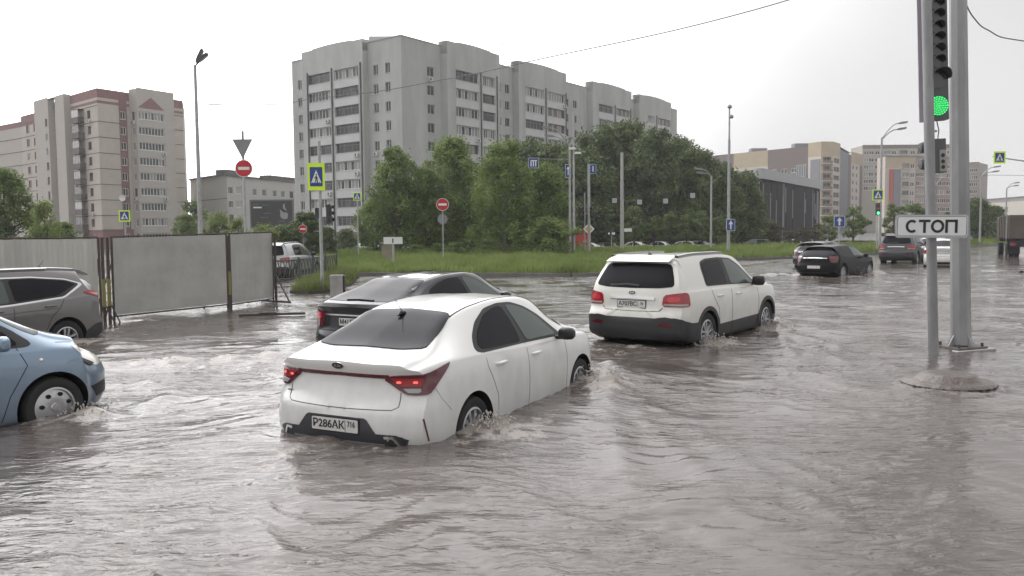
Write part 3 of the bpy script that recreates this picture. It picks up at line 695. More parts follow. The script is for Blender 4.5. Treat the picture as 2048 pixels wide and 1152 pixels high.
HAT = dict(xr=-.83, xf=3.42, wb=2.61, R=.325, hw=.875, rc=.17, track=.755, rfade=.6,
    top=[(-.83, 1.26), (-.6, 1.32), (-.2, 1.38), (.4, 1.42), (1.1, 1.43), (1.55, 1.40), (1.95, 1.28), (2.3, 1.12), (2.6, 1.0), (3.0, .93), (3.3, .83), (3.42, .72)],
    belt=[(-.83, 1.03), (0, 1.01), (1, .96), (2, .92), (2.7, .88), (3.2, .8), (3.42, .68)],
    w=[(-.83, .80), (-.5, .855), (-.2, .875), (2.7, .872), (3.1, .84), (3.42, .74)],
    bot=[(-.83, .3), (-.4, .2), (0, .17), (2.6, .17), (3.2, .2), (3.42, .24)], wroof=.54,
    rw=[(.2, .10), (.4, .0), (.6, .0), (.72, .05), (.92, .08), (1.0, .15), (1.15, .38), (1.3, .60), (1.36, .62)],
    fw=[(.2, .08), (.4, 0), (.6, .02), (.75, .1), (.95, .25)])
def build_hatch(name, paint_, label, group=None, cat='car', plate=True):
    c = Car(name, HAT, paint_, label, cat, group)
    c.side('side_window', [(-.28, 1.06), (-.1, 1.04), (.95, 1.0), (.95, 1.36), (.5, 1.355), (.0, 1.28), (-.22, 1.16)], GLASS, off=.006, rnd=1)
    c.side('side_window', [(1.04, .99), (2.05, .955), (1.8, 1.13), (1.5, 1.28), (1.04, 1.36)], GLASSL, off=.006, rnd=1)
    c.patch('rear_window', [(-.6, .58, 1.035), (-.7, 0, 1.02), (-.6, -.58, 1.035), (-.25, -.48, 1.30), (-.2, 0, 1.32), (-.25, .48, 1.30)], (1, 0, -1.2), GLASS, off=.005, rnd=1)
    c.topp('windshield', [(1.68, .50), (1.62, 0), (1.68, -.50), (2.4, -.66), (2.52, 0), (2.4, .66)], GLASSL, off=.004, rnd=1)
    for sg in (-1, 1):
        c.patch('taillight', [(-.76, sg * .60, .99), (-.5, sg * .82, 1.0), (-.42, sg * .84, .95), (-.58, sg * .86, .74), (-.78, sg * .68, .74)], (1, -sg * .8, 0), DARKRED, off=.008, rnd=1)
        c.patch('headlight', [(2.95, sg * .82, .82), (3.25, sg * .62, .76), (3.3, sg * .62, .64), (3.05, sg * .84, .68)], (-1, -sg * 1.2, 0), CLEARL, off=.006)
    c.strip('tailgate_trim', [(-1, -.5, .91), (-1, 0, .925), (-1, .5, .91)], (1, 0, 0), .03, CHROME, off=.01)
    c.strip('grille', [(3.4, -.35, .62), (3.4, .35, .62)], (-1, 0, 0), .12, BLACKP, off=.004)
    c.rear('lower_bumper', [(-.6, .36), (.6, .36), (.55, .28), (-.55, .28)], BLACKP, off=.006)
    c.sstrip('door_seam', [(1.0, .98), (1.0, .25)], .01, ARCH)
    if plate: c.plate(.56, None)
    c.mirror(1.88, .97, paint_, .19, .14, .83); c.wheels('five'); return c
LIF = dict(xr=-.98, xf=3.5, wb=2.68, R=.32, hw=.90, rc=.16, track=.78, rfade=.5,
    top=[(-.98, 1.06), (-.85, 1.10), (-.6, 1.16), (-.2, 1.28), (.3, 1.41), (.8, 1.465), (1.3, 1.475), (1.7, 1.43), (2.1, 1.30), (2.5, 1.13), (2.72, 1.05), (3.0, .99), (3.35, .88), (3.5, .76)],
    belt=[(-.98, 1.0), (-.5, 1.03), (0, 1.03), (1, .99), (2, .95), (2.7, .91), (3.2, .83), (3.5, .7)],
    w=[(-.98, .83), (-.7, .875), (-.3, .895), (2.7, .895), (3.1, .86), (3.5, .76)],
    bot=[(-.98, .30), (-.6, .2), (0, .17), (2.6, .17), (3.2, .2), (3.5, .24)], wroof=.57,
    rw=[(.2, .13), (.35, .02), (.55, 0), (.7, .05), (.95, .06), (1.05, .02), (1.1, .03)],
    fw=[(.2, .08), (.4, 0), (.6, .02), (.75, .1), (.95, .25)])
def build_lift():
    c = Car('liftback', LIF, P_DARK, 'charcoal liftback with black glass roof, half hidden behind the white sedan', 'car')
    c.side('window_surround', [(-.35, 1.09), (.2, 1.045), (1.0, 1.01), (2.2, .97), (1.85, 1.22), (1.6, 1.33), (1.3, 1.395), (.9, 1.40), (.5, 1.37), (.1, 1.27), (-.2, 1.16)], BLACKP, off=.003, rnd=1)
    c.side('side_window', [(-.05, 1.09), (1.08, 1.035), (1.06, 1.38), (.7, 1.375), (.4, 1.32), (.1, 1.23)], GLASS, off=.008, rnd=1)
    c.side('side_window', [(1.18, 1.03), (2.08, 1.0), (1.8, 1.2), (1.55, 1.32), (1.3, 1.375), (1.14, 1.385)], GLASSL, off=.008, rnd=1)
    c.topp('rear_window', [(-.72, .66), (-.78, .3), (-.79, 0), (-.78, -.3), (-.72, -.66), (-.2, -.60), (.22, -.52), (.25, 0), (.22, .52), (-.2, .60)], GLASS, off=.004, rnd=1)
    c.topp('roof_glass', [(.30, .50), (.30, -.50), (1.5, -.50), (1.5, .50)], M('roof_glass', (.10, .10, .105), .06, spec=.9, coat=1.0), off=.005, rnd=1)
    c.topp('windshield', [(1.65, .52), (1.62, 0), (1.65, -.52), (2.4, -.68), (2.55, 0), (2.4, .68)], GLASSL, off=.004, rnd=1)
    c.rear('spoiler', [(-.72, 1.06), (.72, 1.06), (.72, 1.03), (-.72, 1.03)], BLACKP, off=.02)
    c.strip('rear_wiper', [(-.74, .25, 1.12), (-.74, -.25, 1.12)], (0, 0, -1), .025, BLACKP, off=.018)
    for sg in (-1, 1):
        t = c.patch('taillight', [(-.95, sg * .58, .95), (-.85, sg * .80, .97), (-.62, sg * .88, .96), (-.66, sg * .88, .70), (-.85, sg * .80, .68), (-.93, sg * .62, .74)], (1, -sg * .6, 0), DARKRED, off=.008, rnd=1)
        c.patch('lens', [(-.9, sg * .68, .92), (-.78, sg * .84, .92), (-.78, sg * .84, .82), (-.9, sg * .68, .82)], (1, -sg * .6, 0), M('bright_red_lens', (.5, .03, .04), .15, coat=.5), off=.012, parent=t, step=.05, rnd=1)
    c.strip('tailgate_trim', [(-1, -.55, .90), (-1, .55, .90)], (1, 0, 0), .02, CHROME, off=.01)
    c.strip('bumper_seam', [(-1, -.7, .66), (-1, .7, .66)], (1, 0, 0), .012, ARCH)
    c.plate(.80, 'М417ТО', region='16')
    c.sstrip('door_seam', [(1.12, 1.0), (1.12, .25)], .009, ARCH); c.handle(.45, .9, P_DARK); c.handle(1.32, .89, P_DARK)
    c.mirror(1.98, 1.03, P_DARK, .19, .14, .86); c.wheels('five'); return c
# ------------------------------------------------------------------ ground, water, lawn
LAWN = [(-9.5, 39.2), (-8.0, 38.4), (-3, 37.0), (2.5, 35.6), (4.4, 36.2), (6.4, 39.5), (9.5, 45.5), (12, 50.5), (14.5, 53.2), (18.3, 54.6), (22, 57.3), (26.5, 61.5), (34, 70.5), (44, 81), (51, 88.5), (66, 102), (60, 112), (44, 100), (20, 92), (0, 82), (-17.5, 82), (-17.8, 70), (-13.5, 50)]
def inpoly(x, y, poly):
    c = False; n = len(poly)
    for i in range(n):
        x1, y1 = poly[i]; x2, y2 = poly[i - 1]
        if (y1 > y) != (y2 > y) and x < (x2 - x1) * (y - y1) / (y2 - y1) + x1: c = not c
    return c
def np_inpoly(X, Y, poly):
    c = np.zeros(X.shape, bool); n = len(poly)
    for i in range(n):
        x1, y1 = poly[i]; x2, y2 = poly[i - 1]
        if y1 == y2: continue
        cond = ((y1 > Y) != (y2 > Y)) & (X < (x2 - x1) * (Y - y1) / (y2 - y1) + x1); c ^= cond
    return c
def sm(t): t = np.clip(t, 0, 1); return t * t * (3 - 2 * t)
def zground(X, Y):
    back = Y - (80 + 0.42 * np.maximum(X, 0))                 # distance behind the lawn
    behind = sm((back - 0) / 6) * sm((52 - X) / 10)
    z = -.26 - .55 * behind
    z = z + sm((Y - 112) / 10) * sm((X - 50) / 8) * .31
    z = z + sm((-X - 30) / 12) * .3 + sm((X - 75) / 12) * .3
    return z
def grid_mesh(name, xs, ys, zf, mask=None, attr=None):
    X, Y = np.meshgrid(xs, ys); Z = zf(X, Y); ny, nx = X.shape
    co_ = np.stack([X, Y, Z], -1).reshape(-1, 3)
    idx = np.arange(nx * ny).reshape(ny, nx)
    q = np.stack([idx[:-1, :-1], idx[:-1, 1:], idx[1:, 1:], idx[1:, :-1]], -1).reshape(-1, 4)
    if mask is not None:
        cx = (X[:-1, :-1] + X[1:, 1:]) / 2; cy = (Y[:-1, :-1] + Y[1:, 1:]) / 2
        q = q[mask(cx, cy).reshape(-1)]
    me = bpy.data.meshes.new(name); me.vertices.add(len(co_)); me.vertices.foreach_set('co', co_.ravel().astype(np.float32))
    me.loops.add(q.size); me.loops.foreach_set('vertex_index', q.ravel().astype(np.int32))
    me.polygons.add(len(q)); me.polygons.foreach_set('loop_start', np.arange(0, q.size, 4, dtype=np.int32))
    me.polygons.foreach_set('loop_total', np.full(len(q), 4, np.int32))
    me.update(calc_edges=True); me.polygons.foreach_set('use_smooth', [True] * len(q))
    if attr is not None:
        A = attr(X, Y).ravel().astype(np.float32)
        a = me.attributes.new('foam', 'FLOAT', 'POINT'); a.data.foreach_set('value', A)
    me.validate(); return me
ASPH = M('wet_asphalt', (.045, .044, .045), .22, var=.3, vscale=.6, bump=.25, bscale=60)
gx = np.concatenate([np.linspace(-2500, -140, 8), np.linspace(-120, 140, 131), np.linspace(160, 2500, 8)])
gy = np.concatenate([np.linspace(-300, -20, 5), np.linspace(-10, 180, 96), np.linspace(200, 3500, 10)])
g = grid_mesh('ground', gx, gy, zground); g.materials.append(ASPH)
link('ground', g, kind='structure')

# --- flood water: real waves, swell round the cars, upwelling over the drain
DRAIN = G(1896, 768)
CARS = []   # (x, y, yaw, length-from-rear-axle, strength)
CARS += [(-1.122, 8.18, .47, 1.0, .135), (2.56, 14.72, .65, 1.2, .05), (-1.93, 13.35, .50, .8, .04), (-7.13, 7.26, .65, .7, 0), (-8.86, 15.52, -2.72, 1.2, .04), (12.6, 34.2, .78, 1.4, .03)]
wr_ = np.random.default_rng(11)
WV = []
for i in range(64):
    lam = .16 * (2.6 / .16) ** (wr_.random())
    th = wr_.normal(math.pi / 2 - .12, .62); k = 2 * math.pi / lam
    WV.append((k * math.cos(th), k * math.sin(th), wr_.random() * 6.28, lam * (.0043 if lam < .7 else .0022), lam))
def noise2(X, Y, sc, seed):
    r = np.random.default_rng(seed); o = np.zeros_like(X)
    for i in range(9):
        th = r.random() * 6.28; k = 2 * math.pi / sc * (0.5 + r.random()); o += np.sin(k * (X * math.cos(th) + Y * math.sin(th)) + r.random() * 6.28)
    return o / 3.0
def car_fields(X, Y):
    H = np.zeros_like(X); T = np.zeros_like(X); LF_ = np.zeros_like(X)
    for (cx, cy, yaw, st, lift) in CARS:
        fx, fy = math.sin(yaw), math.cos(yaw)
        a = (X - cx) * fx + (Y - cy) * fy; b = (X - cx) * -fy + (Y - cy) * fx
        for wa, wb, amp, rr in ((0, -.95, .03, .45), (0, .95, .03, .45), (2.65, -.95, .05, .42), (2.65, .95, .05, .42)):
            r = np.hypot(a - wa - .05, (b - wb)); H += st * amp * np.exp(-((r - rr * .55) / .17)**2) * .8; T += st * 1.3 * np.exp(-(r / (rr * 1.3))**2)
        do = np.hypot(np.maximum(np.abs(a - 1.2) - 2.1, 0), np.maximum(np.abs(b) - .85, 0)); LF_ = np.maximum(LF_, lift * np.exp(-(do / 1.15)**2))
        # bow ridge and diverging wake
        r = np.hypot((a - 3.15) * .85, b); H += st * .05 * np.exp(-((r - 1.05) / .16)**2) * sm((a - 2.2) / 1.2)
        for k_, am in ((.42, .026), (.62, .016), (.8, .012)):
            dd = np.abs(b) - (.95 + (3.2 - a) * k_); H += st * am * np.exp(-(dd / .14)**2) * sm((3.4 - a) / .8) * sm((a + 1.6) / 2)
        T += st * .9 * np.exp(-(b / .9)**2) * sm((-.7 - a) / .4) * np.exp((np.minimum(a, 0) + .9) / 2.2)
        T += st * .5 * np.exp(-((np.abs(b) - 1.15) / .35)**2) * sm((a + 1) / 1) * sm((3.6 - a) / .6)
    # turbulent wake trailing the grey suv, crossing towards the white sedan
    wk = [(-6.9, 12.4), (-5.2, 12.6), (-3.6, 13.1), (-2.6, 13.6)]
    for (x0, y0), (x1, y1) in zip(wk[:-1], wk[1:]):
        L2_ = (x1 - x0)**2 + (y1 - y0)**2; tt = np.clip(((X - x0) * (x1 - x0) + (Y - y0) * (y1 - y0)) / L2_, 0, 1); dd = np.hypot(X - x0 - tt * (x1 - x0), Y - y0 - tt * (y1 - y0))
        H = np.maximum(H, .06 * np.exp(-((dd - .12) / .2)**2)); T = np.maximum(T, 1.15 * np.exp(-(dd / .6)**2))
    return H, np.clip(T, 0, 2), LF_
def zwater(X, Y):
    wx = X + .22 * noise2(X, Y, 1.7, 3); wy = Y + .22 * noise2(X, Y, 1.9, 4)
    H = np.zeros_like(X)
    dist = np.hypot(X, Y)
    for kx, ky, ph, a, lam in WV:
        fade = np.clip(1.6 - dist * .055 / lam * .35, 0, 1)
        s_ = np.sin(kx * wx + ky * wy + ph)
        H += a * fade * (s_ if lam < .35 else (1 - 2 * np.abs(np.sin((kx * wx + ky * wy + ph) / 2)) ** .8))
    patch = .72 + .42 * noise2(X, Y, 6.0, 8) * .6
    H *= np.clip(patch, .3, 1.3)
    Hc, T, LF_ = car_fields(X, Y)
    ch = noise2(wx * 1.0, wy * 1.3, .32, 21) * .5 + noise2(wx, wy, .16, 22) * .3 + noise2(wx, wy, .6, 23) * .6
    H = H + LF_ + Hc * (1 + .35 * noise2(X, Y, .7, 31)) + T * ch * .011
    rd = np.hypot(X - DRAIN.x, (Y - DRAIN.y)); ang = np.arctan2(Y - DRAIN.y, X - DRAIN.x)
    rr = rd * (1 + .05 * np.sin(5 * ang + 1) + .03 * np.sin(11 * ang))
    H += .03 * (1 - sm((rr - .5) / .12)) + .018 * np.exp(-((rr - .60) / .06)**2)
    return H * sm((140 - Y) / 20) + .0
def foam(X, Y):
    Hc, T, LF_ = car_fields(X, Y); n = noise2(X, Y, .5, 51) * .5 + noise2(X, Y, .17, 52) * .5
    rd = np.hypot(X - DRAIN.x, Y - DRAIN.y)
    f = np.clip(T * .8 + n * .55 * np.minimum(T, 1) - .30, 0, 1) + np.exp(-((rd - .60) / .05)**2) * .5 
    return np.clip(f, 0, 1)
def spaced(lo, hi, base, c, growth):
    o = [c]; s_ = base
    while o[-1] < hi: s_ = base * (1 + growth * max(0, abs(o[-1] - c) - 3)); o.append(o[-1] + s_)
    p = [c]
    while p[0] > lo: s_ = base * (1 + growth * max(0, abs(p[0] - c) - 3)); p.insert(0, p[0] - s_)
    return np.array(p[:-1] + o)
wxs = spaced(-75, 95, .052, 0.5, .10)
o_ = [1.0]
while o_[-1] < 138: o_.append(o_[-1] + .030 * max(1, o_[-1] / 6.0))
wys = np.concatenate([np.linspace(-30, .5, 12), np.array(o_)])
LAWN_IN = [(-9.2, 40.2), (-3, 38.0), (2.3, 36.6), (5.6, 40), (9, 46.5), (12, 51.8), (18.3, 55.8), (26, 62.5), (44, 82.2), (66, 103.5), (58, 116), (40, 160), (-140, 160), (-140, 70), (-17.5, 70), (-13.2, 50)]
wm = grid_mesh('water', wxs, wys, zwater, mask=lambda X, Y: ~np_inpoly(X, Y, LAWN_IN), attr=foam)
WAT = bpy.data.materials.new('flood_water'); WAT.use_nodes = True
t = WAT.node_tree; b = t.nodes['Principled BSDF']
def nd(k, **kw):
    n = t.nodes.new(k)
    for a, v in kw.items(): setattr(n, a, v)
    return n
tcw = nd('ShaderNodeTexCoord')
n1 = nd('ShaderNodeTexNoise'); n1.inputs['Scale'].default_value = .35; n1.inputs['Detail'].default_value = 5; n1.inputs['Distortion'].default_value = 1.2
t.links.new(tcw.outputs['Object'], n1.inputs[0])
cr = nd('ShaderNodeValToRGB'); cr.color_ramp.elements[0].position = .3; cr.color_ramp.elements[0].color = (.076, .065, .059, 1)
cr.color_ramp.elements[1].position = .72; cr.color_ramp.elements[1].color = (.118, .102, .094, 1); t.links.new(n1.outputs[0], cr.inputs[0])
at = nd('ShaderNodeAttribute', attribute_name='foam')
nf = nd('ShaderNodeTexNoise'); nf.inputs['Scale'].default_value = 16; nf.inputs['Detail'].default_value = 5; nf.inputs['Roughness'].default_value = .7; t.links.new(tcw.outputs['Object'], nf.inputs[0])
fa = nd('ShaderNodeMath', operation='MULTIPLY_ADD'); fa.inputs[1].default_value = .55; t.links.new(at.outputs['Fac'], fa.inputs[0]); t.links.new(nf.outputs[0], fa.inputs[2])
fr = nd('ShaderNodeMapRange'); fr.inputs[1].default_value = .70; fr.inputs[2].default_value = .92; t.links.new(fa.outputs[0], fr.inputs[0])
mx = nd('ShaderNodeMixRGB'); mx.inputs[2].default_value = (.26, .23, .205, 1); t.links.new(fr.outputs[0], mx.inputs[0]); t.links.new(cr.outputs[0], mx.inputs[1])
t.links.new(mx.outputs[0], b.inputs['Base Color'])
mrr = nd('ShaderNodeMapRange'); mrr.inputs[3].default_value = .04; mrr.inputs[4].default_value = .34; t.links.new(fr.outputs[0], mrr.inputs[0]); t.links.new(mrr.outputs[0], b.inputs['Roughness'])
b.inputs['IOR'].default_value = 1.42; b.inputs['Specular IOR Level'].default_value = .5
mp = nd('ShaderNodeMapping'); mp.inputs['Scale'].default_value = (5.0, 15.0, 5); mp.inputs['Rotation'].default_value = (0, 0, .1); t.links.new(tcw.outputs['Object'], mp.inputs[0])
n2 = nd('ShaderNodeTexNoise'); n2.inputs['Scale'].default_value = 1.0; n2.inputs['Detail'].default_value = 4; n2.inputs['Distortion'].default_value = .5; t.links.new(mp.outputs[0], n2.inputs[0])
n3 = nd('ShaderNodeTexNoise'); n3.inputs['Scale'].default_value = 2.4; n3.inputs['Detail'].default_value = 2
mp2 = nd('ShaderNodeMapping'); mp2.inputs['Scale'].default_value = (.45, 1.3, 1); t.links.new(tcw.outputs['Object'], mp2.inputs[0]); t.links.new(mp2.outputs[0], n3.inputs[0])
# rain dimples
vo = nd('ShaderNodeTexVoronoi'); vo.inputs['Scale'].default_value = 5.5; t.links.new(tcw.outputs['Object'], vo.inputs[0])
vr = nd('ShaderNodeMapRange'); vr.inputs[1].default_value = 0; vr.inputs[2].default_value = .16; vr.inputs[3].default_value = -.35; vr.inputs[4].default_value = 0; t.links.new(vo.outputs['Distance'], vr.inputs[0])
s1 = nd('ShaderNodeMath', operation='MULTIPLY_ADD'); s1.inputs[1].default_value = 2.6; t.links.new(n3.outputs[0], s1.inputs[0]); t.links.new(n2.outputs[0], s1.inputs[2])
s2 = nd('ShaderNodeMath', operation='ADD'); t.links.new(s1.outputs[0], s2.inputs[0]); t.links.new(vr.outputs[0], s2.inputs[1])
n4 = nd('ShaderNodeTexNoise'); n4.inputs['Scale'].default_value = .55; n4.inputs['Detail'].default_value = 3; t.links.new(tcw.outputs['Object'], n4.inputs[0])
r4_ = nd('ShaderNodeMapRange'); r4_.inputs[1].default_value = .38; r4_.inputs[2].default_value = .62; r4_.inputs[3].default_value = .12; r4_.inputs[4].default_value = .95; t.links.new(n4.outputs[0], r4_.inputs[0])
bp = nd('ShaderNodeBump'); t.links.new(r4_.outputs[0], bp.inputs['Strength']); bp.inputs['Distance'].default_value = .028
t.links.new(s2.outputs[0], bp.inputs['Height']); t.links.new(bp.outputs[0], b.inputs['Normal'])
wm.materials.append(WAT)
link('water', wm, kind='structure')

# drain cover ring just breaking the surface in the upwelling
e = empty('manhole_cover', (DRAIN.x, DRAIN.y, 0), 0, 'round muddy manhole cover with water welling over it before the steel posts', 'manhole cover')
mud = M('wet_mud', (.085, .068, .058), .3, var=.15, vscale=5, bump=.7, bscale=9)
m = MB([mud]); m.lathe([(.53, -.25), (.53, .02), (.50, .045), (.40, .055), (.36, .075), (.31, .125), (.2, .14), (.001, .142)], 48)
m.use(BLACKS)
for i in range(34):
    a = math.radians(200 + i * 4.2); 
    if random.random() < .25: continue
    c_, s_ = math.cos(a), math.sin(a)
    m.xf = Matrix.Translation((c_ * .527, s_ * .527, 0.012)) @ Matrix.Rotation(a, 4, 'Z'); m.box(-.012, .012, -.014, .014, -.016, .012)
m.xf = None; m.build('rim', e, smooth=True)

# --- lawn with kerb and grass
m = MB([M('soil', (.055, .05, .035), .9, var=.3, vscale=2)]); m.use(m.mats[0])
CL = [Vector((x, y, 0)) for x, y in LAWN]
m.prism([(x, y) for x, y in LAWN], -.4, .10, 'xy')
m.build('lawn', kind='structure')
kb = MB([M('kerb_stone', (.13, .125, .12), .7, var=.25, vscale=2)])
kp = LAWN[:16]
for i in range(len(kp) - 1):
    a = Vector((*kp[i], 0)); b_ = Vector((*kp[i + 1], 0)); d = (b_ - a); Ln = d.length; k = int(max(1, Ln // 1.0))
    for j in range(k):
        kb.xf = Matrix.Translation(a + d * (j / k)) @ Matrix.Rotation(math.atan2(d.y, d.x), 4, 'Z'); kb.box(.004, Ln / k - .004, -.16, .02, -.35, .125 + random.uniform(-.006, .006))
kb.xf = None; kb.build('kerb', kind='structure')
PATCH = [(-7.2, 27.3), (-6.5, 26.9), (-5.9, 27.6), (-5.95, 31), (-6.6, 36.5), (-7.7, 37.3), (-7.7, 32)]
m = MB([MATS['soil']]); m.prism(PATCH, -.4, .06, 'xy'); m.build('verge', kind='structure')
def blades(name, poly, n, h0, h1, mat, zb=.1, wdt=.03, dens=None):
    xs_ = [p[0] for p in poly]; ys_ = [p[1] for p in poly]; P = np.zeros((0, 2))
    while len(P) < n:
        q = np.stack([rng.uniform(min(xs_), max(xs_), n * 2), rng.uniform(min(ys_), max(ys_), n * 2)], -1)
        ok = np_inpoly(q[:, 0], q[:, 1], poly)
        if dens is not None: ok &= rng.random(len(q)) < dens(q[:, 0], q[:, 1])
        P = np.concatenate([P, q[ok]])
    P = P[:n]; hh = rng.uniform(h0, h1, n) * (1 + .45 * noise2(P[:, 0], P[:, 1], 2.6, 61)); hh = np.maximum(hh, .04)
    th = rng.uniform(0, math.pi, n); w_ = wdt * rng.uniform(.6, 1.6, n) * (P[:, 1] / 38); lx = rng.normal(0, .22, n) * hh; ly = rng.normal(0, .22, n) * hh
    V = np.zeros((n, 3, 3)); V[:, 0] = np.stack([P[:, 0] - w_ * np.cos(th), P[:, 1] - w_ * np.sin(th), np.full(n, zb)], -1)
    V[:, 1] = np.stack([P[:, 0] + w_ * np.cos(th), P[:, 1] + w_ * np.sin(th), np.full(n, zb)], -1)
    V[:, 2] = np.stack([P[:, 0] + lx, P[:, 1] + ly, zb + hh], -1)
    me = bpy.data.meshes.new(name); me.vertices.add(3 * n); me.vertices.foreach_set('co', V.ravel().astype(np.float32))
    me.loops.add(3 * n); me.loops.foreach_set('vertex_index', np.arange(3 * n, dtype=np.int32)); me.polygons.add(n)
    me.polygons.foreach_set('loop_start', np.arange(0, 3 * n, 3, dtype=np.int32)); me.polygons.foreach_set('loop_total', np.full(n, 3, np.int32)); me.update(calc_edges=True)
    me.materials.append(mat); o = link(name, me, kind='stuff'); return o
def leafmat(name, c1, c2, scale=.9, transl=.35):
    m = bpy.data.materials.new(name); m.use_nodes = True; t = m.node_tree; t.nodes.clear()
    o = t.nodes.new('ShaderNodeOutputMaterial'); d = t.nodes.new('ShaderNodeBsdfPrincipled'); tr = t.nodes.new('ShaderNodeBsdfTranslucent'); mx = t.nodes.new('ShaderNodeMixShader')
    d.inputs['Roughness'].default_value = .6; d.inputs['Specular IOR Level'].default_value = .25
    tc_ = t.nodes.new('ShaderNodeTexCoord'); n = t.nodes.new('ShaderNodeTexNoise'); n.inputs['Scale'].default_value = scale; n.inputs['Detail'].default_value = 5
    r = t.nodes.new('ShaderNodeValToRGB'); r.color_ramp.elements[0].position = .32; r.color_ramp.elements[0].color = (*c1, 1); r.color_ramp.elements[1].position = .68; r.color_ramp.elements[1].color = (*c2, 1)
    t.links.new(tc_.outputs['Object'], n.inputs[0]); t.links.new(n.outputs[0], r.inputs[0])
    t.links.new(r.outputs[0], d.inputs['Base Color']); t.links.new(r.outputs[0], tr.inputs[0]); mx.inputs[0].default_value = transl
    t.links.new(d.outputs[0], mx.inputs[1]); t.links.new(tr.outputs[0], mx.inputs[2]); t.links.new(mx.outputs[0], o.inputs[0]); return m
GR = leafmat('meadow_grass', (.115, .16, .045), (.225, .285, .09), .25)
tag(blades('grass', LAWN[:16] + [(58, 106), (40, 92), (20, 84), (0, 76), (-17, 78), (-17.8, 70), (-13.5, 50)], 150000, .16, .42, GR, dens=lambda x, y: np.clip(46.0 / y, .2, 1)**1.5), 'tall green meadow grass covering the traffic island under the trees', 'grass')
tag(blades('grass', PATCH, 9000, .12, .4, leafmat('verge_grass', (.11, .135, .045), (.2, .23, .09), .8), zb=.05, wdt=.014), 'straggly grass tuft around the foot of the crossing sign pole', 'grass')
# ------------------------------------------------------------------ buildings
def wmesh(w_, h_, n, fm, gm, tr=0.0, fw=.06, seed=0, alt=None, sill=True):
    key = ('w', round(w_, 2), round(h_, 2), n, fm.name, gm.name, tr, seed, alt.name if alt else '')
    if key in KIDS: return KIDS[key]
    r = random.Random(seed + 5); m = MB([fm, gm] + ([alt] if alt else []))
    m.use(fm); y0, y1 = -.05, .03
    m.box(0, w_, y0, y1, 0, fw); m.box(0, w_, y0, y1, h_ - fw, h_); m.box(0, fw, y0, y1, fw, h_ - fw); m.box(w_ - fw, w_, y0, y1, fw, h_ - fw)
    for i in range(1, n): x = w_ * i / n; m.box(x - fw * .5, x + fw * .5, y0, y1, fw, h_ - fw)
    if tr: m.box(fw, w_ - fw, y0 + .004, y1 - .004, h_ * tr, h_ * tr + fw * .7)
    for i in range(n):
        m.use(alt if (alt and r.random() < .42) else gm); a = w_ * i / n + fw * .4; c = w_ * (i + 1) / n - fw * .4
        m.box(a, c, -.012, .0, fw * .5, h_ - fw * .5)
    if sill: m.use(fm); m.box(-.04, w_ + .04, -.24, -.04, -.05, -.01)
    KIDS[key] = m.mesh('window'); return KIDS[key]
def acmesh():
    if 'ac' in KIDS: return KIDS['ac']
    m = MB([M('ac_casing', (.5, .5, .48), .5)]); m.box(-.4, .4, -.38, -.06, 0, .55); m.use(BLACKS); m.prism(circle(-.08, .27, .2, 12), -.384, -.37); m.use(STEEL); m.box(-.35, -.3, -.4, 0, -.05, 0); m.box(.3, .35, -.4, 0, -.05, 0)
    KIDS['ac'] = m.mesh('air_conditioner'); return KIDS['ac']
class Facade:
    """wall from P0 to P1 (P0 on the left seen from outside)"""
    def __init__(s, mb, P0, P1, z0, z1):
        s.mb = mb; s.P0 = Vector((P0[0], P0[1], 0)); d = Vector((P1[0] - P0[0], P1[1] - P0[1], 0)); s.L = d.length; s.d = d.normalized(); s.n = Vector((s.d.y, -s.d.x, 0)); s.z0 = z0; s.z1 = z1
        s.op = []; s.rz = math.atan2(s.d.y, s.d.x)
    def pt(s, a, z, out=0): return s.P0 + s.d * a + s.n * out + Vector((0, 0, z))
    def open(s, a0, a1, z0, z1, dep=.15): s.op.append((a0, a1, z0, z1, dep))
    def wall(s, matf):
        A = sorted({0, s.L} | {round(q, 3) for o in s.op for q in o[:2]}); Z = sorted({s.z0, s.z1} | {round(q, 3) for o in s.op for q in o[2:4]})
        extra = getattr(s, 'cuts', []); Z = sorted(set(Z) | set(extra)); A = sorted(set(A) | set(getattr(s, 'acuts', [])))
        def inside(a, z):
            return any(o[0] - 1e-3 < a < o[1] + 1e-3 and o[2] - 1e-3 < z < o[3] + 1e-3 for o in s.op)
        for i in range(len(A) - 1):
            for j in range(len(Z) - 1):
                a, z = (A[i] + A[i + 1]) / 2, (Z[j] + Z[j + 1]) / 2
                if inside(a, z): continue
                s.mb.use(matf(a, z)); s.mb.add([s.pt(A[i], Z[j]), s.pt(A[i + 1], Z[j]), s.pt(A[i + 1], Z[j + 1]), s.pt(A[i], Z[j + 1])], [(0, 1, 2, 3)])
        for (a0, a1, z0, z1, dep) in s.op:
            s.mb.use(matf((a0 + a1) / 2, z0 - .01)); c = [s.pt(a0, z0), s.pt(a1, z0), s.pt(a1, z1), s.pt(a0, z1)]; k = [s.pt(a0, z0, -dep - .05), s.pt(a1, z0, -dep - .05), s.pt(a1, z1, -dep - .05), s.pt(a0, z1, -dep - .05)]
            s.mb.add(c + k, [(i, (i + 1) % 4, 4 + (i + 1) % 4, 4 + i) for i in range(4)] )
    def fill(s, root, o, name, **k):
        a0, a1, z0, z1, dep = o
        me = wmesh(a1 - a0, z1 - z0, **k); p = s.pt(a0, z0, -dep); link(name, me, root, p - root.location, s.rz)
    def boxp(s, mb, a0, a1, z0, z1, o0, o1):
        P = [s.pt(a, z, o) for z in (z0, z1) for a, o in ((a0, o0), (a1, o0), (a1, o1), (a0, o1))]
        mb.add(P, [(3, 2, 1, 0), (4, 5, 6, 7), (0, 1, 5, 4), (1, 2, 6, 5), (2, 3, 7, 6), (3, 0, 4, 7)])
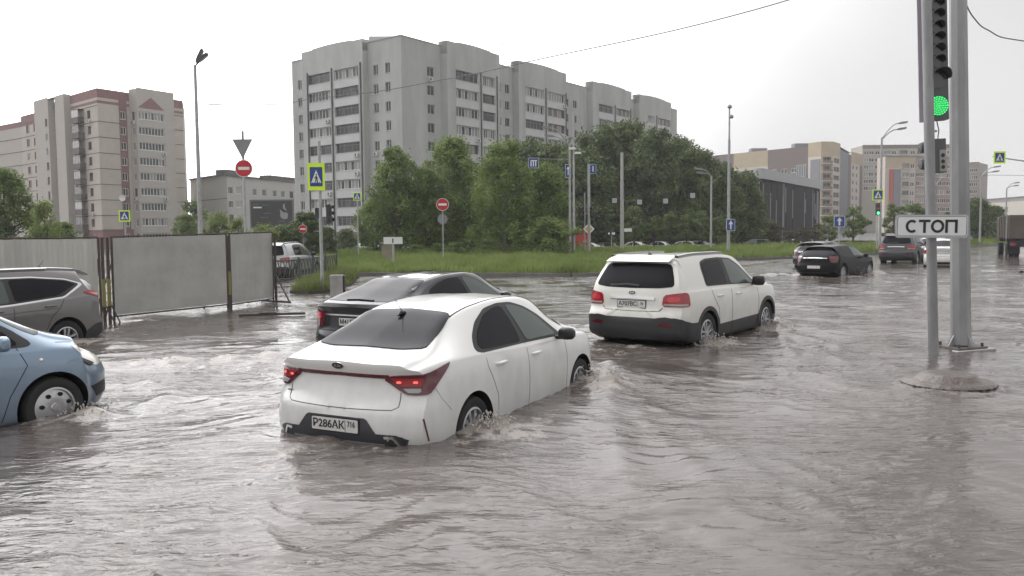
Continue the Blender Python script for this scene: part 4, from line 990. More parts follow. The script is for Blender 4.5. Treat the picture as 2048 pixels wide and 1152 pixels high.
def s_of(F_, u):
    """distance along facade seen at photo column u"""
    r = ray(u, 462); r = Vector((r.x, r.y)); p = Vector((F_.P0.x, F_.P0.y)); d = Vector((F_.d.x, F_.d.y))
    den = r.x * d.y - r.y * d.x; return -(r.x * p.y - r.y * p.x) / den
WG = M('window_glass_dark', (.018, .02, .024), .1, spec=.3); WG2 = M('window_glass_curtain', (.22, .22, .21), .15, spec=.5); WG3 = M('window_glass_grey', (.05, .053, .058), .1, spec=.35)
FW_ = M('white_window_frame', (.62, .62, .60), .5); FB = M('brown_window_frame', (.09, .05, .035), .6); FD = M('dark_window_frame', (.27, .27, .26), .6); FR = M('red_brown_frame', (.16, .055, .045), .6)
ROOFM = M('bitumen_roof', (.06, .06, .06), .8)
# ---- B1: big grey ten-storey block
GW = M('grey_brick_wall', (.39, .398, .378), .9, var=.16, vscale=.35, bump=.2, bscale=3, streak=.25)
GW2 = M('grey_panel', (.50, .50, .495), .85, var=.08, vscale=.5)
GWD = M('brown_brick_plinth', (.15, .135, .12), .9, var=.12, vscale=.8)
A = Pt(808, 124); B = Pt(592, 141); C = Pt(1353, 202)
ZB = -1.4
def loggia_style(r):
    q = r.random()
    if q < .45: return dict(fm=FW_, gm=WG, alt=WG2, fw=.11)
    if q < .58: return dict(fm=FW_, gm=WG2, alt=WG3, fw=.12)
    if q < .68: return dict(fm=FR, gm=WG3, alt=WG2, fw=.09)
    return dict(fm=FD, gm=WG, alt=WG3, fw=.06)
def tower_block(name, label, A, B, C, roofz, base, zc0, pitch, nf):
    pass
b1 = empty('apartment_building', (A.x, A.y, 0), 0, 'big grey ten storey apartment block rising behind the trees in the middle', 'apartment building')
mbw = MB([GW]); rr = random.Random(3)
ZC = [26.0 - 2.8 * k for k in range(10)]
def off_seg(F_, a0, a1, out): return F_.pt(a0, 0, out), F_.pt(a1, 0, out)
FL = Facade(MB(), B, A, 0, 1); FRt = Facade(MB(), A, C, 0, 1)
def block_face(F_, segs, ztop, root, mbw, wallm, panm, plm):
    """segs: (a0,a1,out,top,[window centre columns (a,w)],[balcony cols (a0,a1)])"""
    prev = 0.0
    for i, (a0, a1, out_, top, wins, bals) in enumerate(segs):
        if abs(out_ - prev) > .01:
            p = F_.pt(a0, 0, min(prev, out_)); q = F_.pt(a0, 0, max(prev, out_)); 
            mbw.use(wallm); mbw.add([(p.x, p.y, ZB), (q.x, q.y, ZB), (q.x, q.y, top), (p.x, p.y, top)], [(0, 1, 2, 3)])
        prev = out_
        P, Q = off_seg(F_, a0, a1, out_); G_ = Facade(mbw, P, Q, ZB, top); J = []
        for (a, w_) in wins:
            for k, zc in enumerate(ZC):
                G_.open(a - a0 - w_ / 2, a - a0 + w_ / 2, zc - .72, zc + .72, .16); J.append(('window', G_.op[-1], k))
        for (x0, x1) in bals:
            for k, zc in enumerate(ZC):
                G_.open(x0 - a0, x1 - a0, zc - .62, zc + .86, .35); J.append(('balcony', G_.op[-1], k))
        bx = [(x0 - a0, x1 - a0) for x0, x1 in bals]
        G_.cuts = [1.0 * ZC[9] + 1.2]; G_.acuts = []
        G_.wall(lambda a, z: plm if z < ZC[9] + 1.2 else (panm if any(p <= a <= q for p, q in bx) and z < ZC[0] + .9 else wallm))
        for kind, o, k in J:
            sd_ = rr.randrange(4)
            if kind == 'window':
                G_.fill(root, o, 'window', n=2, fm=FW_, gm=WG, tr=.0, seed=sd_, fw=.05)
                if rr.random() < .16: link('air_conditioner', acmesh(), root, G_.pt(o[0] + .5, o[2] - .75, 0) - root.location, G_.rz)
            else:
                st = loggia_style(rr); G_.fill(root, o, 'balcony_glazing', n=7 if st['fw'] > .08 else 6, seed=sd_, tr=.0 if st['fw'] > .08 else .72, **st)
                # thin slab edge line under the parapet
                m_ = mbw; m_.use(wallm); G_.boxp(m_, o[0] - .05, o[1] + .05, o[2] - .06, o[2] - .003, .0, .05)
                if rr.random() < .22: link('air_conditioner', acmesh(), root, G_.pt(o[1] - .5, o[2] - .85, 0) - root.location, G_.rz)
        if i + 1 < len(segs) and abs(segs[i + 1][2] - out_) < .01 and abs(segs[i + 1][3] - top) > .01: pass
    # close last step
    if abs(prev) > .01:
        p = F_.pt(segs[-1][1], 0, 0); q = F_.pt(segs[-1][1], 0, prev); mbw.add([(p.x, p.y, ZB), (q.x, q.y, ZB), (q.x, q.y, segs[-1][3]), (p.x, p.y, segs[-1][3])], [(0, 1, 2, 3)])
l = lambda u: s_of(FL, u)
segsL = [(0, l(622), 0, 29.9, [(l(607), 1.1)], []), (l(622), l(742), 1.0, 30.7, [], [(l(632), l(677)), (l(685), l(733))]), (l(742), FL.L, 0, 30.2, [(l(757.5), 1.1), (l(781), 1.1)], [])]
r_ = lambda u: s_of(FRt, u)
segsR = [(0, r_(886), 0, 30.2, [(r_(866), 1.6)], []), (r_(886), r_(990), 1.3, 30.9, [], [(r_(903), r_(948)), (r_(956), r_(981))]),
    (r_(990), r_(1028), 0, 29.7, [(r_(1000), 1.3), (r_(1017), 1.3)], []), (r_(1028), r_(1122), 1.3, 30.9, [], [(r_(1041), r_(1078)), (r_(1085), r_(1120))]),
    (r_(1122), r_(1175), 0, 29.7, [(r_(1134), 1.5), (r_(1151), 1.5)], []), (r_(1175), r_(1252), 1.3, 30.9, [], [(r_(1187), r_(1216)), (r_(1222), r_(1249))]),
    (r_(1252), r_(1268), 0, 29.7, [(r_(1260), 1.3)], []), (r_(1268), r_(1331), 1.3, 30.9, [], [(r_(1284), r_(1299)), (r_(1305), r_(1330))]), (r_(1331), FRt.L, 0, 30.0, [], [])]
block_face(FL, segsL, 30, b1, mbw, GW, GW2, GWD); block_face(FRt, segsR, 30, b1, mbw, GW, GW2, GWD)
# far sides + curved parapets over the bays
depth = 15.0
nb = FRt.n * -depth; C2 = C + nb; B2_ = B + FL.n * -0
D_ = B + (FRt.d * 0)
Fb = Facade(mbw, C, C + nb, ZB, 30.0); Fb.wall(lambda a, z: GW)
Fc = Facade(mbw, C + nb, B + (C - A).normalized() * 16, ZB, 30.0); Fc.wall(lambda a, z: GW)
Fd = Facade(mbw, B + (C - A).normalized() * 16, B, ZB, 29.9); Fd.wall(lambda a, z: GW)
mbw.xf = Matrix.Translation((-A.x, -A.y, 0)); 
mbw.v = [(x - A.x, y - A.y, z) for x, y, z in mbw.v]; mbw.xf = None
mbw.build('wall', b1)
rf = MB([ROOFM]); pts = [B, A, C, C + nb, B + (C - A).normalized() * 16]
rf.add([(p.x - A.x, p.y - A.y, 29.55) for p in pts], [(0, 1, 2, 3, 4)]); 
for (F_, segs) in ((FL, segsL), (FRt, segsR)):
    for (a0, a1, out_, top, wns, bals) in segs:
        if not bals: rf.use(M('parapet_cap', (.3, .3, .29), .7)); P_ = Facade(rf, F_.pt(a0, 0, out_) - b1.location, F_.pt(a1, 0, out_) - b1.location, 0, 1); P_.boxp(rf, -.02, P_.L + .02, top - .002, top + .12, -.4, .08); continue
        G_ = Facade(MB(), F_.pt(a0, 0, out_) - b1.location, F_.pt(a1, 0, out_) - b1.location, 0, 1); Ln = G_.L
        prof = [(0, .0), (Ln * .18, 0.02), (Ln * .18, .14)] + [(Ln * (.18 + .64 * t), .14 + .16 * math.sin(math.pi * t)) for t in (.15, .3, .5, .7, .85)] + [(Ln * .82, .14), (Ln * .82, .02), (Ln, 0)]
        rf.use(GW); n_ = len(prof); vs = [G_.pt(a, top - .003 + z, -.003) for a, z in prof] + [G_.pt(a, top + z, -.45) for a, z in prof]
        rf.add(vs, [(i, i + 1, n_ + i + 1, n_ + i) for i in range(n_ - 1)] + [tuple(range(n_)), tuple(range(2 * n_ - 1, n_ - 1, -1))])
        for sd2 in (0, Ln): p0 = G_.pt(sd2, 29, 0); p1 = G_.pt(sd2, 29, -1.7); rf.add([p0, p1, p1 + Vector((0, 0, top - 29)), p0 + Vector((0, 0, top - 29))], [(0, 1, 2, 3)])
        p0 = G_.pt(0, top - 2, -1.6); p1 = G_.pt(Ln, top - 2, -1.6); rf.add([p0, p1, p1 + Vector((0, 0, 2)), p0 + Vector((0, 0, 2))], [(0, 1, 2, 3)]); q0 = G_.pt(0, top, -.44); q1 = G_.pt(Ln, top, -.44); rf.add([q0, q1, G_.pt(Ln, top, -1.6), G_.pt(0, top, -1.6)], [(0, 1, 2, 3)])
rf.use(GW2); 
for (u, d_) in ((774, 132), (884, 140)):
    p = Pt(u, d_) - A; rf.box(p.x - 2, p.x + 2, p.y - 1.5, p.y + 1.5, 29.6, 31.6)
rf.build('roof', b1)
for u in (633, 681, 738): dp = MB([DKSTEEL]); a = l(u); out_ = 1.0; p = FL.pt(a, 0, out_ + .08) - b1.location; dp.tube([(p.x, p.y, ZB), (p.x, p.y, 27.3)], .13, 6); dp.build('drainpipe', b1)
for u in (952, 984, 1081, 1121, 1219, 1250, 1302): dp = MB([DKSTEEL]); a = r_(u); p = FRt.pt(a, 0, 1.38 if u not in (984, 1121, 1250) else 1.38) - b1.location; dp.tube([(p.x, p.y, ZB), (p.x, p.y, 27.3)], .12, 6); dp.build('drainpipe', b1)
for u, d_, h in ((750, 133, 5.0), (1008, 150, 4.0), (1150, 170, 4.2)):
    an = MB([DKSTEEL]); p = Pt(u, d_) - A; an.tube([(p.x, p.y, 29.5), (p.x, p.y, 31 + h)], .05, 5); an.tube([(p.x - .4, p.y, 31 + h - .6), (p.x + .4, p.y, 31 + h - .6)], .03, 4)
    an.build('roof_antenna', b1)

# ---- B2: beige and pink nine-storey block on the left
BE = M('beige_panel', (.44, .40, .35), .9, var=.07, vscale=.5); PK = M('pink_brick', (.21, .11, .105), .9, var=.1, vscale=1.5, bump=.2, bscale=4); BR2 = M('brown_panel', (.40, .37, .335), .9, var=.07); SEAM = M('panel_seam', (.10, .09, .085), .9)
A2 = Pt(205, 152.6); R2 = Pt(374, 168); L2 = Pt(52, 178); L3 = Pt(-60, 196)
b2 = empty('apartment_building', (A2.x, A2.y, 0), 0, 'beige and pink nine storey apartment block on the far left behind the corrugated fence', 'apartment building')
m2 = MB([BE]); ZC2 = [23.7 - 2.8 * k for k in range(9)]; ZS = [25.0 - 2.8 * k for k in range(9)]
r2 = random.Random(9)
def face2(P, Q, zt, wins, loggias, matf, seams=True, root=b2, mb=m2, zb=-2.2, zcs=ZC2, zss=ZS, brown=.5):
    G_ = Facade(mb, P, Q, zb, zt); J = []
    for (a, w_) in wins:
        for zc in zcs: G_.open(a - w_ / 2, a + w_ / 2, zc - .7, zc + .75, .15); J.append(('window', G_.op[-1]))
    for (a0, a1) in loggias:
        for zc in zcs: G_.open(a0, a1, zc - .6, zc + .85, .2); J.append(('balcony', G_.op[-1]))
    G_.cuts = [z for z in (25.4, 25.9, 26.4, 2.8, 3.1) if zb < z < zt]
    G_.wall(matf)
    for kd, o in J:
        if kd == 'window': G_.fill(root, o, 'window', n=2 if o[1] - o[0] < 1.5 else 3, fm=FR if r2.random() < brown else FW_, gm=r2.choice([WG, WG3]), seed=r2.randrange(3), fw=.09)
        else: G_.fill(root, o, 'balcony_glazing', n=8, fm=FW_, gm=r2.choice([WG3, WG2, WG]), alt=WG2 if r2.random() < .5 else WG3, seed=r2.randrange(4), fw=.12)
        if r2.random() < .14: link('air_conditioner', acmesh(), root, G_.pt(o[1] - .3, o[2] - .8, 0) - root.location, G_.rz)
    if seams:
        mb.use(SEAM)
        for z in zss:
            if z > zt - 1.5: continue
            ops = sorted((o[0], o[1]) for o in G_.op if o[2] < z < o[3]); a = 0
            G_.boxp(mb, .0, G_.L, z - .07, z + .05, 0.004, .05)
    return G_
FR2 = Facade(MB(), A2, R2, 0, 1); sr = lambda u: s_of(FR2, u)
def mat_std(a, z): return PK if (z > 25.9 or z < 2.9) else BE
bA, bB = sr(268), sr(342)
s1_ = FR2.pt(bA, 0, 0); s2_ = FR2.pt(bB, 0, 0)
pk0, pk1 = sr(247), sr(263)
def mr2(a, z): return PK if (z > 26.4 or 25.4 < z < 25.9 or z < 2.9 or pk0 <= a <= pk1) else BE
g_ = Facade(m2, A2, s1_, -2.2, 28.0); g_.acuts = [pk0, pk1]; ops = []
for zc in ZC2: g_.open(sr(255) - .55, sr(255) + .55, zc - .7, zc + .75, .15)
g_.cuts = [25.4, 25.9, 26.4, 2.9]; g_.wall(mr2)
for o in g_.op: g_.fill(b2, o, 'window', n=2, fm=FW_, gm=WG, fw=.1)
m2.use(SEAM)
for z in ZS[1:]: g_.boxp(m2, 0, pk0, z - .07, z + .05, .004, .05)
t1_ = FR2.pt(bA, 0, 2.2); t2_ = FR2.pt(bB, 0, 2.2)
face2(s1_, t1_, 28.6, [(1.1, .8)], [], lambda a, z: BR2, seams=False)
fb = Facade(MB(), t1_, t2_, 0, 1)
face2(t1_, t2_, 28.8, [], [(s_of(fb, 286), s_of(fb, 336))], lambda a, z: BR2 if z < 27 else BR2, seams=False)
face2(t2_, s2_, 28.6, [], [], lambda a, z: BR2, seams=False)
gg = face2(s2_, R2, 28.0, [], [], lambda a, z: PK if (z > 26.4 or 25.4 < z < 25.9 or z < 2.9) else BE)
# gable ornament
mg = MB([PK]); fo = Facade(mg, t1_, t2_, 0, 1); am = (s_of(fb, 286) + s_of(fb, 336)) / 2
mg.add([fo.pt(am - 2.8, 25.2, .03), fo.pt(am + 2.8, 25.2, .03), fo.pt(am, 27.3, .03), fo.pt(am - 2.8, 25.2, -.1), fo.pt(am + 2.8, 25.2, -.1), fo.pt(am, 27.3, -.1)], [(0, 1, 2), (0, 1, 4, 3), (1, 2, 5, 4), (2, 0, 3, 5)])
mg.v = [(x - A2.x, y - A2.y, z) for x, y, z in mg.v]; mg.build('gable_ornament', b2)
FL2 = Facade(MB(), L2, A2, 0, 1); sl2 = lambda u: s_of(FL2, u)
c0, c1 = sl2(92), sl2(152)
pa, pb = FL2.pt(c0, 0, 0), FL2.pt(c1, 0, 0); qa, qb = FL2.pt(c0, 0, 1.2), FL2.pt(sl2(120), 0, 1.2); qa2, qb2 = FL2.pt(sl2(134), 0, 1.2), FL2.pt(c1, 0, 1.2)
face2(L2, pa, 26.6, [(sl2(65), 1.8), (sl2(78), .9)], [], lambda a, z: PK if z > 24.6 else BE, brown=.9)
face2(pa, qa, 28.2, [], [], lambda a, z: BR2, seams=False)
fq = Facade(MB(), qa, qb, 0, 1)
face2(qa, qb, 28.4, [(s_of(fq, 102), 1.1)], [], lambda a, z: BR2, seams=False)
face2(qb, FL2.pt(sl2(120), 0, 0), 28.2, [], [], lambda a, z: BR2, seams=False)
p_ = FL2.pt(sl2(120), 0, 0); q_ = FL2.pt(sl2(134), 0, 0)
face2(p_, q_, 27.6, [((sl2(127) - sl2(120)), 1.2)], [], lambda a, z: BE if z < 25.5 else PK, seams=True, brown=.2)
face2(q_, qa2, 28.2, [], [], lambda a, z: BR2, seams=False); face2(qa2, qb2, 28.2, [], [], lambda a, z: BR2, seams=False); face2(qb2, pb, 28.2, [], [], lambda a, z: BR2, seams=False)
ww = sl2(185) - c1
gl = face2(pb, A2, 28.0, [(sl2(157) - c1, 1.1), (sl2(187) - c1, 1.5)], [], lambda a, z: PK if (z > 26.4 or z < 2.9 or 25.4 < z < 25.9) else BE, brown=.8)
# projecting balconies in the middle of that wall
mbz = MB([M('dark_balcony', (.085, .065, .06), .7)])
for k, zc in enumerate(ZC2):
    a = sl2(171) - c1; bm_ = MB([MATS['dark_balcony'], WG3, FW_, FR]); f_ = Facade(bm_, gl.P0 - b2.location, gl.P0 - b2.location + gl.d * gl.L, 0, 1)
    f_.boxp(bm_, a - 1.5, a + 1.5, zc - 1.3, zc - 1.15, .0, 1.1); f_.boxp(bm_, a - 1.5, a + 1.5, zc - 1.15, zc - .25, 1.02, 1.1)
    f_.boxp(bm_, a - 1.5, a - 1.42, zc - 1.15, zc - .25, 0, 1.02); f_.boxp(bm_, a + 1.42, a + 1.5, zc - 1.15, zc - .25, 0, 1.02)
    bm_.use(FR if k % 3 else FW_); 
    for q in range(5): f_.boxp(bm_, a - 1.46 + q * .7, a - 1.38 + q * .7, zc - .25, zc + 1.1, 1.03, 1.09)
    bm_.use(WG3 if k % 2 else WG2); f_.boxp(bm_, a - 1.4, a + 1.4, zc - .25, zc + 1.05, 1.045, 1.07)
    bm_.use(MATS['dark_balcony']); f_.boxp(bm_, a - 1.5, a + 1.5, zc + 1.1, zc + 1.2, 0, 1.1); bm_.build('balcony', b2)
face2(L3, L2 + Vector((-.0, 0, 0)), 25.6, [(2.5, 1.6), (5.2, 1.2), (8.6, 1.6), (11.5, 1.0)], [], lambda a, z: BR2 if z < 24 else PK, brown=.3)
bk = [L3 + Vector((4, 14, 0)), R2 + Vector((-5, 14, 0))]
Facade(m2, R2, bk[1], -2.2, 28).wall(lambda a, z: BE); Facade(m2, bk[1], bk[0], -2.2, 25.6).wall(lambda a, z: BE); Facade(m2, bk[0], L3, -2.2, 25.6).wall(lambda a, z: BE)
m2.use(ROOFM); m2.add([(p.x, p.y, 27.5) for p in (pa, A2, R2, bk[1], bk[0] + Vector((8, 0, 0)))], [(0, 1, 2, 3, 4)]); m2.add([(p.x, p.y, 25.4) for p in (L3, L2, pa, bk[0] + Vector((8, 0, 0)), bk[0])], [(0, 1, 2, 3, 4)])
m2.add([(p.x, p.y, 28.3) for p in (s1_, t1_, t2_, s2_)], [(0, 1, 2, 3)]); m2.add([(p.x, p.y, 28.1) for p in (pa, qa, qb2, pb)], [(0, 1, 2, 3)])
m2.v = [(x - A2.x, y - A2.y, z) for x, y, z in m2.v]; m2.build('wall', b2)
an = MB([DKSTEEL]); 
for u in (226, 255): p = Pt(u, 160) - A2; an.tube([(p.x, p.y, 27.5), (p.x, p.y, 31.0)], .05, 5)
an.build('roof_antenna', b2)
sdsh = MB([WHITEP]); p = FR2.pt(sr(244), 8.6, .5) - b2.location; sdsh.lathe([(.001, .12), (.3, .09), (.62, -.05), (.6, -.07), (.3, .05), (.001, .08)], 18, 'y', tuple(p)); sdsh.build('satellite_dish', b2)

# ---- B3: low beige block between them
A3 = Pt(457, 170); L_3 = Pt(384, 186); R3 = Pt(640, 205)
b3 = empty('apartment_building', (A3.x, A3.y, 0), 0, 'low beige panel block seen above the grey fence, between the two tall blocks', 'apartment building')
m3 = MB([BE]); BE3 = M('pale_panel', (.46, .45, .42), .9, var=.07); zc3 = [10.6, 7.8, 5.0, 2.2, -.4]
face2(L_3, A3, 13.6, [], [], lambda a, z: BE3, root=b3, mb=m3, zcs=zc3, zss=[12.8, 9.0, 5.2, 1.6])
F3 = Facade(MB(), A3, R3, 0, 1); s3 = lambda u: s_of(F3, u)
face2(A3, R3, 13.4, [(s3(u), 1.5) for u in (464, 512, 531, 552, 568, 585, 604)], [(s3(474), s3(486))], lambda a, z: BE3, root=b3, mb=m3, zcs=zc3, zss=[], seams=False, brown=.1)
Facade(m3, R3, R3 + Vector((-6, 12, 0)), -2, 13.4).wall(lambda a, z: BE3); Facade(m3, L_3 + Vector((4, 14, 0)), L_3, -2, 13.6).wall(lambda a, z: BE3)
m3.use(SEAM); g3 = Facade(m3, L_3, A3, 0, 1); g3.boxp(m3, -.2, g3.L + .2, 13.6, 13.9, -.3, .35); g3 = Facade(m3, A3, R3, 0, 1); g3.boxp(m3, 0, g3.L, 13.4, 13.7, -.3, .35)
g3.boxp(m3, s3(465), s3(505), 13.7, 14.8, -3.5, -.8); g3.boxp(m3, s3(550), s3(600), 13.7, 14.6, -3.5, -.8)
m3.use(ROOFM); m3.add([(p.x, p.y, 13.5) for p in (L_3, A3, R3, R3 + Vector((-6, 12, 0)), L_3 + Vector((4, 14, 0)))], [(0, 1, 2, 3, 4)])
m3.v = [(x - A3.x, y - A3.y, z) for x, y, z in m3.v]; m3.build('wall', b3)

# ---- B4: brown / ochre modern block on the right
BRN = M('brown_cladding', (.15, .115, .105), .8, var=.08); OCH = M('ochre_render', (.40, .33, .225), .85, var=.08, vscale=.4); CRM = M('cream_band', (.50, .45, .40), .8); GRC = M('grey_cladding', (.17, .17, .19), .7, var=.06); CW = M('curtain_glass', (.12, .15, .18), .15, spec=.6); RDS = M('red_stripe', (.35, .07, .06), .7)
P0 = Pt(1424, 338); P1 = Pt(1614, 302); P2 = Pt(1640, 296); P3 = Pt(1664, 297); P4 = Pt(1678, 304); P5 = Pt(1700, 330); P6 = Pt(1722, 345); 
b4 = empty('apartment_building', (P1.x, P1.y, 0), 0, 'brown and ochre modern apartment block behind the dark ribbed hall, with a rounded ochre corner', 'apartment building')
m4 = MB([BRN]); r4 = random.Random(4); zc4 = [25.6 - 3.0 * k for k in range(9)]
F4 = Facade(MB(), P0, P1, 0, 1); s4 = lambda u: s_of(F4, u)
def mat4(a, z):
    if a < s4(1466): return BRN
    if a < s4(1534) and z > 24: return OCH if z > 25.2 else CRM
    if s4(1534) > a: return GRC
    return BRN
g4 = Facade(m4, P0, P1, -2, 31.0); J = []
for u in (1545, 1566, 1586):
    for zc in zc4[1:]: g4.open(s4(u) - 1.4, s4(u) + 1.4, zc - .7, zc + 1.1, .2); J.append((g4.op[-1], 0))
g4.acuts = [s4(1466), s4(1534)]; g4.cuts = [24, 25.2]; g4.wall(mat4)
for o, _ in J: g4.fill(b4, o, 'window', n=2, fm=FW_, gm=WG2 if r4.random() < .5 else WG3, fw=.2)
def cwall(a0, a1, z0, z1, mat, out_=.2, nx=4, nz=4):
    cwm = MB([CW]); cwm.use(mat); g4.boxp(cwm, a0, a1, z0, z1, .0, out_); cwm.use(CRM)
    for i in range(nx + 1): a = a0 + (a1 - a0) * i / nx; g4.boxp(cwm, a - .08, a + .08, z0, z1, out_ - .05, out_ + .06)
    for i in range(nz + 1): z = z0 + (z1 - z0) * i / nz; g4.boxp(cwm, a0, a1, z - .08, z + .08, out_ - .05, out_ + .05)
    cwm.v = [(x - P1.x, y - P1.y, z) for x, y, z in cwm.v]; cwm.build('curtain_wall', b4)
cwall(s4(1592), s4(1611), 8, 24.5, CW); cwall(s4(1500), s4(1534), 12, 23.6, CW, .15, 5, 4)
g4.boxp(m4, 0, 0, 0, 0, 0, 0) if False else None
def corner(Pa, Pb, topm, n_b, seed, ztop=32.0, wallm=OCH, baseb=True):
    f = Facade(m4, Pa, Pb, -2, ztop); 
    for zc in zc4: f.open(f.L * .18, f.L * .82, zc - 1.0, zc + 1.1, 1.0)
    f.cuts = [27.0]; f.wall(lambda a, z: topm if z > 27.0 else (wallm))
    for o in f.op: f.fill(b4, o, 'balcony_glazing', n=3, fm=FD, gm=WG, alt=WG3, fw=.12, sill=False)
    m4.use(CRM)
    for zc in zc4: f.boxp(m4, f.L * .05, f.L * .95, zc - 1.35, zc - 1.05, .0, .9)
    m4.use(M('balcony_rail', (.16, .11, .09), .6))
    for zc in zc4: f.boxp(m4, f.L * .12, f.L * .88, zc - 1.05, zc - .2, .7, .78)
    return f
f = Facade(m4, P1, P2, -2, 32.0); f.cuts = [27.0]; f.wall(lambda a, z: OCH if z > 27 else (RDS if a < 1.2 else CRM)); f.acuts = []
cwm = MB([GRC]); fo = Facade(cwm, P1 - b4.location, P2 - b4.location, 0, 1); fo.boxp(cwm, 1.4, fo.L - .3, 8, 26.0, 0, .15); cwm.build('bay_panel', b4)
corner(P2, P3, OCH, 9, 1); 
f = Facade(m4, P3, P4, -2, 32.0); 
for zc in zc4: f.open(.8, f.L - .8, zc - .8, zc + .9, .2)
f.cuts = [27.0]; f.wall(lambda a, z: OCH if z > 27 else CRM)
for o in f.op: f.fill(b4, o, 'window', n=2, fm=FD, gm=WG3, fw=.12)
f = Facade(m4, P4, P5, -2, 30.0); f.acuts = [f.L * .3, f.L * .7]; f.wall(lambda a, z: GRC if a < f.L * .7 else BRN)
f = Facade(m4, P5, P6, -2, 31.5)
for zc in zc4: f.open(2, 4.6, zc - .8, zc + .9, .2); f.open(8, 10.6, zc - .8, zc + .9, .2)
f.acuts = [6, 14]; f.cuts = [27]; f.wall(lambda a, z: OCH if z > 27 else (CRM if a < 14 else BRN))
for o in f.op: f.fill(b4, o, 'window', n=2, fm=FW_, gm=WG, fw=.12)
m4.use(ROOFM); m4.add([(p.x, p.y, 30.8) for p in (P0, P1, P4, P5, P0 + Vector((10, 25, 0)))], [(0, 1, 2, 3, 4)]); m4.add([(p.x, p.y, 31.2) for p in (P1, P2, P3, P4)], [(0, 1, 2, 3)])
Facade(m4, P6, P6 + Vector((-40, 30, 0)), -2, 30).wall(lambda a, z: GRC); Facade(m4, P6 + Vector((-40, 30, 0)), P0, -2, 30).wall(lambda a, z: GRC)
m4.use(GRC)
for u, d_ in ((1517, 325), (1604, 308)): p = Pt(u, d_); m4.box(p.x - 3, p.x + 3, p.y, p.y + 4, 30.8, 32.6)
m4.v = [(x - P1.x, y - P1.y, z) for x, y, z in m4.v]; m4.build('wall', b4)
# ---- B5: further slabs on the right
def slab(name, label, u0, d0, u1, d1, ztop, base, cols, wallm, topm=None, th=12, bal=None, nf=9, pitch=2.9, fm=FW_, side_left=True, topz=2.5):
    a = Pt(u0, d0); b_ = Pt(u1, d1); r = empty(name, (a.x, a.y, 0), 0, label, 'apartment building')
    mm = MB([wallm]); f = Facade(mm, a, b_, base, ztop); zc = [ztop - 3.0 - pitch * k for k in range(nf)]; J = []
    for u, w_ in cols:
        x = s_of(f, u)
        for z in zc: f.open(x - w_ / 2, x + w_ / 2, z - .75, z + .8, .15); J.append((f.op[-1], 'window'))
    for u0_, u1_ in (bal or []):
        for z in zc: f.open(s_of(f, u0_), s_of(f, u1_), z - .6, z + .9, .5); J.append((f.op[-1], 'balcony_glazing'))
    f.cuts = [ztop - topz]; f.wall(lambda x, z: (topm or wallm) if z > ztop - topz else wallm)
    rr5 = random.Random(u0)
    for o, nm in J: f.fill(r, o, nm, n=2 if nm == 'window' else 5, fm=fm if nm == 'window' else rr5.choice([fm, FD]), gm=rr5.choice([WG, WG3, WG2]), fw=.14, seed=rr5.randrange(3))
    bv = f.n * -th
    Facade(mm, a + bv, a, base, ztop).wall(lambda x, z: wallm); Facade(mm, b_, b_ + bv, base, ztop).wall(lambda x, z: wallm); Facade(mm, b_ + bv, a + bv, base, ztop).wall(lambda x, z: wallm)
    mm.use(ROOFM); mm.add([(p.x, p.y, ztop - .4) for p in (a, b_, b_ + bv, a + bv)], [(0, 1, 2, 3)]); mm.use(GRC); f.boxp(mm, 0, f.L, ztop + .003, ztop + .25, -.4, .2)
    mm.use(CRM)
    for o, nm in J:
        if nm != 'window': f.boxp(mm, o[0] - .2, o[1] + .2, o[2] - .25, o[2] - .02, .0, .5)
    mm.v = [(x - a.x, y - a.y, z) for x, y, z in mm.v]; mm.build('wall', r); return r, f
slab('apartment_building', 'grey weathered slab block with a brown roof band, behind the street lamp on the right', 1722, 350, 1905, 350, 35.6, -2, [(1730, 2), (1740, 2), (1752, 2), (1785, 2), (1822, 2), (1835, 2), (1850, 2), (1885, 2), (1895, 2)], M('weathered_panel', (.36, .325, .285), .9, var=.1), M('brown_band', (.17, .13, .1), .9), bal=[(1765, 1778), (1796, 1812), (1862, 1876)], nf=6, topz=1.3)
slab('apartment_building', 'ochre and cream apartment block with a red glazed strip, right of the ochre corner block', 1768, 272, 1828, 272, 24.5, -2, [(1822, 1.4)], M('cream_wall', (.46, .40, .35), .85, var=.08), OCH, bal=[(1802, 1816)], nf=7, topz=3.6, th=6)
g_f = MB([RDS]); a = Pt(1770, 271.8); fo = Facade(g_f, (0, 0), (Pt(1828, 271.8) - a)[:2], 0, 1); fo.boxp(g_f, 1.0, 2.3, 8, 20.5, 0, .25); g_f.use(GRC); fo.boxp(g_f, 2.4, 4.6, 8, 20.5, 0, .24)
g_f.build('glazed_strip', bpy.data.objects['apartment_building.005'], (.3, -.03, 0)) if 'apartment_building.005' in bpy.data.objects else None
slab('apartment_building', 'brown brick apartment block between the two steel posts', 1828, 285, 1905, 292, 25.5, -2, [(1834, 1.8), (1842, 1.8), (1852, 1.8), (1878, 1.8), (1886, 1.8), (1895, 1.8)], M('brown_brick', (.30, .22, .19), .9, var=.1), bal=[(1860, 1872)], nf=8)
slab('apartment_building', 'narrow taupe tower block just right of the thick steel pole', 1905, 352, 1955, 346, 28.0, -2, [(1940, 1.5), (1948, 1.5)], M('taupe_wall', (.30, .25, .225), .9, var=.06), bal=[(1916, 1926)], nf=8, th=16)
slab('apartment_building', 'long low beige building on the skyline at the right edge', 1966, 245, 2075, 215, 9.6, -2, [(1980, 2), (1995, 2), (2010, 2)], M('sand_wall', (.44, .41, .37), .9, var=.07), M('sand_band', (.25, .23, .21), .9), nf=2, pitch=3.0, topz=1.0)
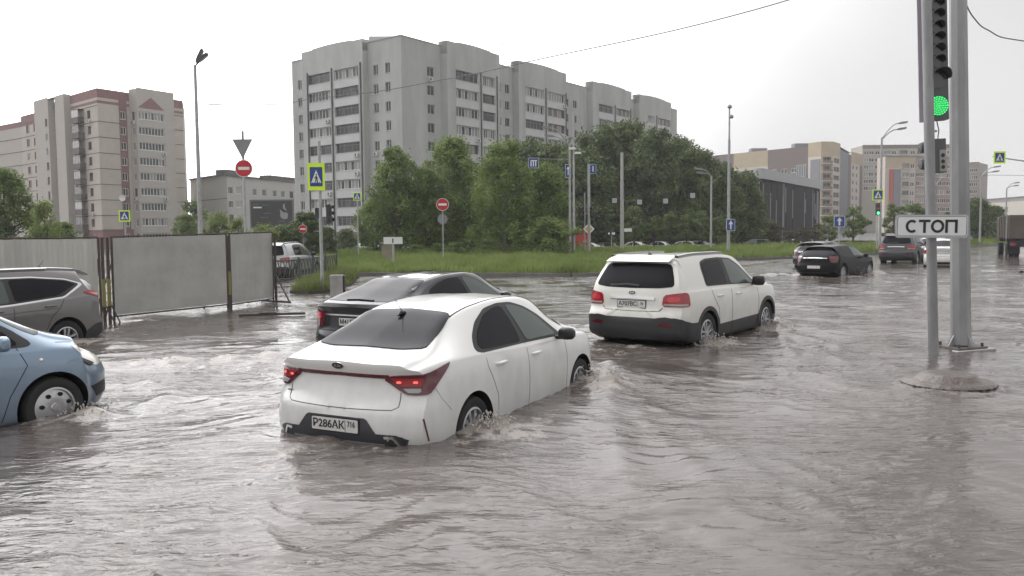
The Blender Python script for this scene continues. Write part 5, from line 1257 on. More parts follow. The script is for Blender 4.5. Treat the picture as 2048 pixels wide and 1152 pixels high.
# ---- dark ribbed hall
Q0 = Pt(1518, 117); Q1 = Pt(1637, 150); QL = Pt(1466, 140)
hb = empty('ribbed_hall', (Q0.x, Q0.y, 0), 0, 'low hall clad in dark vertical ribs under a pale sloping fascia, beside the dark trees', 'hall')
mh = MB([M('dark_cladding', (.075, .068, .072), .6, var=.1)]); zt = 10.2
f = Facade(mh, Q0, Q1, -1.6, zt - 1.4); f.wall(lambda a, z: mh.mats[0])
LG = M('light_fascia', (.36, .37, .375), .6); mh.use(LG); f.boxp(mh, -.4, f.L + .3, zt - 1.4, zt, -.3, .5)
f2 = Facade(mh, QL, Q0, -1.6, zt - 1.4); f2.wall(lambda a, z: CW); mh.use(LG); f2.boxp(mh, -.3, f2.L + .1, zt - 1.4, zt - .01, -.3, .45); f2.boxp(mh, 0, f2.L, zt - 5, zt - 4.6, 0, .3)
for i in range(6): f2.boxp(mh, i * f2.L / 5 - .1, i * f2.L / 5 + .1, -1.6, zt - 1.4, .0, .12)
mh.use(ROOFM); mh.add([(p.x, p.y, zt - .1) for p in (QL, Q0, Q1, Q1 + Vector((-12, 22, 0)))], [(0, 1, 2, 3)]); Facade(mh, Q1, Q1 + Vector((-12, 22, 0)), -1.6, zt).wall(lambda a, z: mh.mats[0]); Facade(mh, Q1 + Vector((-12, 22, 0)), QL, -1.6, zt).wall(lambda a, z: mh.mats[0])
mh.v = [(x - Q0.x, y - Q0.y, z) for x, y, z in mh.v]; mh.build('wall', hb)
mr_ = MB([M('dark_rib', (.045, .04, .045), .5), M('pale_rib', (.30, .29, .31), .4)]); fo = Facade(mr_, (0, 0), (Q1 - Q0)[:2], 0, 1); rn = random.Random(2)
for i in range(70):
    a = fo.L * (i + .5) / 70; pale = rn.random() < .3; mr_.use(mr_.mats[1 if pale else 0]); z0 = rn.uniform(-1, 5) if pale else -1.5; z1 = rn.uniform(6, 8.7) if pale else 8.7
    fo.boxp(mr_, a - .07, a + .07, z0, z1, .004, .22)
mr_.build('rib', hb).__setitem__('kind', 'stuff')
# ------------------------------------------------------------------ trees
BARK = M('bark', (.07, .058, .045), .9, var=.3, vscale=4); BIRCHB = M('birch_bark', (.26, .25, .22), .8, var=.5, vscale=3)
LF = {'ash': leafmat('ash_leaves', (.085, .13, .036), (.20, .27, .08), .45), 'birch': leafmat('birch_leaves', (.095, .145, .038), (.235, .31, .09), .4),
      'dark': leafmat('dark_leaves', (.06, .09, .034), (.14, .185, .068), .35, .2), 'young': leafmat('young_leaves', (.09, .13, .045), (.19, .25, .09), .7),
      'bush': leafmat('bush_leaves', (.11, .155, .045), (.24, .30, .10), .8), 'rust': leafmat('rusty_leaves', (.075, .065, .035), (.13, .11, .06), .6)}
def tree_mesh(kind, seed, nleaf, leaf, h, w_, base, droop=0.0, nclump=60, spread=1.0):
    """crown of leaf clumps on limbs; returns crown mesh, trunk mesh (height h, crown width w_)"""
    r = np.random.default_rng(seed); tr = MB([BIRCHB if kind == 'birch' else BARK])
    sx, sy = r.normal(0, .02, 2) * h
    n = 7; tp = [(sx * math.sin(i / n * 3), sy * math.sin(i / n * 2.3), h * .93 * i / n) for i in range(n + 1)]
    tr.tube(tp, [max(.02, (h * .017 + .02) * (1 - i / n) ** .8 + .012) for i in range(n + 1)], 8)
    cl = []
    for i in range(nclump):
        t = r.random() ** .85; z = base + (h - base) * t
        # envelope: widest low-middle, ragged
        env = w_ / 2 * (max(0.0, math.sin(math.pi * (.20 + .76 * t))) ** (.55 if kind != 'birch' else .62)) 
        env *= r.uniform(.6, 1.15)
        a = r.random() * 2 * math.pi; rad = env * (r.random() ** .45)
        c = np.array([rad * math.cos(a), rad * math.sin(a), z]); s_ = r.uniform(.45, 1.0) * w_ * .16 * spread
        cl.append((c, s_))
        if i % 3 == 0 and rad > w_ * .12:
            z0 = max(base * .6, z - rad * r.uniform(.4, 1.0)); k = z0 / (h * .93); px_, py_ = sx * math.sin(k * 3), sy * math.sin(k * 2.3)
            tr.tube([(px_, py_, z0), (px_ + (c[0] - px_) * .5, py_ + (c[1] - py_) * .5, z0 + (z - z0) * .62), tuple(c)], [h * .006 + .012, h * .004 + .008, .006], 5)
    per = nleaf // nclump; V = []; 
    for c, s_ in cl:
        d = r.normal(0, 1, (per, 3)); d /= np.linalg.norm(d, axis=1)[:, None]; rad = s_ * r.random(per) ** .4 * r.uniform(.6, 1.45, per)
        p = c + d * rad[:, None] * np.array([1, 1, .75]); p[:, 2] -= droop * s_ * np.abs(r.normal(0, .8, per)); 
        nn = d + r.normal(0, .7, (per, 3)); nn[:, 2] += .5; nn /= np.linalg.norm(nn, axis=1)[:, None]
        aa = np.cross(nn, r.normal(0, 1, (per, 3))); aa /= np.linalg.norm(aa, axis=1)[:, None]; bb = np.cross(nn, aa)
        L1 = leaf * r.uniform(.55, 1.35, per)[:, None]; 
        q = np.stack([p - aa * L1, p - bb * L1 * .45, p + aa * L1, p + bb * L1 * .45], 1); V.append(q)
    V = np.concatenate(V).reshape(-1, 3); nq = len(V) // 4
    V[:, 2] = np.maximum(V[:, 2], base * .35 + .05)
    me = bpy.data.meshes.new('crown'); me.vertices.add(len(V)); me.vertices.foreach_set('co', V.ravel().astype(np.float32))
    me.loops.add(len(V)); me.loops.foreach_set('vertex_index', np.arange(len(V), dtype=np.int32)); me.polygons.add(nq)
    me.polygons.foreach_set('loop_start', np.arange(0, 4 * nq, 4, dtype=np.int32)); me.polygons.foreach_set('loop_total', np.full(nq, 4, np.int32)); me.update(calc_edges=True)
    me.materials.append(LF[kind]); return me, tr.mesh('trunk', True)
TPL = {}
def tpl(kind, var):
    k = (kind, var)
    if k in TPL: return TPL[k]
    if kind == 'ash': a = tree_mesh('ash', 10 + var, 17000, .15, 9, 6.0, .4, .6, 130, .95)
    elif kind == 'birch': a = tree_mesh('birch', 20 + var, 19000, .14, 10.5, 6.2, .5, 1.5, 150, .9)
    elif kind == 'dark': a = tree_mesh('dark', 30 + var, 17000, .24, 14, 8.5, .8, .5, 130, 1.1)
    elif kind == 'young': a = tree_mesh('young', 40 + var, 2200, .12, 4, 2.6, .9, .3, 30, 1.0)
    elif kind == 'bush': a = tree_mesh('bush', 50 + var, 4200, .10, 3.2, 3.4, .1, .2, 50, 1.1)
    else: a = tree_mesh('rust', 60 + var, 2400, .14, 4, 3.0, .3, .3, 34, 1.0)
    TPL[k] = a + ({'ash': (9, 6.0), 'birch': (10.5, 6.2), 'dark': (14, 8.5), 'young': (4, 2.6), 'bush': (3.2, 3.4), 'rust': (4, 3.0)}[kind],)
    return TPL[k]
def zat(x, y):
    if inpoly(x, y, LAWN): return .08
    return float(zground(np.array([[x]]), np.array([[y]]))[0, 0])
def tree(kind, var, u, d, vtop, wpx, label, group=None, name=None, cat='tree', zb=None):
    p = Pt(u, d); z0 = zat(p.x, p.y) if zb is None else zb; zt = W(u, vtop, d).z; h = zt - z0
    cr_, tk, (h0, w0) = tpl(kind, var); e = empty(name or {'birch': 'birch_tree', 'bush': 'bush', 'rust': 'bush', 'young': 'sapling'}.get(kind, 'tree'), (p.x, p.y, z0), random.random() * 6.28, label, cat, group)
    sw = wpx * d / F / w0; e.scale = (sw, sw, h / h0); link('crown', cr_, e); link('trunk', tk, e); return e
GI = 'trees standing on the grassy island'
tree('ash', 0, 795, 66, 298, 125, 'ragged ash tree left of the row, thin spire in front of the grey block corner', GI)
tree('ash', 1, 852, 67, 336, 120, 'ash tree right behind the no entry sign on the lawn', GI)
tree('birch', 0, 908, 70, 274, 150, 'tall birch covering the foot of the grey block, right of the lone no entry sign', GI)
tree('ash', 2, 950, 74, 330, 130, 'darker ash tree filling the gap between the two tall birches', GI)
tree('birch', 1, 1006, 64, 280, 150, 'bright green weeping birch, tallest in the middle of the lawn', GI)
tree('ash', 1, 1086, 66, 325, 140, 'rounded ash tree left of the twin street lamp poles', GI)
tree('ash', 0, 752, 69, 400, 90, 'low ash tree at the left end of the row beside the tan pillar', GI)
tree('bush', 0, 1106, 59.5, 438, 118, 'leafy round bush left of the red kiosk', GI, cat='bush')
for i, (u, v, w_, d) in enumerate([(830, 490, 70, 63), (910, 485, 60, 62.5), (985, 480, 80, 62), (1045, 478, 70, 62), (875, 488, 60, 64)]):
    tree('bush', 1, u, d, v, w_, ['low bush at the foot of the leftmost ash tree', 'low bush by the small white post under the birches', 'low bush at the foot of the bright birch', 'low bush between the bright birch and the big round bush', 'low bush just left of the lone no entry sign pole'][i], 'low bushes under the island trees', cat='bush')
GD = 'dark trees behind the island'
dl = ['dark tree directly behind the bright weeping birch', 'dark tree behind the twin street lamp heads', 'dark tree behind the pole with the yellow diamond sign', 'tallest dark tree, its top reaching the balconies of the grey block', 'dark tree behind the pole with the four hanging lane signs', 'dark tree in front of the right end of the grey block', 'dark tree with a sparse top against the sky', 'dark tree just left of the tall double lamp pole', 'lower dark tree beside the ribbed hall', 'dark tree at the near corner of the ribbed hall']
for i, (u, v, w_, d) in enumerate([(1055, 284, 160, 100), (1115, 292, 150, 98), (1160, 300, 150, 94), (1203, 256, 150, 100), (1255, 248, 130, 102), (1305, 262, 140, 98), (1352, 280, 120, 104), (1392, 300, 120, 98), (1440, 330, 110, 100), (1490, 345, 100, 104)]):
    tree('dark', i % 3, u, d, v, w_, dl[i], GD)
for i, (u, v, w_, d) in enumerate([(1100, 390, 150, 86), (1180, 380, 140, 104), (1228, 350, 140, 106), (1300, 360, 150, 106), (1370, 370, 150, 108), (1425, 390, 120, 108), (1475, 400, 110, 108), (960, 400, 130, 88), (1530, 440, 60, 106)]):
    tree('dark', (i + 1) % 3, u, d, v, w_, ['lower dark thicket behind the round bush', 'lower dark thicket behind the hanging traffic lights', 'lower dark thicket left of the slim grey pole', 'lower dark thicket behind the leftmost saplings', 'lower dark thicket behind the middle saplings', 'lower dark thicket behind the pole with short lamp arms', 'lower dark thicket right of the tall double lamp pole', 'lower dark thicket between the birches', 'small dark shrub at the foot of the ribbed hall'][i], 'lower thicket under the dark trees')
sl_ = ['sapling nearest the slim grey pole', 'second sapling right of the slim grey pole', 'third sapling of the row in front of the thicket', 'fourth sapling of the row in front of the thicket', 'fifth sapling, left of the pole with short lamp arms', 'sapling between the short arm pole and the double lamp pole', 'slender roadside tree left of the crossing sign, nearest the ribbed hall', 'slender roadside tree just left of the green light crossing sign', 'roadside tree left of the white sedan, under the brown block', 'roadside tree behind the thin steel post', 'roadside tree hidden behind the stop line sign']
for i, (u, v, w_, d) in enumerate([(1268, 414, 58, 88), (1308, 434, 52, 88), (1343, 424, 52, 88), (1374, 430, 50, 88), (1404, 420, 58, 89), (1436, 432, 46, 89), (1660, 432, 50, 84), (1708, 412, 62, 86), (1788, 408, 66, 92), (1826, 408, 66, 95), (1862, 420, 60, 97)]):
    tree('young', i % 3, u, d, v, w_, sl_[i], 'young trees planted along the far kerb')
for i, (u, v, w_, d) in enumerate([(1548, 448, 46, 93), (1578, 462, 40, 92), (1608, 456, 44, 93), (1636, 448, 40, 95)]):
    tree('rust', i % 2, u, d, v, w_, ['rusty green shrub at the left foot of the ribbed hall', 'small rusty shrub in front of the ribs of the hall', 'rusty shrub near the hall entrance', 'rusty shrub left of the blue arrow sign on the lawn'][i], 'shrubs along the ribbed hall', cat='bush')
for i, (u, v, w_, d) in enumerate([(1950, 398, 70, 108), (1985, 412, 60, 116), (1905, 425, 60, 104)]):
    tree('dark', i, u, d, v, w_, ['dark roadside tree just right of the thick steel pole', 'dark roadside tree left of the dump truck', 'dark roadside tree behind the thick steel pole'][i], 'trees by the far right road')
for i, (k, u, v, w_, d) in enumerate([('ash', 10, 340, 150, 60), ('dark', -80, 350, 150, 56), ('bush', 92, 408, 90, 48), ('ash', 120, 445, 90, 60)]):
    tree(k, i % 3 if k == 'ash' else 1, u, d, v, w_, ['leafy tree at the left edge rising over the corrugated fence', 'tree at the very left edge mostly outside the picture', 'rounded bush over the fence right of the edge tree', 'low tree over the fence in front of the pink plinth'][i], 'greenery behind the left fence', cat='bush' if k == 'bush' else 'tree')
for i, (k, v_, u, v, w_, d) in enumerate([('young', 0, 385, 402, 60, 100), ('bush', 0, 435, 428, 80, 70), ('bush', 1, 478, 440, 70, 60), ('ash', 0, 372, 430, 60, 90), ('dark', 1, 612, 425, 80, 62), ('dark', 2, 570, 450, 90, 60), ('dark', 0, 652, 455, 50, 66), ('bush', 0, 530, 452, 90, 55), ('dark', 0, 694, 458, 50, 95)]):
    tree(k, v_, u, d, v, w_, ['thin tree just left of the tall street lamp behind the fence', 'light green bush right of the tall street lamp', 'light green bush left of the billboard', 'small tree at the right foot of the pink block', 'dark bush behind the small no entry sign', 'dark bush under the right end of the billboard', 'dark bush behind the crossing sign pole', 'light bush under the billboard', 'dark shrub at the foot of the grey block beside parked cars'][i], 'greenery between the fence and the grey block', cat='tree' if i in (0, 3) else 'bush')

# ------------------------------------------------------------------ corrugated fence
CORR = M('profiled_sheet', (.37, .37, .35), .55, .15, var=.16, vscale=1.0, bump=.5, bscale=2.2); CORR2 = M('profiled_sheet_ribbed', (.42, .42, .385), .55, .15, var=.16, vscale=2.0, streak=.15)
RUST = M('rusty_frame', (.07, .055, .05), .7, .2, var=.3, vscale=5); YEL = M('yellow_tape', (.20, .185, .06), .7)
def fence_panel(P, Q, zb0, zb1, zt0, zt1, mat, ribs, label, braces=True):
    P = Vector((*P, 0)); Q = Vector((*Q, 0)); d = Q - P; Ln = d.length; e = empty('site_fence_panel', (P.x, P.y, 0), math.atan2(d.y, d.x), label, 'fence panel', 'site fence panels')
    m = MB([mat]); n = int(Ln / .05); pts = []
    for i in range(n + 1):
        x = .03 + (Ln - .06) * i / n; ph = (i % 4); yy = (-.018 if ph in (1, 2) else .0) * ribs; pts.append((x, yy))
    vs = []; 
    for x, y in pts:
        t = x / Ln; vs += [(x, y, zb0 + (zb1 - zb0) * t + .03), (x, y, zt0 + (zt1 - zt0) * t - .03), (x, y + .003, zb0 + (zb1 - zb0) * t + .03), (x, y + .003, zt0 + (zt1 - zt0) * t - .03)]
    fs = []
    for i in range(len(pts) - 1): a = i * 4; fs += [(a, a + 4, a + 5, a + 1), (a + 2, a + 3, a + 7, a + 6)]
    m.add(vs, fs); m.build('sheet', e)
    m = MB([RUST]); z = lambda t, k: (zb0 + (zb1 - zb0) * t) if k == 0 else (zt0 + (zt1 - zt0) * t)
    m.tube([(0, .01, z(0, 0) - .12), (0, .01, z(0, 1))], .026, 6); m.tube([(Ln, .01, z(1, 0) - .12), (Ln, .01, z(1, 1))], .026, 6); m.tube([(0, .012, z(0, 1)), (Ln, .012, z(1, 1))], .022, 6); m.tube([(0, .012, z(0, 0)), (Ln, .012, z(1, 0))], .022, 6)
    m.build('frame', e)
    if braces:
        for x in (.05, Ln - .05):
            m = MB([RUST]); m.tube([(x, .03, 1.4), (x, .9, -.15)], .02, 6); m.tube([(x, .03, -.05), (x, .9, -.15)], .02, 6); m.build('brace', e)
    return e
fence_panel((-15.6, 16.4), (-8.96, 18.35), .08, .08, 1.87, 1.86, CORR2, 1.6, 'weathered ribbed fence panel at the left behind the grey suv')
fence_panel((-8.86, 18.75), (-7.30, 21.65), .10, .10, 1.87, 1.92, CORR, .08, 'flat grey fence panel, widest one in the middle of the fence')
fence_panel((-7.24, 21.75), (-6.80, 24.05), .09, .06, 1.92, 1.96, CORR, .08, 'narrow grey fence panel at the right end with a diagonal prop')
for i, (x, y, lb) in enumerate([(-8.92, 18.42, 'rusty fence post with yellow tape next to the ribbed panel'), (-8.90, 18.62, 'rusty fence post with yellow tape against the wide flat panel'), (-7.27, 21.7, 'rusty fence post with yellow tape between the two flat panels')]):
    e = empty('fence_post', (x, y, 0), .7, lb, 'post', 'posts of the site fence'); m = MB([RUST]); m.box(-.03, .03, -.03, .03, -.3, 1.86); m.build('post', e)
    m = MB([YEL]); m.box(-.034, .034, -.034, .034, .35, .95); m.build('tape', e)
    if i < 2:
        m = MB([RUST]); m.tube([(0, 0, .45), (.25, -.1, -.2)], .018, 5); m.build('strut', e); m = MB([RUST]); m.tube([(0, 0, .45), (-.2, -.12, -.2)], .018, 5); m.build('strut', e)
e = empty('fence_support', (-6.72, 24.0, 0), 0, 'dark steel triangle prop at the right end of the site fence', 'fence support'); m = MB([RUST])
m.tube([(0, 0, .75), (.62, -.9, .03)], .025, 6); m.build('strut', e); m = MB([RUST]); m.tube([(-.35, -.25, .03), (.66, -.95, .03)], .03, 6); m.build('foot', e); m = MB([RUST]); m.box(-.03, .03, -.03, .03, -.2, 1.9); m.build('post', e)
g_ = G(545, 630); e = empty('plank', (g_.x, g_.y, .0), .25, 'dark plank floating in the water before the fence end', 'plank'); m = MB([RUST]); m.box(-.75, .75, -.05, .05, -.01, .045); m.box(-.3, .1, -.06, .06, .045, .07); m.build('board', e)

# ------------------------------------------------------------------ signs and poles
def panel(parent, name, cx, cz, w_, h_, layers, th=.02, r=.03, back=True):
    """layered sign face; layers: list of (kind, args, mat)"""
    e = bpy.data.objects.new(name, None); COL.objects.link(e); e.parent = parent; e.location = (cx, 0, cz); e.empty_display_size = .1
    y = -.05
    m = MB([SIGNB])
    for i, (kd, a, mt) in enumerate(layers):
        m2_ = m.use(mt); y1 = y - .003 * (i + 1)
        if kd == 'rect': m.prism(rrect(-a[0] / 2, a[0] / 2, -a[1] / 2, a[1] / 2, a[2] if len(a) > 2 else .02), y1, y if i else y + th)
        elif kd == 'circ': m.prism(circle(0, 0, a[0], 32), y1, y if i else y + th)
        elif kd == 'bar': m.prism([(a[0], a[2]), (a[1], a[2]), (a[1], a[3]), (a[0], a[3])], y1, y)
        elif kd == 'poly': m.prism(a, y1, y if i else y + th)
    m.use(SIGNB); m.box(-.04, .04, y + th, .0, -h_ * .3, h_ * .3)
    m.build('face', e); return e
def ped_layers(s, border=.16):
    L_ = [('rect', (s + border * 2 * s, (s + border * 2 * s) if border < .3 else s * 1.6, .02), LIME), ('rect', (s, s, .02), BLUES),
          ('poly', [(-s * .42, -s * .38), (s * .42, -s * .38), (0, s * .42)], SIGNW)]
    # walking figure
    f = [[(.02, .12), (.08, .16), (.06, .24), (-.01, .25), (-.04, .18)], [(-.04, .10), (.06, .10), (.08, -.06), (-.04, -.05)], [(-.04, -.04), (.03, -.05), (-.06, -.33), (-.13, -.33)], [(.0, -.04), (.08, -.05), (.17, -.32), (.10, -.33)], [(-.03, .10), (-.02, .03), (-.15, -.06), (-.17, -.02)], [(.05, .10), (.06, .04), (.17, -.02), (.16, -.07)]]
    for q in f: L_.append(('poly', [(x * s * .95, z * s * .95 - s * .06) for x, z in q], BLACKS))
    for k in range(4): L_.append(('bar', (-s * .34 + k * s * .19, -s * .27 + k * s * .19, -s * .38, -s * .34), BLUES))
    return L_
def noentry(r): return [('circ', (r,), SIGNW), ('circ', (r * .93,), REDS), ('bar', (-r * .65, r * .65, -r * .17, r * .17), SIGNW)]
def arrow_layers(s): return [('rect', (s, s, .03), SIGNW), ('rect', (s * .93, s * .93, .03), BLUES), ('bar', (-s * .08, s * .08, -s * .36, s * .1), SIGNW), ('poly', [(-s * .24, s * .05), (s * .24, s * .05), (0, s * .38)], SIGNW)]
def polebase(name, u, d, ztop, r0, r1, label, cat, z0=None, mat=STEEL, group=None, rz=0, n=10):
    p = Pt(u, d); b_ = -.3 if z0 is None else z0
    e = empty(name, (p.x, p.y, 0), rz, label, cat, group); m = MB([mat]); m.tube([(0, 0, b_), (0, 0, ztop)], [r0, r1], n); m.build('pole', e, smooth=True); return e
def fit_u(u, v, d): return W(u, v, d)
def lamp_head(e, x, y, z, ang, L_=.7, tilt=.15, mat=None, hw=.14):
    m = MB([mat or SIGNB]); m.xf = Matrix.Translation((x, y, z)) @ Matrix.Rotation(ang, 4, 'Z') @ Matrix.Rotation(-tilt, 4, 'Y')
    m.prism([(0, -.05), (.15, -.08), (L_ * .9, -.07), (L_, 0), (L_ * .9, .05), (.2, .07), (0, .04)], -hw, hw); m.use(M('lamp_glass', (.5, .5, .48), .2)); m.box(L_ * .3, L_ * .88, -hw * .8, hw * .8, -.095, -.081); m.xf = None; return m.build('lamp_head', e)
def arms(e, z0, specs, r=.035):
    for (ang, reach, rise, drop) in specs:
        m = MB([STEEL]); c_, s_ = math.cos(ang), math.sin(ang); pts = [(reach * t * c_, reach * t * s_, z0 - drop + rise * math.sin(t * math.pi / 2)) for t in (0, .12, .3, .55, .8, 1)]
        m.tube(pts, r, 8); m.build('arm', e, smooth=True); lamp_head(e, pts[-1][0], pts[-1][1], pts[-1][2], ang)
# left street lamp
e = polebase('street_lamp', 401, 34, W(400, 130, 34).z, .10, .055, 'tall slim street lamp with two lamps pointing right, behind the fence', 'street lamp')
zt = W(400, 130, 34).z
for a_, rs, L_ in ((.1, .62, 1.15), (-.1, .35, .62)):
    m = MB([DKSTEEL]); m.tube([(0, 0, zt - .05), (.15 * math.cos(a_), .15 * math.sin(a_), zt + .12)], .03, 6); m.build('arm', e)
    lamp_head(e, .06, .1 * math.sin(a_), zt + .1, a_, .60, L_, DKSTEEL, .06)
# pole with inverted triangle back + no-entry
e = polebase('sign_pole', 491, 31, W(490, 262, 31).z, .045, .045, 'steel sign pole with an inverted triangle back above a no entry disc', 'sign pole')
zc = W(490, 297, 31).z; m = MB([SIGNB]); m.prism([(-.37, .33), (.37, .33), (.03, -.33), (-.03, -.33)], -.07, -.05); o = m.build('triangle_sign', e, (0, 0, zc))
panel(e, 'no_entry_sign', 0.02, W(491, 337, 31).z, .6, .6, noentry(.315))
# crossing sign pole in the verge
d_ = 27.6; e = polebase('crossing_sign_pole', 642, d_, W(637, 282, d_).z, .055, .05, 'grey pole on the verge with a large lime bordered crossing sign', 'sign pole')
s_ = .50; zc = W(635, 354, d_).z
L_ = ped_layers(.42); L_[0] = ('rect', (.54, .88, .02), LIME); L_[1] = ('rect', (.40, .62, .02), BLUES); L_ = L_[:2] + [(k, [(x * .92, z * 1.25) for x, z in a] if k == 'poly' else (a[0] * .92, a[1] * .92, a[2] * 1.25, a[3] * 1.25), mt) for k, a, mt in L_[2:]]
cs_ = panel(e, 'crossing_sign', W(634, 354, d_).x - e.location.x, zc, .54, .88, L_); cs_.rotation_euler = (0, 0, .12); cs_.location.y = -.09
m = MB([M('sign_edge', (.45, .62, .03), .5)]); m.box(.10, .15, -.02, .0, -.44, .42); m.build('side_plate', e, (W(640, 354, d_).x - e.location.x, .02, zc), -.9)
def traffic_light(parent, x, y, z, s=1.0, rz=0, lit=None, n=3, name='traffic_light', hood=True):
    e = bpy.data.objects.new(name, None); COL.objects.link(e); e.parent = parent; e.location = (x, y, z); e.rotation_euler = (0, 0, rz); e.empty_display_size = .1
    m = MB([M('signal_housing', (.03, .032, .034), .5)]); h = .34 * n * s; m.prism(rrect(-.17 * s, .17 * s, -h / 2, h / 2, .04 * s), -.1 * s, .06 * s); m.build('housing', e)
    cols = [('red', (.16, .015, .012)), ('amber', (.14, .08, .01)), ('green', (.01, .08, .03))]
    for k in range(n):
        zc_ = h / 2 - .17 * s - .34 * s * k; nm, c_ = cols[k + (3 - n)]
        if lit == nm: mt = M('lit_%s_lamp' % nm, {'red': (.9, .1, .05), 'green': (.1, .9, .35), 'amber': (.9, .5, .1)}[nm], .3, emis=({'red': (1, .1, .06), 'green': (.08, 1, .35), 'amber': (1, .6, .1)}[nm], 2.2))
        else: mt = M('unlit_%s_lamp' % nm, c_, .25, coat=.5)
        m = MB([mt]); m.lathe([(.001, -.13 * s), (.07 * s, -.125 * s), (.12 * s, -.103 * s)], 20, 'y', (0, 0, zc_)); m.build('lamp', e)
        if hood:
            m = MB([MATS['signal_housing']]); vs = []; fs = []; K = 12
            for i in range(K + 1):
                a = math.radians(-20 + 220 * i / K); 
                for (rr_, yy) in ((.135, -.1), (.135, -.34 if 40 < math.degrees(a) < 140 else -.26)): vs.append((rr_ * s * math.cos(a), yy * s, zc_ + rr_ * s * math.sin(a)))
            for i in range(K): a = i * 2; fs.append((a, a + 1, a + 3, a + 2))
            m.add(vs, fs); m.add([(x * 1.06, y, zc_ + (z_ - zc_) * 1.06) for x, y, z_ in vs], fs); m.build('visor', e)
    return e
traffic_light(e, .26, 0.0, W(655, 428, d_).z, .62, 1.35, None, 3)
traffic_light(e, -.10, .05, W(635, 426, d_).z, .5, math.pi, None, 2, hood=False)
# small no-entry by the dark bushes
e = polebase('sign_pole', 606, 60, W(605, 445, 60).z, .04, .04, 'small far no entry sign left of the crossing sign pole', 'sign pole', z0=-.3); panel(e, 'no_entry_sign', 0, W(605, 458, 60).z, .6, .6, noentry(.30))
m = MB([SIGNB]); m.prism(circle(0, 0, .22, 20), .03, .05); m.build('round_sign_back', e, (.02, 0, W(606, 480, 60).z))
# lone no-entry on lawn
d_ = 50; e = polebase('sign_pole', 886, d_, W(884, 398, d_).z, .035, .035, 'thin pole on the lawn with a no entry disc over a grey round back', 'sign pole', z0=.05)
panel(e, 'no_entry_sign', 0, W(884, 409, d_).z, .7, .7, noentry(.37)); m = MB([SIGNB]); m.prism(circle(0, 0, .30, 24), .02, .04); m.build('round_sign_back', e, (-.02, 0, W(881, 438, d_).z))
# board seen from behind
d_ = 43; e = polebase('notice_board', 786, d_, W(786, 474, d_).z, .05, .05, 'pale rectangular sign board on a single post seen from behind on the lawn', 'sign board', z0=.05)
m = MB([SIGNW]); m.box(-.48, .48, -.06, -.04, -.18, .18); m.use(BLACKS); m.box(-.50, .50, -.07, -.03, .182, .21); m.box(-.04, .02, -.075, -.062, -.12, .1); m.build('board', e, (0, 0, W(786, 481, d_).z))
d_ = 52; p = Pt(776, d_); e = empty('pillar', (p.x, p.y, .05), 0, 'square tan pillar on the lawn behind the pale sign board', 'pillar'); m = MB([M('tan_stone', (.24, .21, .16), .9, var=.15)]); m.box(-.35, .35, -.35, .35, 0, 1.15); m.box(-.42, .42, -.42, .42, 1.15, 1.25); m.build('shaft', e)
# twin curved street lamp + slim pole + traffic pole
d_ = 62; e = polebase('street_lamp', 1140, d_, W(1136, 290, d_).z, .11, .07, 'curved twin street lamp with both lamps over the trees to the left', 'street lamp', z0=.05)
zt = W(1136, 290, d_).z; arms(e, zt, [(math.radians(200), 1.45, 1.25, .1), (math.radians(175), 1.15, .75, .1)], .045)
panel(e, 'blue_sign', -.12, W(1132, 342, d_).z, .45, .9, [('rect', (.42, .95, .03), SIGNW), ('rect', (.38, .9, .03), BLUES), ('bar', (-.03, .03, -.3, .2), SIGNW), ('poly', [(-.12, .12), (.12, .12), (0, .34)], SIGNW)])
m = MB([STEEL]); p1 = W(1067, 333, d_); m.tube([(0, 0, p1.z + .5), (p1.x - e.location.x, 0, p1.z + .55)], .02, 6); m.build('sign_arm', e)
sg_ = panel(e, 'lane_sign', p1.x - e.location.x, W(1067, 326, d_).z, .7, .7, [('rect', (.74, .74, .03), SIGNW), ('rect', (.70, .70, .03), BLUES), ('bar', (-.22, -.14, -.25, .1), SIGNW), ('bar', (-.05, .03, -.25, .18), SIGNW), ('bar', (.12, .20, -.25, .1), SIGNW), ('bar', (-.22, .26, .12, .2), SIGNW)])
d_ = 60; e = polebase('mast', 1148, d_, W(1146, 225, d_).z, .10, .05, 'slim steel mast with two small white floodlights, right of the curved lamp', 'mast', z0=.05)
for sx_, v_ in ((-.1, 297), (.3, 306)): m = MB([WHITEP]); m.box(-.22, .22, -.12, .12, -.07, .07); m.use(STEEL); m.box(-.3, .0, -.02, .02, -.09, -.07); m.build('floodlight', e, (sx_, 0, W(1146, v_, d_).z))
d_ = 62.5; e = polebase('signal_pole', 1178, d_, W(1174, 328, d_).z, .12, .10, 'light grey pole with a yellow diamond sign and two traffic lights', 'sign pole', z0=.05)
panel(e, 'priority_sign', -.02, W(1174, 458, d_).z, .7, .7, [('poly', [(-.42, 0), (0, -.42), (.42, 0), (0, .42)], SIGNW), ('poly', [(-.30, 0), (0, -.30), (.30, 0), (0, .30)], M('sign_yellow', (.55, .36, .08), .5))])
panel(e, 'blue_sign', .30, W(1182, 338, d_).z, .5, .7, [('rect', (.46, .70, .03), SIGNW), ('rect', (.42, .66, .03), BLUES), ('bar', (-.04, .04, -.2, .22), SIGNW)])
traffic_light(e, -.62, 0, W(1157, 427, d_).z, 1.0, .5, None, 3); traffic_light(e, .26, .0, W(1180, 425, d_).z, .8, -.6, None, 3); m = MB([STEEL]); m.tube([(0, 0, W(1174, 427, d_).z), (-.62, 0.05, W(1174, 427, d_).z)], .025, 6); m.build('bracket', e)
m = MB([STEEL]); m.tube([(-.28, .3, .05), (-.28, .3, W(1170, 385, d_).z)], .05, 6); m.build('pole', e)
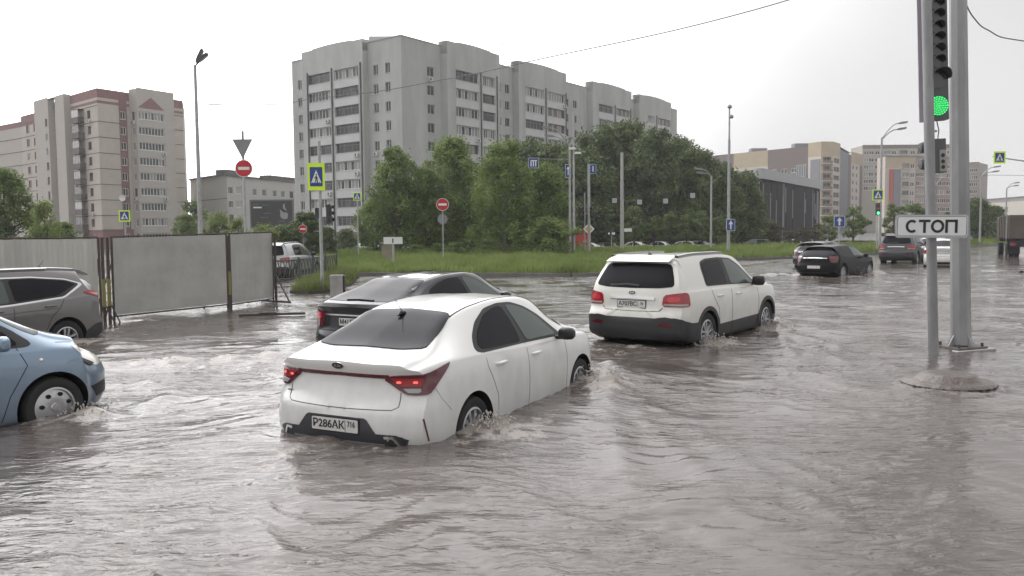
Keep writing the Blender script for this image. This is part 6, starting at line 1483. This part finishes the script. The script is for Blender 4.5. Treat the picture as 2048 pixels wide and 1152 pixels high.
# red kiosk behind it
p = Pt(1164, 84); e = empty('red_kiosk', (p.x, p.y, -.3), .1, 'red kiosk with a pale side behind the yellow diamond sign', 'kiosk'); m = MB([M('kiosk_red', (.42, .03, .03), .5, var=.1)]); m.box(-.85, .8, -.6, .6, 0, 1.75); m.build('body', e)
m = MB([CLEARL]); m.box(.0, .35, -.62, -.603, 1.0, 1.3); m.build('window', e); m = MB([MATS['kiosk_red']]); m.prism([(-.5, 1.755), (.4, 1.755), (.2, 2.1), (-.35, 2.1)], -.3, .3); m.build('roof', e); m = MB([WHITEP]); m.box(-1.0, -.855, -.6, .6, 0, 1.6); m.build('side_panel', e)
# slim grey pole and the wire with hanging lane signs
d_ = 66; e = polebase('wire_pole', 1244, d_, W(1242, 305, d_).z, .16, .11, 'plain light grey pole left of the hanging lane signs', 'pole', z0=.05, mat=M('pale_concrete_pole', (.36, .36, .34), .8, var=.1)); m = MB([SIGNW]); m.box(-.3, .3, -.03, -.01, -.13, .13); m.build('plate', e, (.45, -.1, W(1250, 460, d_).z))
d_ = 70; pr = None
for i, (u, v) in enumerate([(1229, 401), (1279, 404), (1331, 402), (1385, 391)]):
    p = W(u, v, d_); o = empty('lane_signal', (p.x, p.y, p.z), 0, ['square pale lane signal nearest the plain grey pole', 'second square lane signal from the plain grey pole', 'third square lane signal from the plain grey pole', 'highest square lane signal, nearest the tall double lamp pole'][i], 'lane signal', 'lane signals hanging on the wire')
    m = MB([BLACKS, M('signal_face', (.35, .37, .36), .4)]); m.box(-.27, .27, -.05, .08, -.27, .27); m.use(m.mats[1]); m.box(-.20, .20, -.062, -.0505, -.20, .20); m.build('box', o); m = MB([DKSTEEL]); m.tube([(0, 0, .27), (0, 0, .7)], .02, 5); m.build('hanger', o)
m = MB([DKSTEEL]); m.tube([W(1146, 385, d_), W(1229, 384, d_), W(1279, 387, d_), W(1331, 385, d_), W(1385, 374, d_), W(1455, 350, d_)], .012, 4); tag(m.build('signal_wire'), 'thin wire carrying the four square lane signals', 'wire')
p = W(1223, 467, 74); e = empty('small_sign', (p.x, p.y, 0), 0, 'small dark sign plate with pale marks low behind the plain pole', 'sign'); m = MB([BLACKS]); m.box(-.38, .38, -.02, .0, -.16, .16); m.use(SIGNW); m.box(-.30, -.14, -.028, -.0205, -.08, .08); m.box(.02, .30, -.028, -.0205, -.1, .1); m.build('plate', e, (0, 0, p.z)); m = MB([STEEL]); m.tube([(0, .03, -.3), (0, .03, p.z)], .03, 6); m.build('post', e)
d_ = 72; e = polebase('street_lamp', 1422, d_, W(1420, 352, d_).z, .10, .07, 'short street lamp with two small pale lamps pointing left, before the dark trees', 'street lamp', z0=.05); zt = W(1420, 352, d_).z
arms(e, zt, [(math.radians(180), .6, .25, .0), (math.radians(195), .85, .55, .0)], .03)
d_ = 61; e = polebase('street_lamp', 1457, d_, W(1453, 280, d_).z, .12, .09, 'tall pole with two tiny lamps on top and a blue arrow sign below', 'street lamp', z0=.05); m = MB([STEEL]); zt = W(1453, 280, d_).z; m.tube([(0, 0, zt - .02), (0, 0, W(1451, 216, d_).z)], [.07, .05], 8); m.build('pole', e)
for v_, sc in ((214, 1), (234, .8)): m = MB([SIGNB]); m.lathe([(.001, .16), (.1, .13), (.17, .0), (.12, -.1), (.001, -.12)], 12, 'z', (0, 0, 0)); m.build('lamp_head', e, ((0 if sc == 1 else .12), -.05, W(1451, v_, d_).z))
panel(e, 'arrow_sign', .12, W(1459, 450, d_).z, .7, .85, [('rect', (.62, .84, .03), SIGNW), ('rect', (.57, .79, .03), BLUES), ('bar', (-.05, .05, -.3, .1), SIGNW), ('poly', [(-.16, .05), (.16, .05), (0, .33)], SIGNW)]).location.y = -.1
d_ = 62; e = polebase('arrow_sign', 1678, d_, W(1678, 432, d_).z, .04, .04, 'blue one way arrow sign on a thin pole at the lawn kerb', 'road sign', z0=.05); panel(e, 'sign_plate', 0, W(1677, 443, d_).z, .75, .75, arrow_layers(.80))
# right street lamps
d_ = 66; e = polebase('street_lamp', 1760, d_, W(1757, 275, d_).z, .12, .07, 'curved twin street lamp reaching right beside the green lit crossing light', 'street lamp'); zt = W(1757, 275, d_).z; arms(e, zt, [(.1, 1.35, 1.2, .1), (-.15, 1.1, .75, .15)], .045)
d_ = 63; e = polebase('crossing_light', 1754, d_, W(1753, 382, d_).z, .05, .05, 'crossing sign with lime frame above a traffic light showing green', 'traffic light'); panel(e, 'crossing_sign', 0, W(1752, 390, d_).z, .8, .8, ped_layers(.66, .12)); traffic_light(e, .0, -.05, W(1753, 418, d_).z, .9, .1, 'green', 3, hood=False)
for u, v, lb, hh in ((1960, 352, 'curved twin street lamp in the distance right of the thick pole', 1.0), (2011, 377, 'farthest curved street lamp above the dump truck', .8)):
    d_ = 86 if u < 2000 else 112; e = polebase('street_lamp', u, d_, W(u, v, d_).z, .11, .08, lb, 'street lamp'); arms(e, W(u, v, d_).z, [(.1, 1.3 * hh, .9 * hh, 0), (-.1, 1.0 * hh, .4 * hh, 0)], .045)
# hanging crossing sign on a long arm from beyond the right edge
d_ = 40; p = W(1998, 315, d_); pe = W(2120, 335, d_); e = empty('crossing_sign_gantry', (pe.x, pe.y, 0), 0, 'lime framed crossing sign on a long arm reaching in from the right', 'road sign')
m = MB([STEEL]); m.tube([(0, 0, -.2), (0, 0, pe.z + .3)], .12, 10); m.build('pole', e); m = MB([STEEL]); m.tube([(0, 0, pe.z), (W(2048, 322, d_).x - pe.x, 0, W(2048, 322, d_).z), (W(1985, 313, d_).x - pe.x, 0, W(1985, 313, d_).z)], [.05, .035, .025], 8); m.build('arm', e)
panel(e, 'crossing_sign', p.x - pe.x, p.z, .65, .65, ped_layers(.42, .17))
# left far crossing signs
d_ = 44; e = polebase('crossing_sign', 251, d_, W(251, 425, d_).z, .04, .04, 'lime framed crossing sign over the fence before the pink plinth', 'road sign'); panel(e, 'sign_plate', 0, W(250, 432, d_).z, .65, .65, ped_layers(.46, .14))
d_ = 58; e = polebase('crossing_sign', 716, d_, W(716, 386, d_).z, .04, .04, 'small lime framed crossing sign against the grey block, left of the trees', 'road sign'); panel(e, 'sign_plate', 0, W(715, 393, d_).z, .6, .6, ped_layers(.44, .12))
# billboard
d_ = 75; p = W(544, 428, d_); e = empty('billboard', (p.x, p.y, 0), 0, 'dark grey billboard with a pale figure between the sign pole and the grey block', 'billboard')
m = MB([M('billboard_frame', (.16, .16, .165), .6)]); m.box(-1.92, 1.92, -.1, .12, p.z - 1.27, p.z + 1.27); m.build('frame', e); m = MB([M('billboard_dark', (.045, .045, .05), .5)]); m.box(-1.8, 1.8, -.13, -.102, p.z - 1.15, p.z + 1.15)
m.use(M('billboard_pale', (.30, .29, .30), .5)); PY = (-.137, -.1305)
for a_ in ([(.75, -.2), (.9, -.4), (1.15, -.48), (1.4, -.40), (1.45, .0), (1.3, .15), (1.1, .1), (.85, .3), (.72, .4), (.78, .1)], [(1.2, .9), (1.05, .85), (1.0, .6), (1.1, .4), (1.4, .25), (1.25, .45), (1.18, .65)]): m.prism([(x, p.z + z) for x, z in a_], *PY)
m.use(M('billboard_grey', (.12, .12, .13), .5))
for x0, x1, z in ((-1.6, -1.1, .85), (-.8, -.2, .8), (-.7, -.1, .05), (-1.0, -.3, -.3), (.6, 1.2, -.65)): m.box(x0, x1, PY[0], PY[1], p.z + z - .04, p.z + z + .04)
m.use(SIGNW); m.box(-1.6, -.85, PY[0], PY[1], p.z + .52, p.z + .64); m.build('face', e); m = MB([STEEL]); m.tube([(.0, .2, -.3), (.0, .2, p.z + .5)], .14, 10); m.build('post', e)
# railing behind the fence end
RAIL = M('railing_paint', (.06, .065, .06), .55)
def railing(P, Q, label, n):
    P = Vector((*P, 0)); Q = Vector((*Q, 0)); d = Q - P; e = empty('railing', (P.x, P.y, 0), math.atan2(d.y, d.x), label, 'railing', 'steel railings along the side street'); Ln = d.length; m = MB([RAIL])
    for z in (.95, .30): m.tube([(0, 0, z), (Ln, 0, z)], .028, 6)
    m.build('rail', e)
    for i in range(n + 1): m = MB([RAIL]); m.box(-.035, .035, -.035, .035, -.25, 1.03); m.build('post', e, (Ln * i / n, 0, 0))
    for i in range(n):
        m = MB([RAIL]); a = Ln * i / n; w_ = Ln / n
        for q in range(4): x = a + w_ * (q + .5) / 4.5; m.tube([(x, 0, .3), (x + w_ * .16, 0, .95)], .02, 5); m.tube([(x + w_ * .16, 0, .3), (x, 0, .95)], .02, 5)
        m.build('infill', e)
railing((Pt(548, 29.5).x, 29.5), (Pt(596, 30.5).x, 30.5), 'steel railing with crossed bars in front of the waiting van', 1)
railing((Pt(596, 31).x, 31), (Pt(672, 37).x, 37), 'steel railing running past the crossing sign pole to the lawn', 3)
p = G(672, 591); e = empty('concrete_block', (p.x, p.y + .15, 0), .12, 'grey concrete block at the edge of the verge behind the charcoal liftback', 'concrete block'); m = MB([CONC]); m.box(-.19, .19, -.16, .16, -.2, .62); m.build('block', e)
m = MB([BLACKS]); m.box(.192, .25, -.15, .15, -.2, .6); m.build('side_plate', e)

# ------------------------------------------------------------------ foreground posts, СТОП sign, signals
d0 = 12.88; PX = W(1867, 705, d0).x; e = empty('stop_line_post', (PX, d0, 0), 0, 'nearer thinner steel post carrying the white СТОП board and the big green traffic signal', 'sign post'); e.rotation_euler = (0, -.044, 0)
m = MB([M('post_steel', (.24, .24, .245), .5, .3, var=.25, vscale=3, streak=.3)]); m.tube([(0, 0, -.3), (0, 0, 6.5)], .074, 20); m.build('post', e, smooth=True)
pc = W(1860, 452, d0 - .12); s = bpy.data.objects.new('stop_sign', None); COL.objects.link(s); s.parent = e; s.location = (pc.x - PX + .11, -.12, pc.z); s.rotation_euler = (0, .052, math.radians(-14)); s.scale = (.95, 1, .95)
GRYS = M('sign_grey_white', (.62, .63, .63), .4, var=.05, vscale=6)
m = MB([M('sign_rim', (.34, .35, .35), .5)]); m.prism(rrect(-.535, .535, -.185, .185, .05), -.004, .012); m.use(GRYS); m.prism(rrect(-.515, .515, -.165, .165, .04), -.0065, -.0042); m.use(BLACKS); rr_o = rrect(-.507, .507, -.157, .157, .036); rr_i = rrect(-.499, .499, -.149, .149, .03); n_ = len(rr_o)
m.add([(x, -.0075, z) for x, z in rr_o] + [(x, -.0075, z) for x, z in rr_i], [(i, (i + 1) % n_, n_ + (i + 1) % n_, n_ + i) for i in range(n_)]); m.use(STEEL); m.box(-.03, .03, .012, .04, -.15, .15); m.build('board', s)
# letters built as stroked outlines
lt = MB([BLACKS]); sw_ = .040; lh = .105
def stroke(pts, w_=sw_):
    P_ = [Vector((x, z)) for x, z in pts]; Lf = []; Rt_ = []
    for i, q in enumerate(P_):
        tn_ = ((P_[min(i + 1, len(P_) - 1)] - P_[max(i - 1, 0)])).normalized(); nn = Vector((-tn_.y, tn_.x)) * w_ / 2; Lf.append(q + nn); Rt_.append(q - nn)
    for i in range(len(P_) - 1):
        vs = [(a.x, y, a.y) for y in (-.0105, -.0078) for a in (Lf[i], Lf[i + 1], Rt_[i + 1], Rt_[i])]
        lt.add(vs, [(0, 1, 2, 3), (7, 6, 5, 4), (0, 4, 5, 1), (1, 5, 6, 2), (2, 6, 7, 3), (3, 7, 4, 0)])
def arc(cx, cz, rx, rz_, a0, a1, n=16): return [(cx + rx * math.cos(math.radians(a0 + (a1 - a0) * i / n)), cz + rz_ * math.sin(math.radians(a0 + (a1 - a0) * i / n))) for i in range(n + 1)]
stroke(arc(-.29, 0, .073, lh - sw_ / 2, 48, 312)); stroke([(-.19, lh - sw_ / 2), (-.02, lh - sw_ / 2)]); stroke([(-.105, lh - sw_), (-.105, -lh)])
stroke(arc(.085, 0, .078, lh - sw_ / 2, 0, 360, 28)); stroke([(.215, -lh), (.215, lh)]); stroke([(.355, -lh), (.355, lh)]); stroke([(.215, lh - sw_ / 2), (.355, lh - sw_ / 2)])
lt.build('lettering', s)
# big signal behind the thin post
HSG = M('signal_grey', (.085, .088, .09), .5, var=.1)
sx = W(1876, 210, 13.1).x - PX + .14; t = bpy.data.objects.new('traffic_signal', None); COL.objects.link(t); t.parent = e; t.location = (sx, .2, 0); t.rotation_euler = (0, 0, -.10)
zl = W(1874, 212, 13.0).z; m = MB([HSG]); m.prism(rrect(-.16, .155, zl - .215, zl + 2.6, .02), -.05, .12); m.use(M('backboard', (.36, .33, .37), .5)); m.box(-.26, -.165, .0, .02, zl - .23, zl + 2.6); m.build('housing', t)
m = MB([BLACKS]); m.prism(circle(0, zl, .15, 32), -.056, -.0505); m.build('lamp_ring', t)
m = MB([M('green_led', (.1, .9, .3), .3, emis=((.03, 1, .2), 1.1))]); ring_n = [(0, 1), (.034, 6), (.068, 12), (.102, 17), (.134, 22)]
for r_0, k in ring_n:
    for i in range(k): a = 2 * math.pi * i / k; m.prism(circle(r_0 * math.cos(a), zl + r_0 * math.sin(a), .0115, 6), -.066, -.0565)
o = m.build('green_leds', t); o['kind'] = 'stuff'
m = MB([M('green_glow_lens', (.02, .22, .06), .2, emis=((.02, .6, .1), .22))]); m.prism(circle(0, zl, .143, 32), -.0605, -.0562); m.build('green_lens', t)
def hood(zc_, r, dep, th=.007):
    m = MB([HSG]); vs = []; fs = []; K = 16
    for i in range(K + 1):
        a = math.radians(0 + 180 * i / K)
        for (q, y) in ((r, -.05), (r, -.05 - dep * (.55 + .45 * math.sin(a))), (r + th, -.05 - dep * (.55 + .45 * math.sin(a))), (r + th, -.05)): vs.append((q * math.cos(a), y, zc_ + q * math.sin(a)))
    for i in range(K): a = i * 4; fs += [(a, a + 1, a + 5, a + 4), (a + 1, a + 2, a + 6, a + 5), (a + 2, a + 3, a + 7, a + 6)]
    m.add(vs, fs); m.build('visor', t)
hood(zl + .40, .145, .26); m = MB([M('unlit_green_lamp', (.01, .08, .03), .25, coat=.5)]); m = MB([M('dark_lens', (.03, .032, .034), .2, coat=.6)]); m.prism(circle(0, zl + .40, .14, 28), -.06, -.051); m.build('dark_lens', t)
for k in range(7): hood(zl + .66 + .17 * k, .085, .17)
for k in range(7): m = MB([MATS['dark_lens']]); m.prism(circle(0, zl + .66 + .17 * k, .08, 20), -.058, -.051); m.build('dark_lens', t)
# pedestrian signal between the posts
pz = W(1878, 308, 13.1).z; t2 = bpy.data.objects.new('crossing_signal', None); COL.objects.link(t2); t2.parent = e; t2.location = (W(1878, 300, 13.1).x - PX + .13, .2, pz); t2.scale = (.8, .8, .85)
m = MB([HSG]); m.box(-.12, .10, -.06, .16, -.35, .26); m.build('housing', t2); m = MB([MATS['backboard'] if False else M('signal_door', (.30, .30, .28), .5)]); m.prism(rrect(-.03, .09, -.33, .06, .02), -.075, -.061); m.use(BLACKS)
m.prism(circle(.03, -.04, .035, 16), -.085, -.0755); m.prism(circle(.03, -.15, .035, 16), -.085, -.0755); m.prism(circle(.03, -.25, .035, 16), -.085, -.0755); m.build('door', t2)
for zz in (.12, -.18): m = MB([HSG]); m.lathe([(.001, -.36), (.085, -.35), (.1, -.3), (.1, -.1)], 16, 'x', (0, .05, zz)); m.build('side_hood', t2)
for zz, uu in ((W(1890, 237, 13.2).z, .42), (W(1890, 262, 13.2).z, .42), (W(1885, 352, 13.2).z, .42)): m = MB([STEEL]); m.tube([(.02, .1, zz - .02), (uu, .62, zz + .02)], .018, 8); m.build('bracket', e)
m = MB([BLACKS]); m.tube([W(1893, 240, 13.3) - e.location, W(1897, 262, 13.3) - e.location, W(1893, 285, 13.3) - e.location, W(1886, 296, 13.3) - e.location], .008, 6); m.build('cable', e, smooth=True)
m = MB([BLACKS]); m.tube([W(1869, 346, 13.1) - e.location, W(1870, 362, 13.1) - e.location, W(1878, 372, 13.1) - e.location, W(1886, 356, 13.1) - e.location], .009, 6); m.build('cable', e, smooth=True)
m = MB([STEEL]); m.tube([W(1874, 385, 13.3) - e.location, W(1900, 358, 13.3) - e.location], .012, 6); m.build('bracket', e)
# thick octagonal pole
d1 = 13.55; px = W(1922, 690, d1).x; e = empty('lighting_mast', (px, d1, 0), .2, 'thick tapered octagonal steel pole with a bolted flange just above the water', 'steel pole'); e.rotation_euler = (0, -.040, .2)
m = MB([M('zinc_pole', (.27, .272, .275), .45, .25, var=.25, vscale=2.2, streak=.3)]); m.tube([(0, 0, .03), (0, 0, 8.5)], [.152, .115], 8, True); m.build('shaft', e)
m = MB([MATS['zinc_pole']])
for k in range(4): m.xf = Matrix.Rotation(k * math.pi / 2 + .1, 4, 'Z'); m.prism([(.12, .012), (.25, .012), (.25, .03), (.14, .20), (.12, .20)], -.008, .008)
m.xf = None; m.use(M('muddy_plate', (.11, .10, .09), .6, var=.3, vscale=8)); m.box(-.27, .27, -.27, .27, -.02, .011); m.build('flange', e)
for k in range(4): a = k * math.pi / 2 + math.pi / 4; m = MB([DKSTEEL]); m.lathe([(.001, .07), (.022, .07), (.022, .012)], 8, 'z', (.3 * math.cos(a), .3 * math.sin(a), 0)); m.build('bolt', e)
m = MB([CONC]); m.box(-.36, .36, -.34, .34, -.25, -.022); m.build('footing', e)
# overhead wires
def wire(name, pts, r, label):
    m = MB([M('cable_grey', (.12, .11, .13), .6)]); P_ = []
    for i in range(len(pts) - 1):
        for k in range(8): t_ = k / 8; P_.append(tuple(interp([(j, pts[j][q]) for j in range(len(pts))], i + t_) for q in range(3)))
    P_.append(tuple(pts[-1])); m.tube(P_, r, 5); tag(m.build(name), label, 'cable', 'overhead cables')
wire('overhead_cable', [W(401, 208, 34), W(500, 210, 44), W(590, 204, 52), W(760, 182, 50), W(900, 157, 49), W(1095, 115, 45), W(1330, 65, 41), W(1560, 5, 38), W(1700, -40, 36)], .023, 'long sagging cable crossing the sky from the left lamp to the top right')
wire('overhead_cable', [W(1917, -30, 13.6), W(1945, 32, 15.6), W(1972, 58, 16.6), W(2005, 75, 17), W(2060, 84, 17.5), W(2300, 60, 20)], .012, 'short slack cable in the sky right of the thick pole')
wire('overhead_cable', [W(1960, 350, 90), W(2060, 351, 88)], .02, 'thin far cable at the right edge above the distant lamps')

# ------------------------------------------------------------------ vehicles
build_rio()
s = build_sor('suv', P_WHITE2, 'white suv with roof rails and black lower bumper ahead of the white sedan', cat='suv'); s.place(2.56, 14.72, .65, -.205)
build_lift().place(-1.93, 13.35, .50)
build_santafe().place(-8.86, 15.52, -2.72, -.33)
build_meriva().place(-7.13, 7.26, .65)
ha = build_hatch('hatchback', P_BLACK, 'black hatchback ploughing through the flood between the white suv and the far cars'); ha.place(12.6, 34.2, .78, -.18)
cs = build_sor('crossover', P_GREY2, 'dark grey crossover with lit tail lights beside the stop line sign', full=False, plate=None, emb=None); cs.place(*Pt(1800, 46.5)[:2], .62, -.12)
sd_ = gsed('sedan', P_WHITE, 'white sedan seen between the two steel posts'); sd_.place(*Pt(1888, 41.5)[:2], .50, -.12)
far = copy_tree(sd_.root); far['label'] = 'pale sedan half hidden behind the dark crossover, left of the white sedan'; far.location = (*Pt(1862, 50)[:2], -.12); far.rotation_euler = (0, 0, math.pi / 2 - .6)
rd = copy_tree(ha.root, swap={P_BLACK: P_DARK}); rd['label'] = 'charcoal hatchback with red tail light hidden behind the black hatchback'; rd.location = (*Pt(1628, 42)[:2], -.15); rd.rotation_euler = (0, 0, math.pi / 2 - .7)
vn = copy_tree(cs.root, swap={P_GREY2: P_SILVER}); vn['label'] = 'pale silver suv with red tail lights waiting behind the railing at the fence end'; vn.name = 'suv'
p = Pt(572, 36.5); vn.location = (p.x - .5, p.y, -.2); vn.rotation_euler = (0, 0, math.pi / 2 - .1)
PK_ = [(690, 108, 'sedan', P_SILVER, 1.5, 'silver car parked at the foot of the grey block, leftmost'), (722, 104, 'hatch', P_WHITE, 1.35, 'white hatchback parked left of the tan pillar'), (765, 100, 'sedan', P_WHITE, 1.3, 'white sedan parked behind the tan pillar'),
    (1192, 90, 'sedan', P_WHITE, -1.5, 'white car parked just right of the red kiosk'), (1228, 91, 'hatch', P_GREY, -1.2, 'grey hatchback parked left of the plain grey pole'), (1290, 92.5, 'sedan', P_WHITE, -.9, 'white car parked under the first saplings'),
    (1340, 94, 'sedan', P_SILVER, -.9, 'silver car parked under the middle saplings'), (1386, 95, 'hatch', P_WHITE, -.9, 'pale hatchback parked at the right end of the sapling row'), (1418, 96.5, 'sedan', P_WHITE, -1.0, 'white car parked beside the double lamp pole'),
    (1532, 96, 'hatch', P_DARK, -1.3, 'dark hatchback parked before the ribbed hall'), (1562, 98, 'sedan', P_SILVER, 1.4, 'silver sedan parked before the ribs of the hall'), (1622, 100, 'hatch', P_SILVER, 1.3, 'silver hatchback parked near the hall entrance')]
for u, d_, k, pt_, yaw, lb in PK_:
    src = sd_.root if k == 'sedan' else ha.root; o = copy_tree(src, swap={(P_WHITE if k == 'sedan' else P_BLACK): pt_}); o['label'] = lb; o['group'] = 'cars parked beyond the lawn'; o.name = 'parked_car'
    p = Pt(u, d_); o.location = (p.x, p.y, zat(p.x, p.y)); o.rotation_euler = (0, 0, math.pi / 2 - yaw)
# dump truck at the right edge
p = Pt(2018, 54); e = empty('dump_truck', (p.x, p.y, 0), 0, 'dark brown dump truck seen from behind at the right edge', 'truck'); e.rotation_euler = (0, 0, -.42)
BED = M('truck_bed', (.10, .085, .07), .7, var=.2, vscale=1.5); CH_ = M('truck_chassis', (.02, .018, .028), .6)
m = MB([BED]); m.prism([(0, 1.15), (2.5, 1.15), (2.5, 2.65), (2.4, 2.65), (2.4, 1.3), (.1, 1.3), (.1, 2.65), (0, 2.65)], .0, 5.2); m.box(.102, 2.398, .0, .08, 1.302, 2.55)
for i in range(4): m.box(.2 + i * .66, .3 + i * .66, -.05, -.003, 1.2, 2.4)
m.box(0, 2.5, -.06, -.003, 2.4, 2.65)
for i in range(6): m.box(-.06, -.003, .3 + i * .9, .42 + i * .9, 1.15, 2.6)
m.build('tipper_bed', e)
m = MB([CH_]); m.box(.6, .85, .2, 7.2, .8, 1.145); m.box(1.65, 1.9, .2, 7.2, .8, 1.145); m.box(.05, 2.45, -.02, .12, .62, 1.0); m.build('chassis', e)
m = MB([CH_]); m.box(.05, .75, .95, 1.0, .15, 1.0); m.box(1.75, 2.45, .95, 1.0, .15, 1.0); m.build('mudflap', e)
m = MB([M('cab_paint', (.06, .05, .045), .5)]); m.prism(rrect(.05, 2.45, .9, 2.6, .12), 5.6, 7.4); m.build('cab', e)
m = MB([GLASS]); m.box(.3, 2.2, 7.4, 7.42, 1.8, 2.7); m.build('windshield', e)
for x in (.15, .45, 1.75, 2.05):
    for y in (1.5, 2.8): m = MB([RUBBER, ALLOY]); m.lathe([(.001, 0), (.25, 0), (.3, -.02), (.5, 0), (.5, .27), (.001, .27)], 24, 'x', (x, y, .3)); m.build('wheel', e, smooth=True)
for x in (.1, 2.1): m = MB([RUBBER]); m.lathe([(.001, 0), (.3, -.02), (.5, 0), (.5, .3), (.001, .3)], 24, 'x', (x, 6.6, .3)); m.build('wheel', e, smooth=True)
for x in (.1, 2.1): m = MB([REDL]); m.box(x, x + .28, -.045, -.021, .72, .88); m.build('taillight', e)
m = MB([STEEL]); m.tube([(-.15, 0, .9), (-.15, 0, 3.05)], .02, 6); m.use(CLEARL); m.box(-.2, -.1, -.05, .0, 3.05, 3.15); m.build('marker_lamp', e)
p = W(2042, 545, 34); e = empty('litter', (G(2040, 545).x, G(2040, 545).y, 0), .4, 'small dark scrap floating at the right edge', 'litter'); m = MB([BLACKP]); m.prism([(-.16, 0), (.1, -.02), (.2, .03), (.05, .09), (-.1, .06)], -.06, .06); m.build('scrap', e)
# spray thrown up by the wheels
def spray(x, y, n, rad, hgt, label, sd, z0=0):
    r = np.random.default_rng(sd); bm = bmesh.new()
    for i in range(n):
        a = r.random() * 6.28; q = rad * r.random() ** .7; z = z0 + hgt * r.random() ** 2.2 * (1 - q / rad * .6) + .01; s_ = r.uniform(.004, .013)
        bmesh.ops.create_icosphere(bm, subdivisions=1, radius=s_, matrix=Matrix.Translation((x + q * math.cos(a), y + q * math.sin(a), z)) @ Matrix.Diagonal((1, 1, r.uniform(.8, 2.0), 1)))
    me = bpy.data.meshes.new('spray'); bm.to_mesh(me); bm.free(); me.materials.append(M('spray_water', (.42, .39, .36), .15)); o = link('spray', me, kind='stuff'); tag(o, label, 'spray')
def wpt(cx, cy, yaw, a, b): return cx + a * math.sin(yaw) - b * math.cos(yaw), cy + a * math.cos(yaw) + b * math.sin(yaw)
for i, (cx, cy, yaw, a, b, n, rd_, hg, lb) in enumerate([(-1.122, 8.18, .47, 0.0, -.98, 160, .30, .16, 'muddy spray at the rear wheel of the white sedan'), (-1.122, 8.18, .47, 2.7, -.98, 160, .34, .2, 'muddy spray at the front wheel of the white sedan'),
    (2.56, 14.72, .65, -.1, -1.05, 260, .45, .26, 'muddy spray at the rear wheel of the white suv'), (2.56, 14.72, .65, 2.75, -1.05, 220, .42, .25, 'muddy spray at the front wheel of the white suv'),
    (-7.13, 7.26, .65, 2.9, -.95, 120, .30, .12, 'splash ahead of the front wheel of the blue hatchback'), (12.6, 34.2, .78, 1.3, -1.0, 260, 1.3, .4, 'splash along the side of the black hatchback')]):
    x_, y_ = wpt(cx, cy, yaw, a, b); spray(x_, y_, n, rd_, hg, lb, 70 + i, .11 if i < 2 else .02)
# ------------------------------------------------------------------ rainy haze
hz = MB([]); hz.box(-480, 520, -12, 900, -6, 60); hm = bpy.data.materials.new('haze'); hm.use_nodes = True; t = hm.node_tree; t.nodes.clear(); o_ = t.nodes.new('ShaderNodeOutputMaterial'); v_ = t.nodes.new('ShaderNodeVolumePrincipled')
v_.inputs['Density'].default_value = 0.00045; v_.inputs['Color'].default_value = (.97, .98, .98, 1); v_.inputs['Anisotropy'].default_value = .2; t.links.new(v_.outputs[0], o_.inputs['Volume'])
me = hz.mesh('haze'); me.materials.append(hm); link('haze', me, kind='stuff')
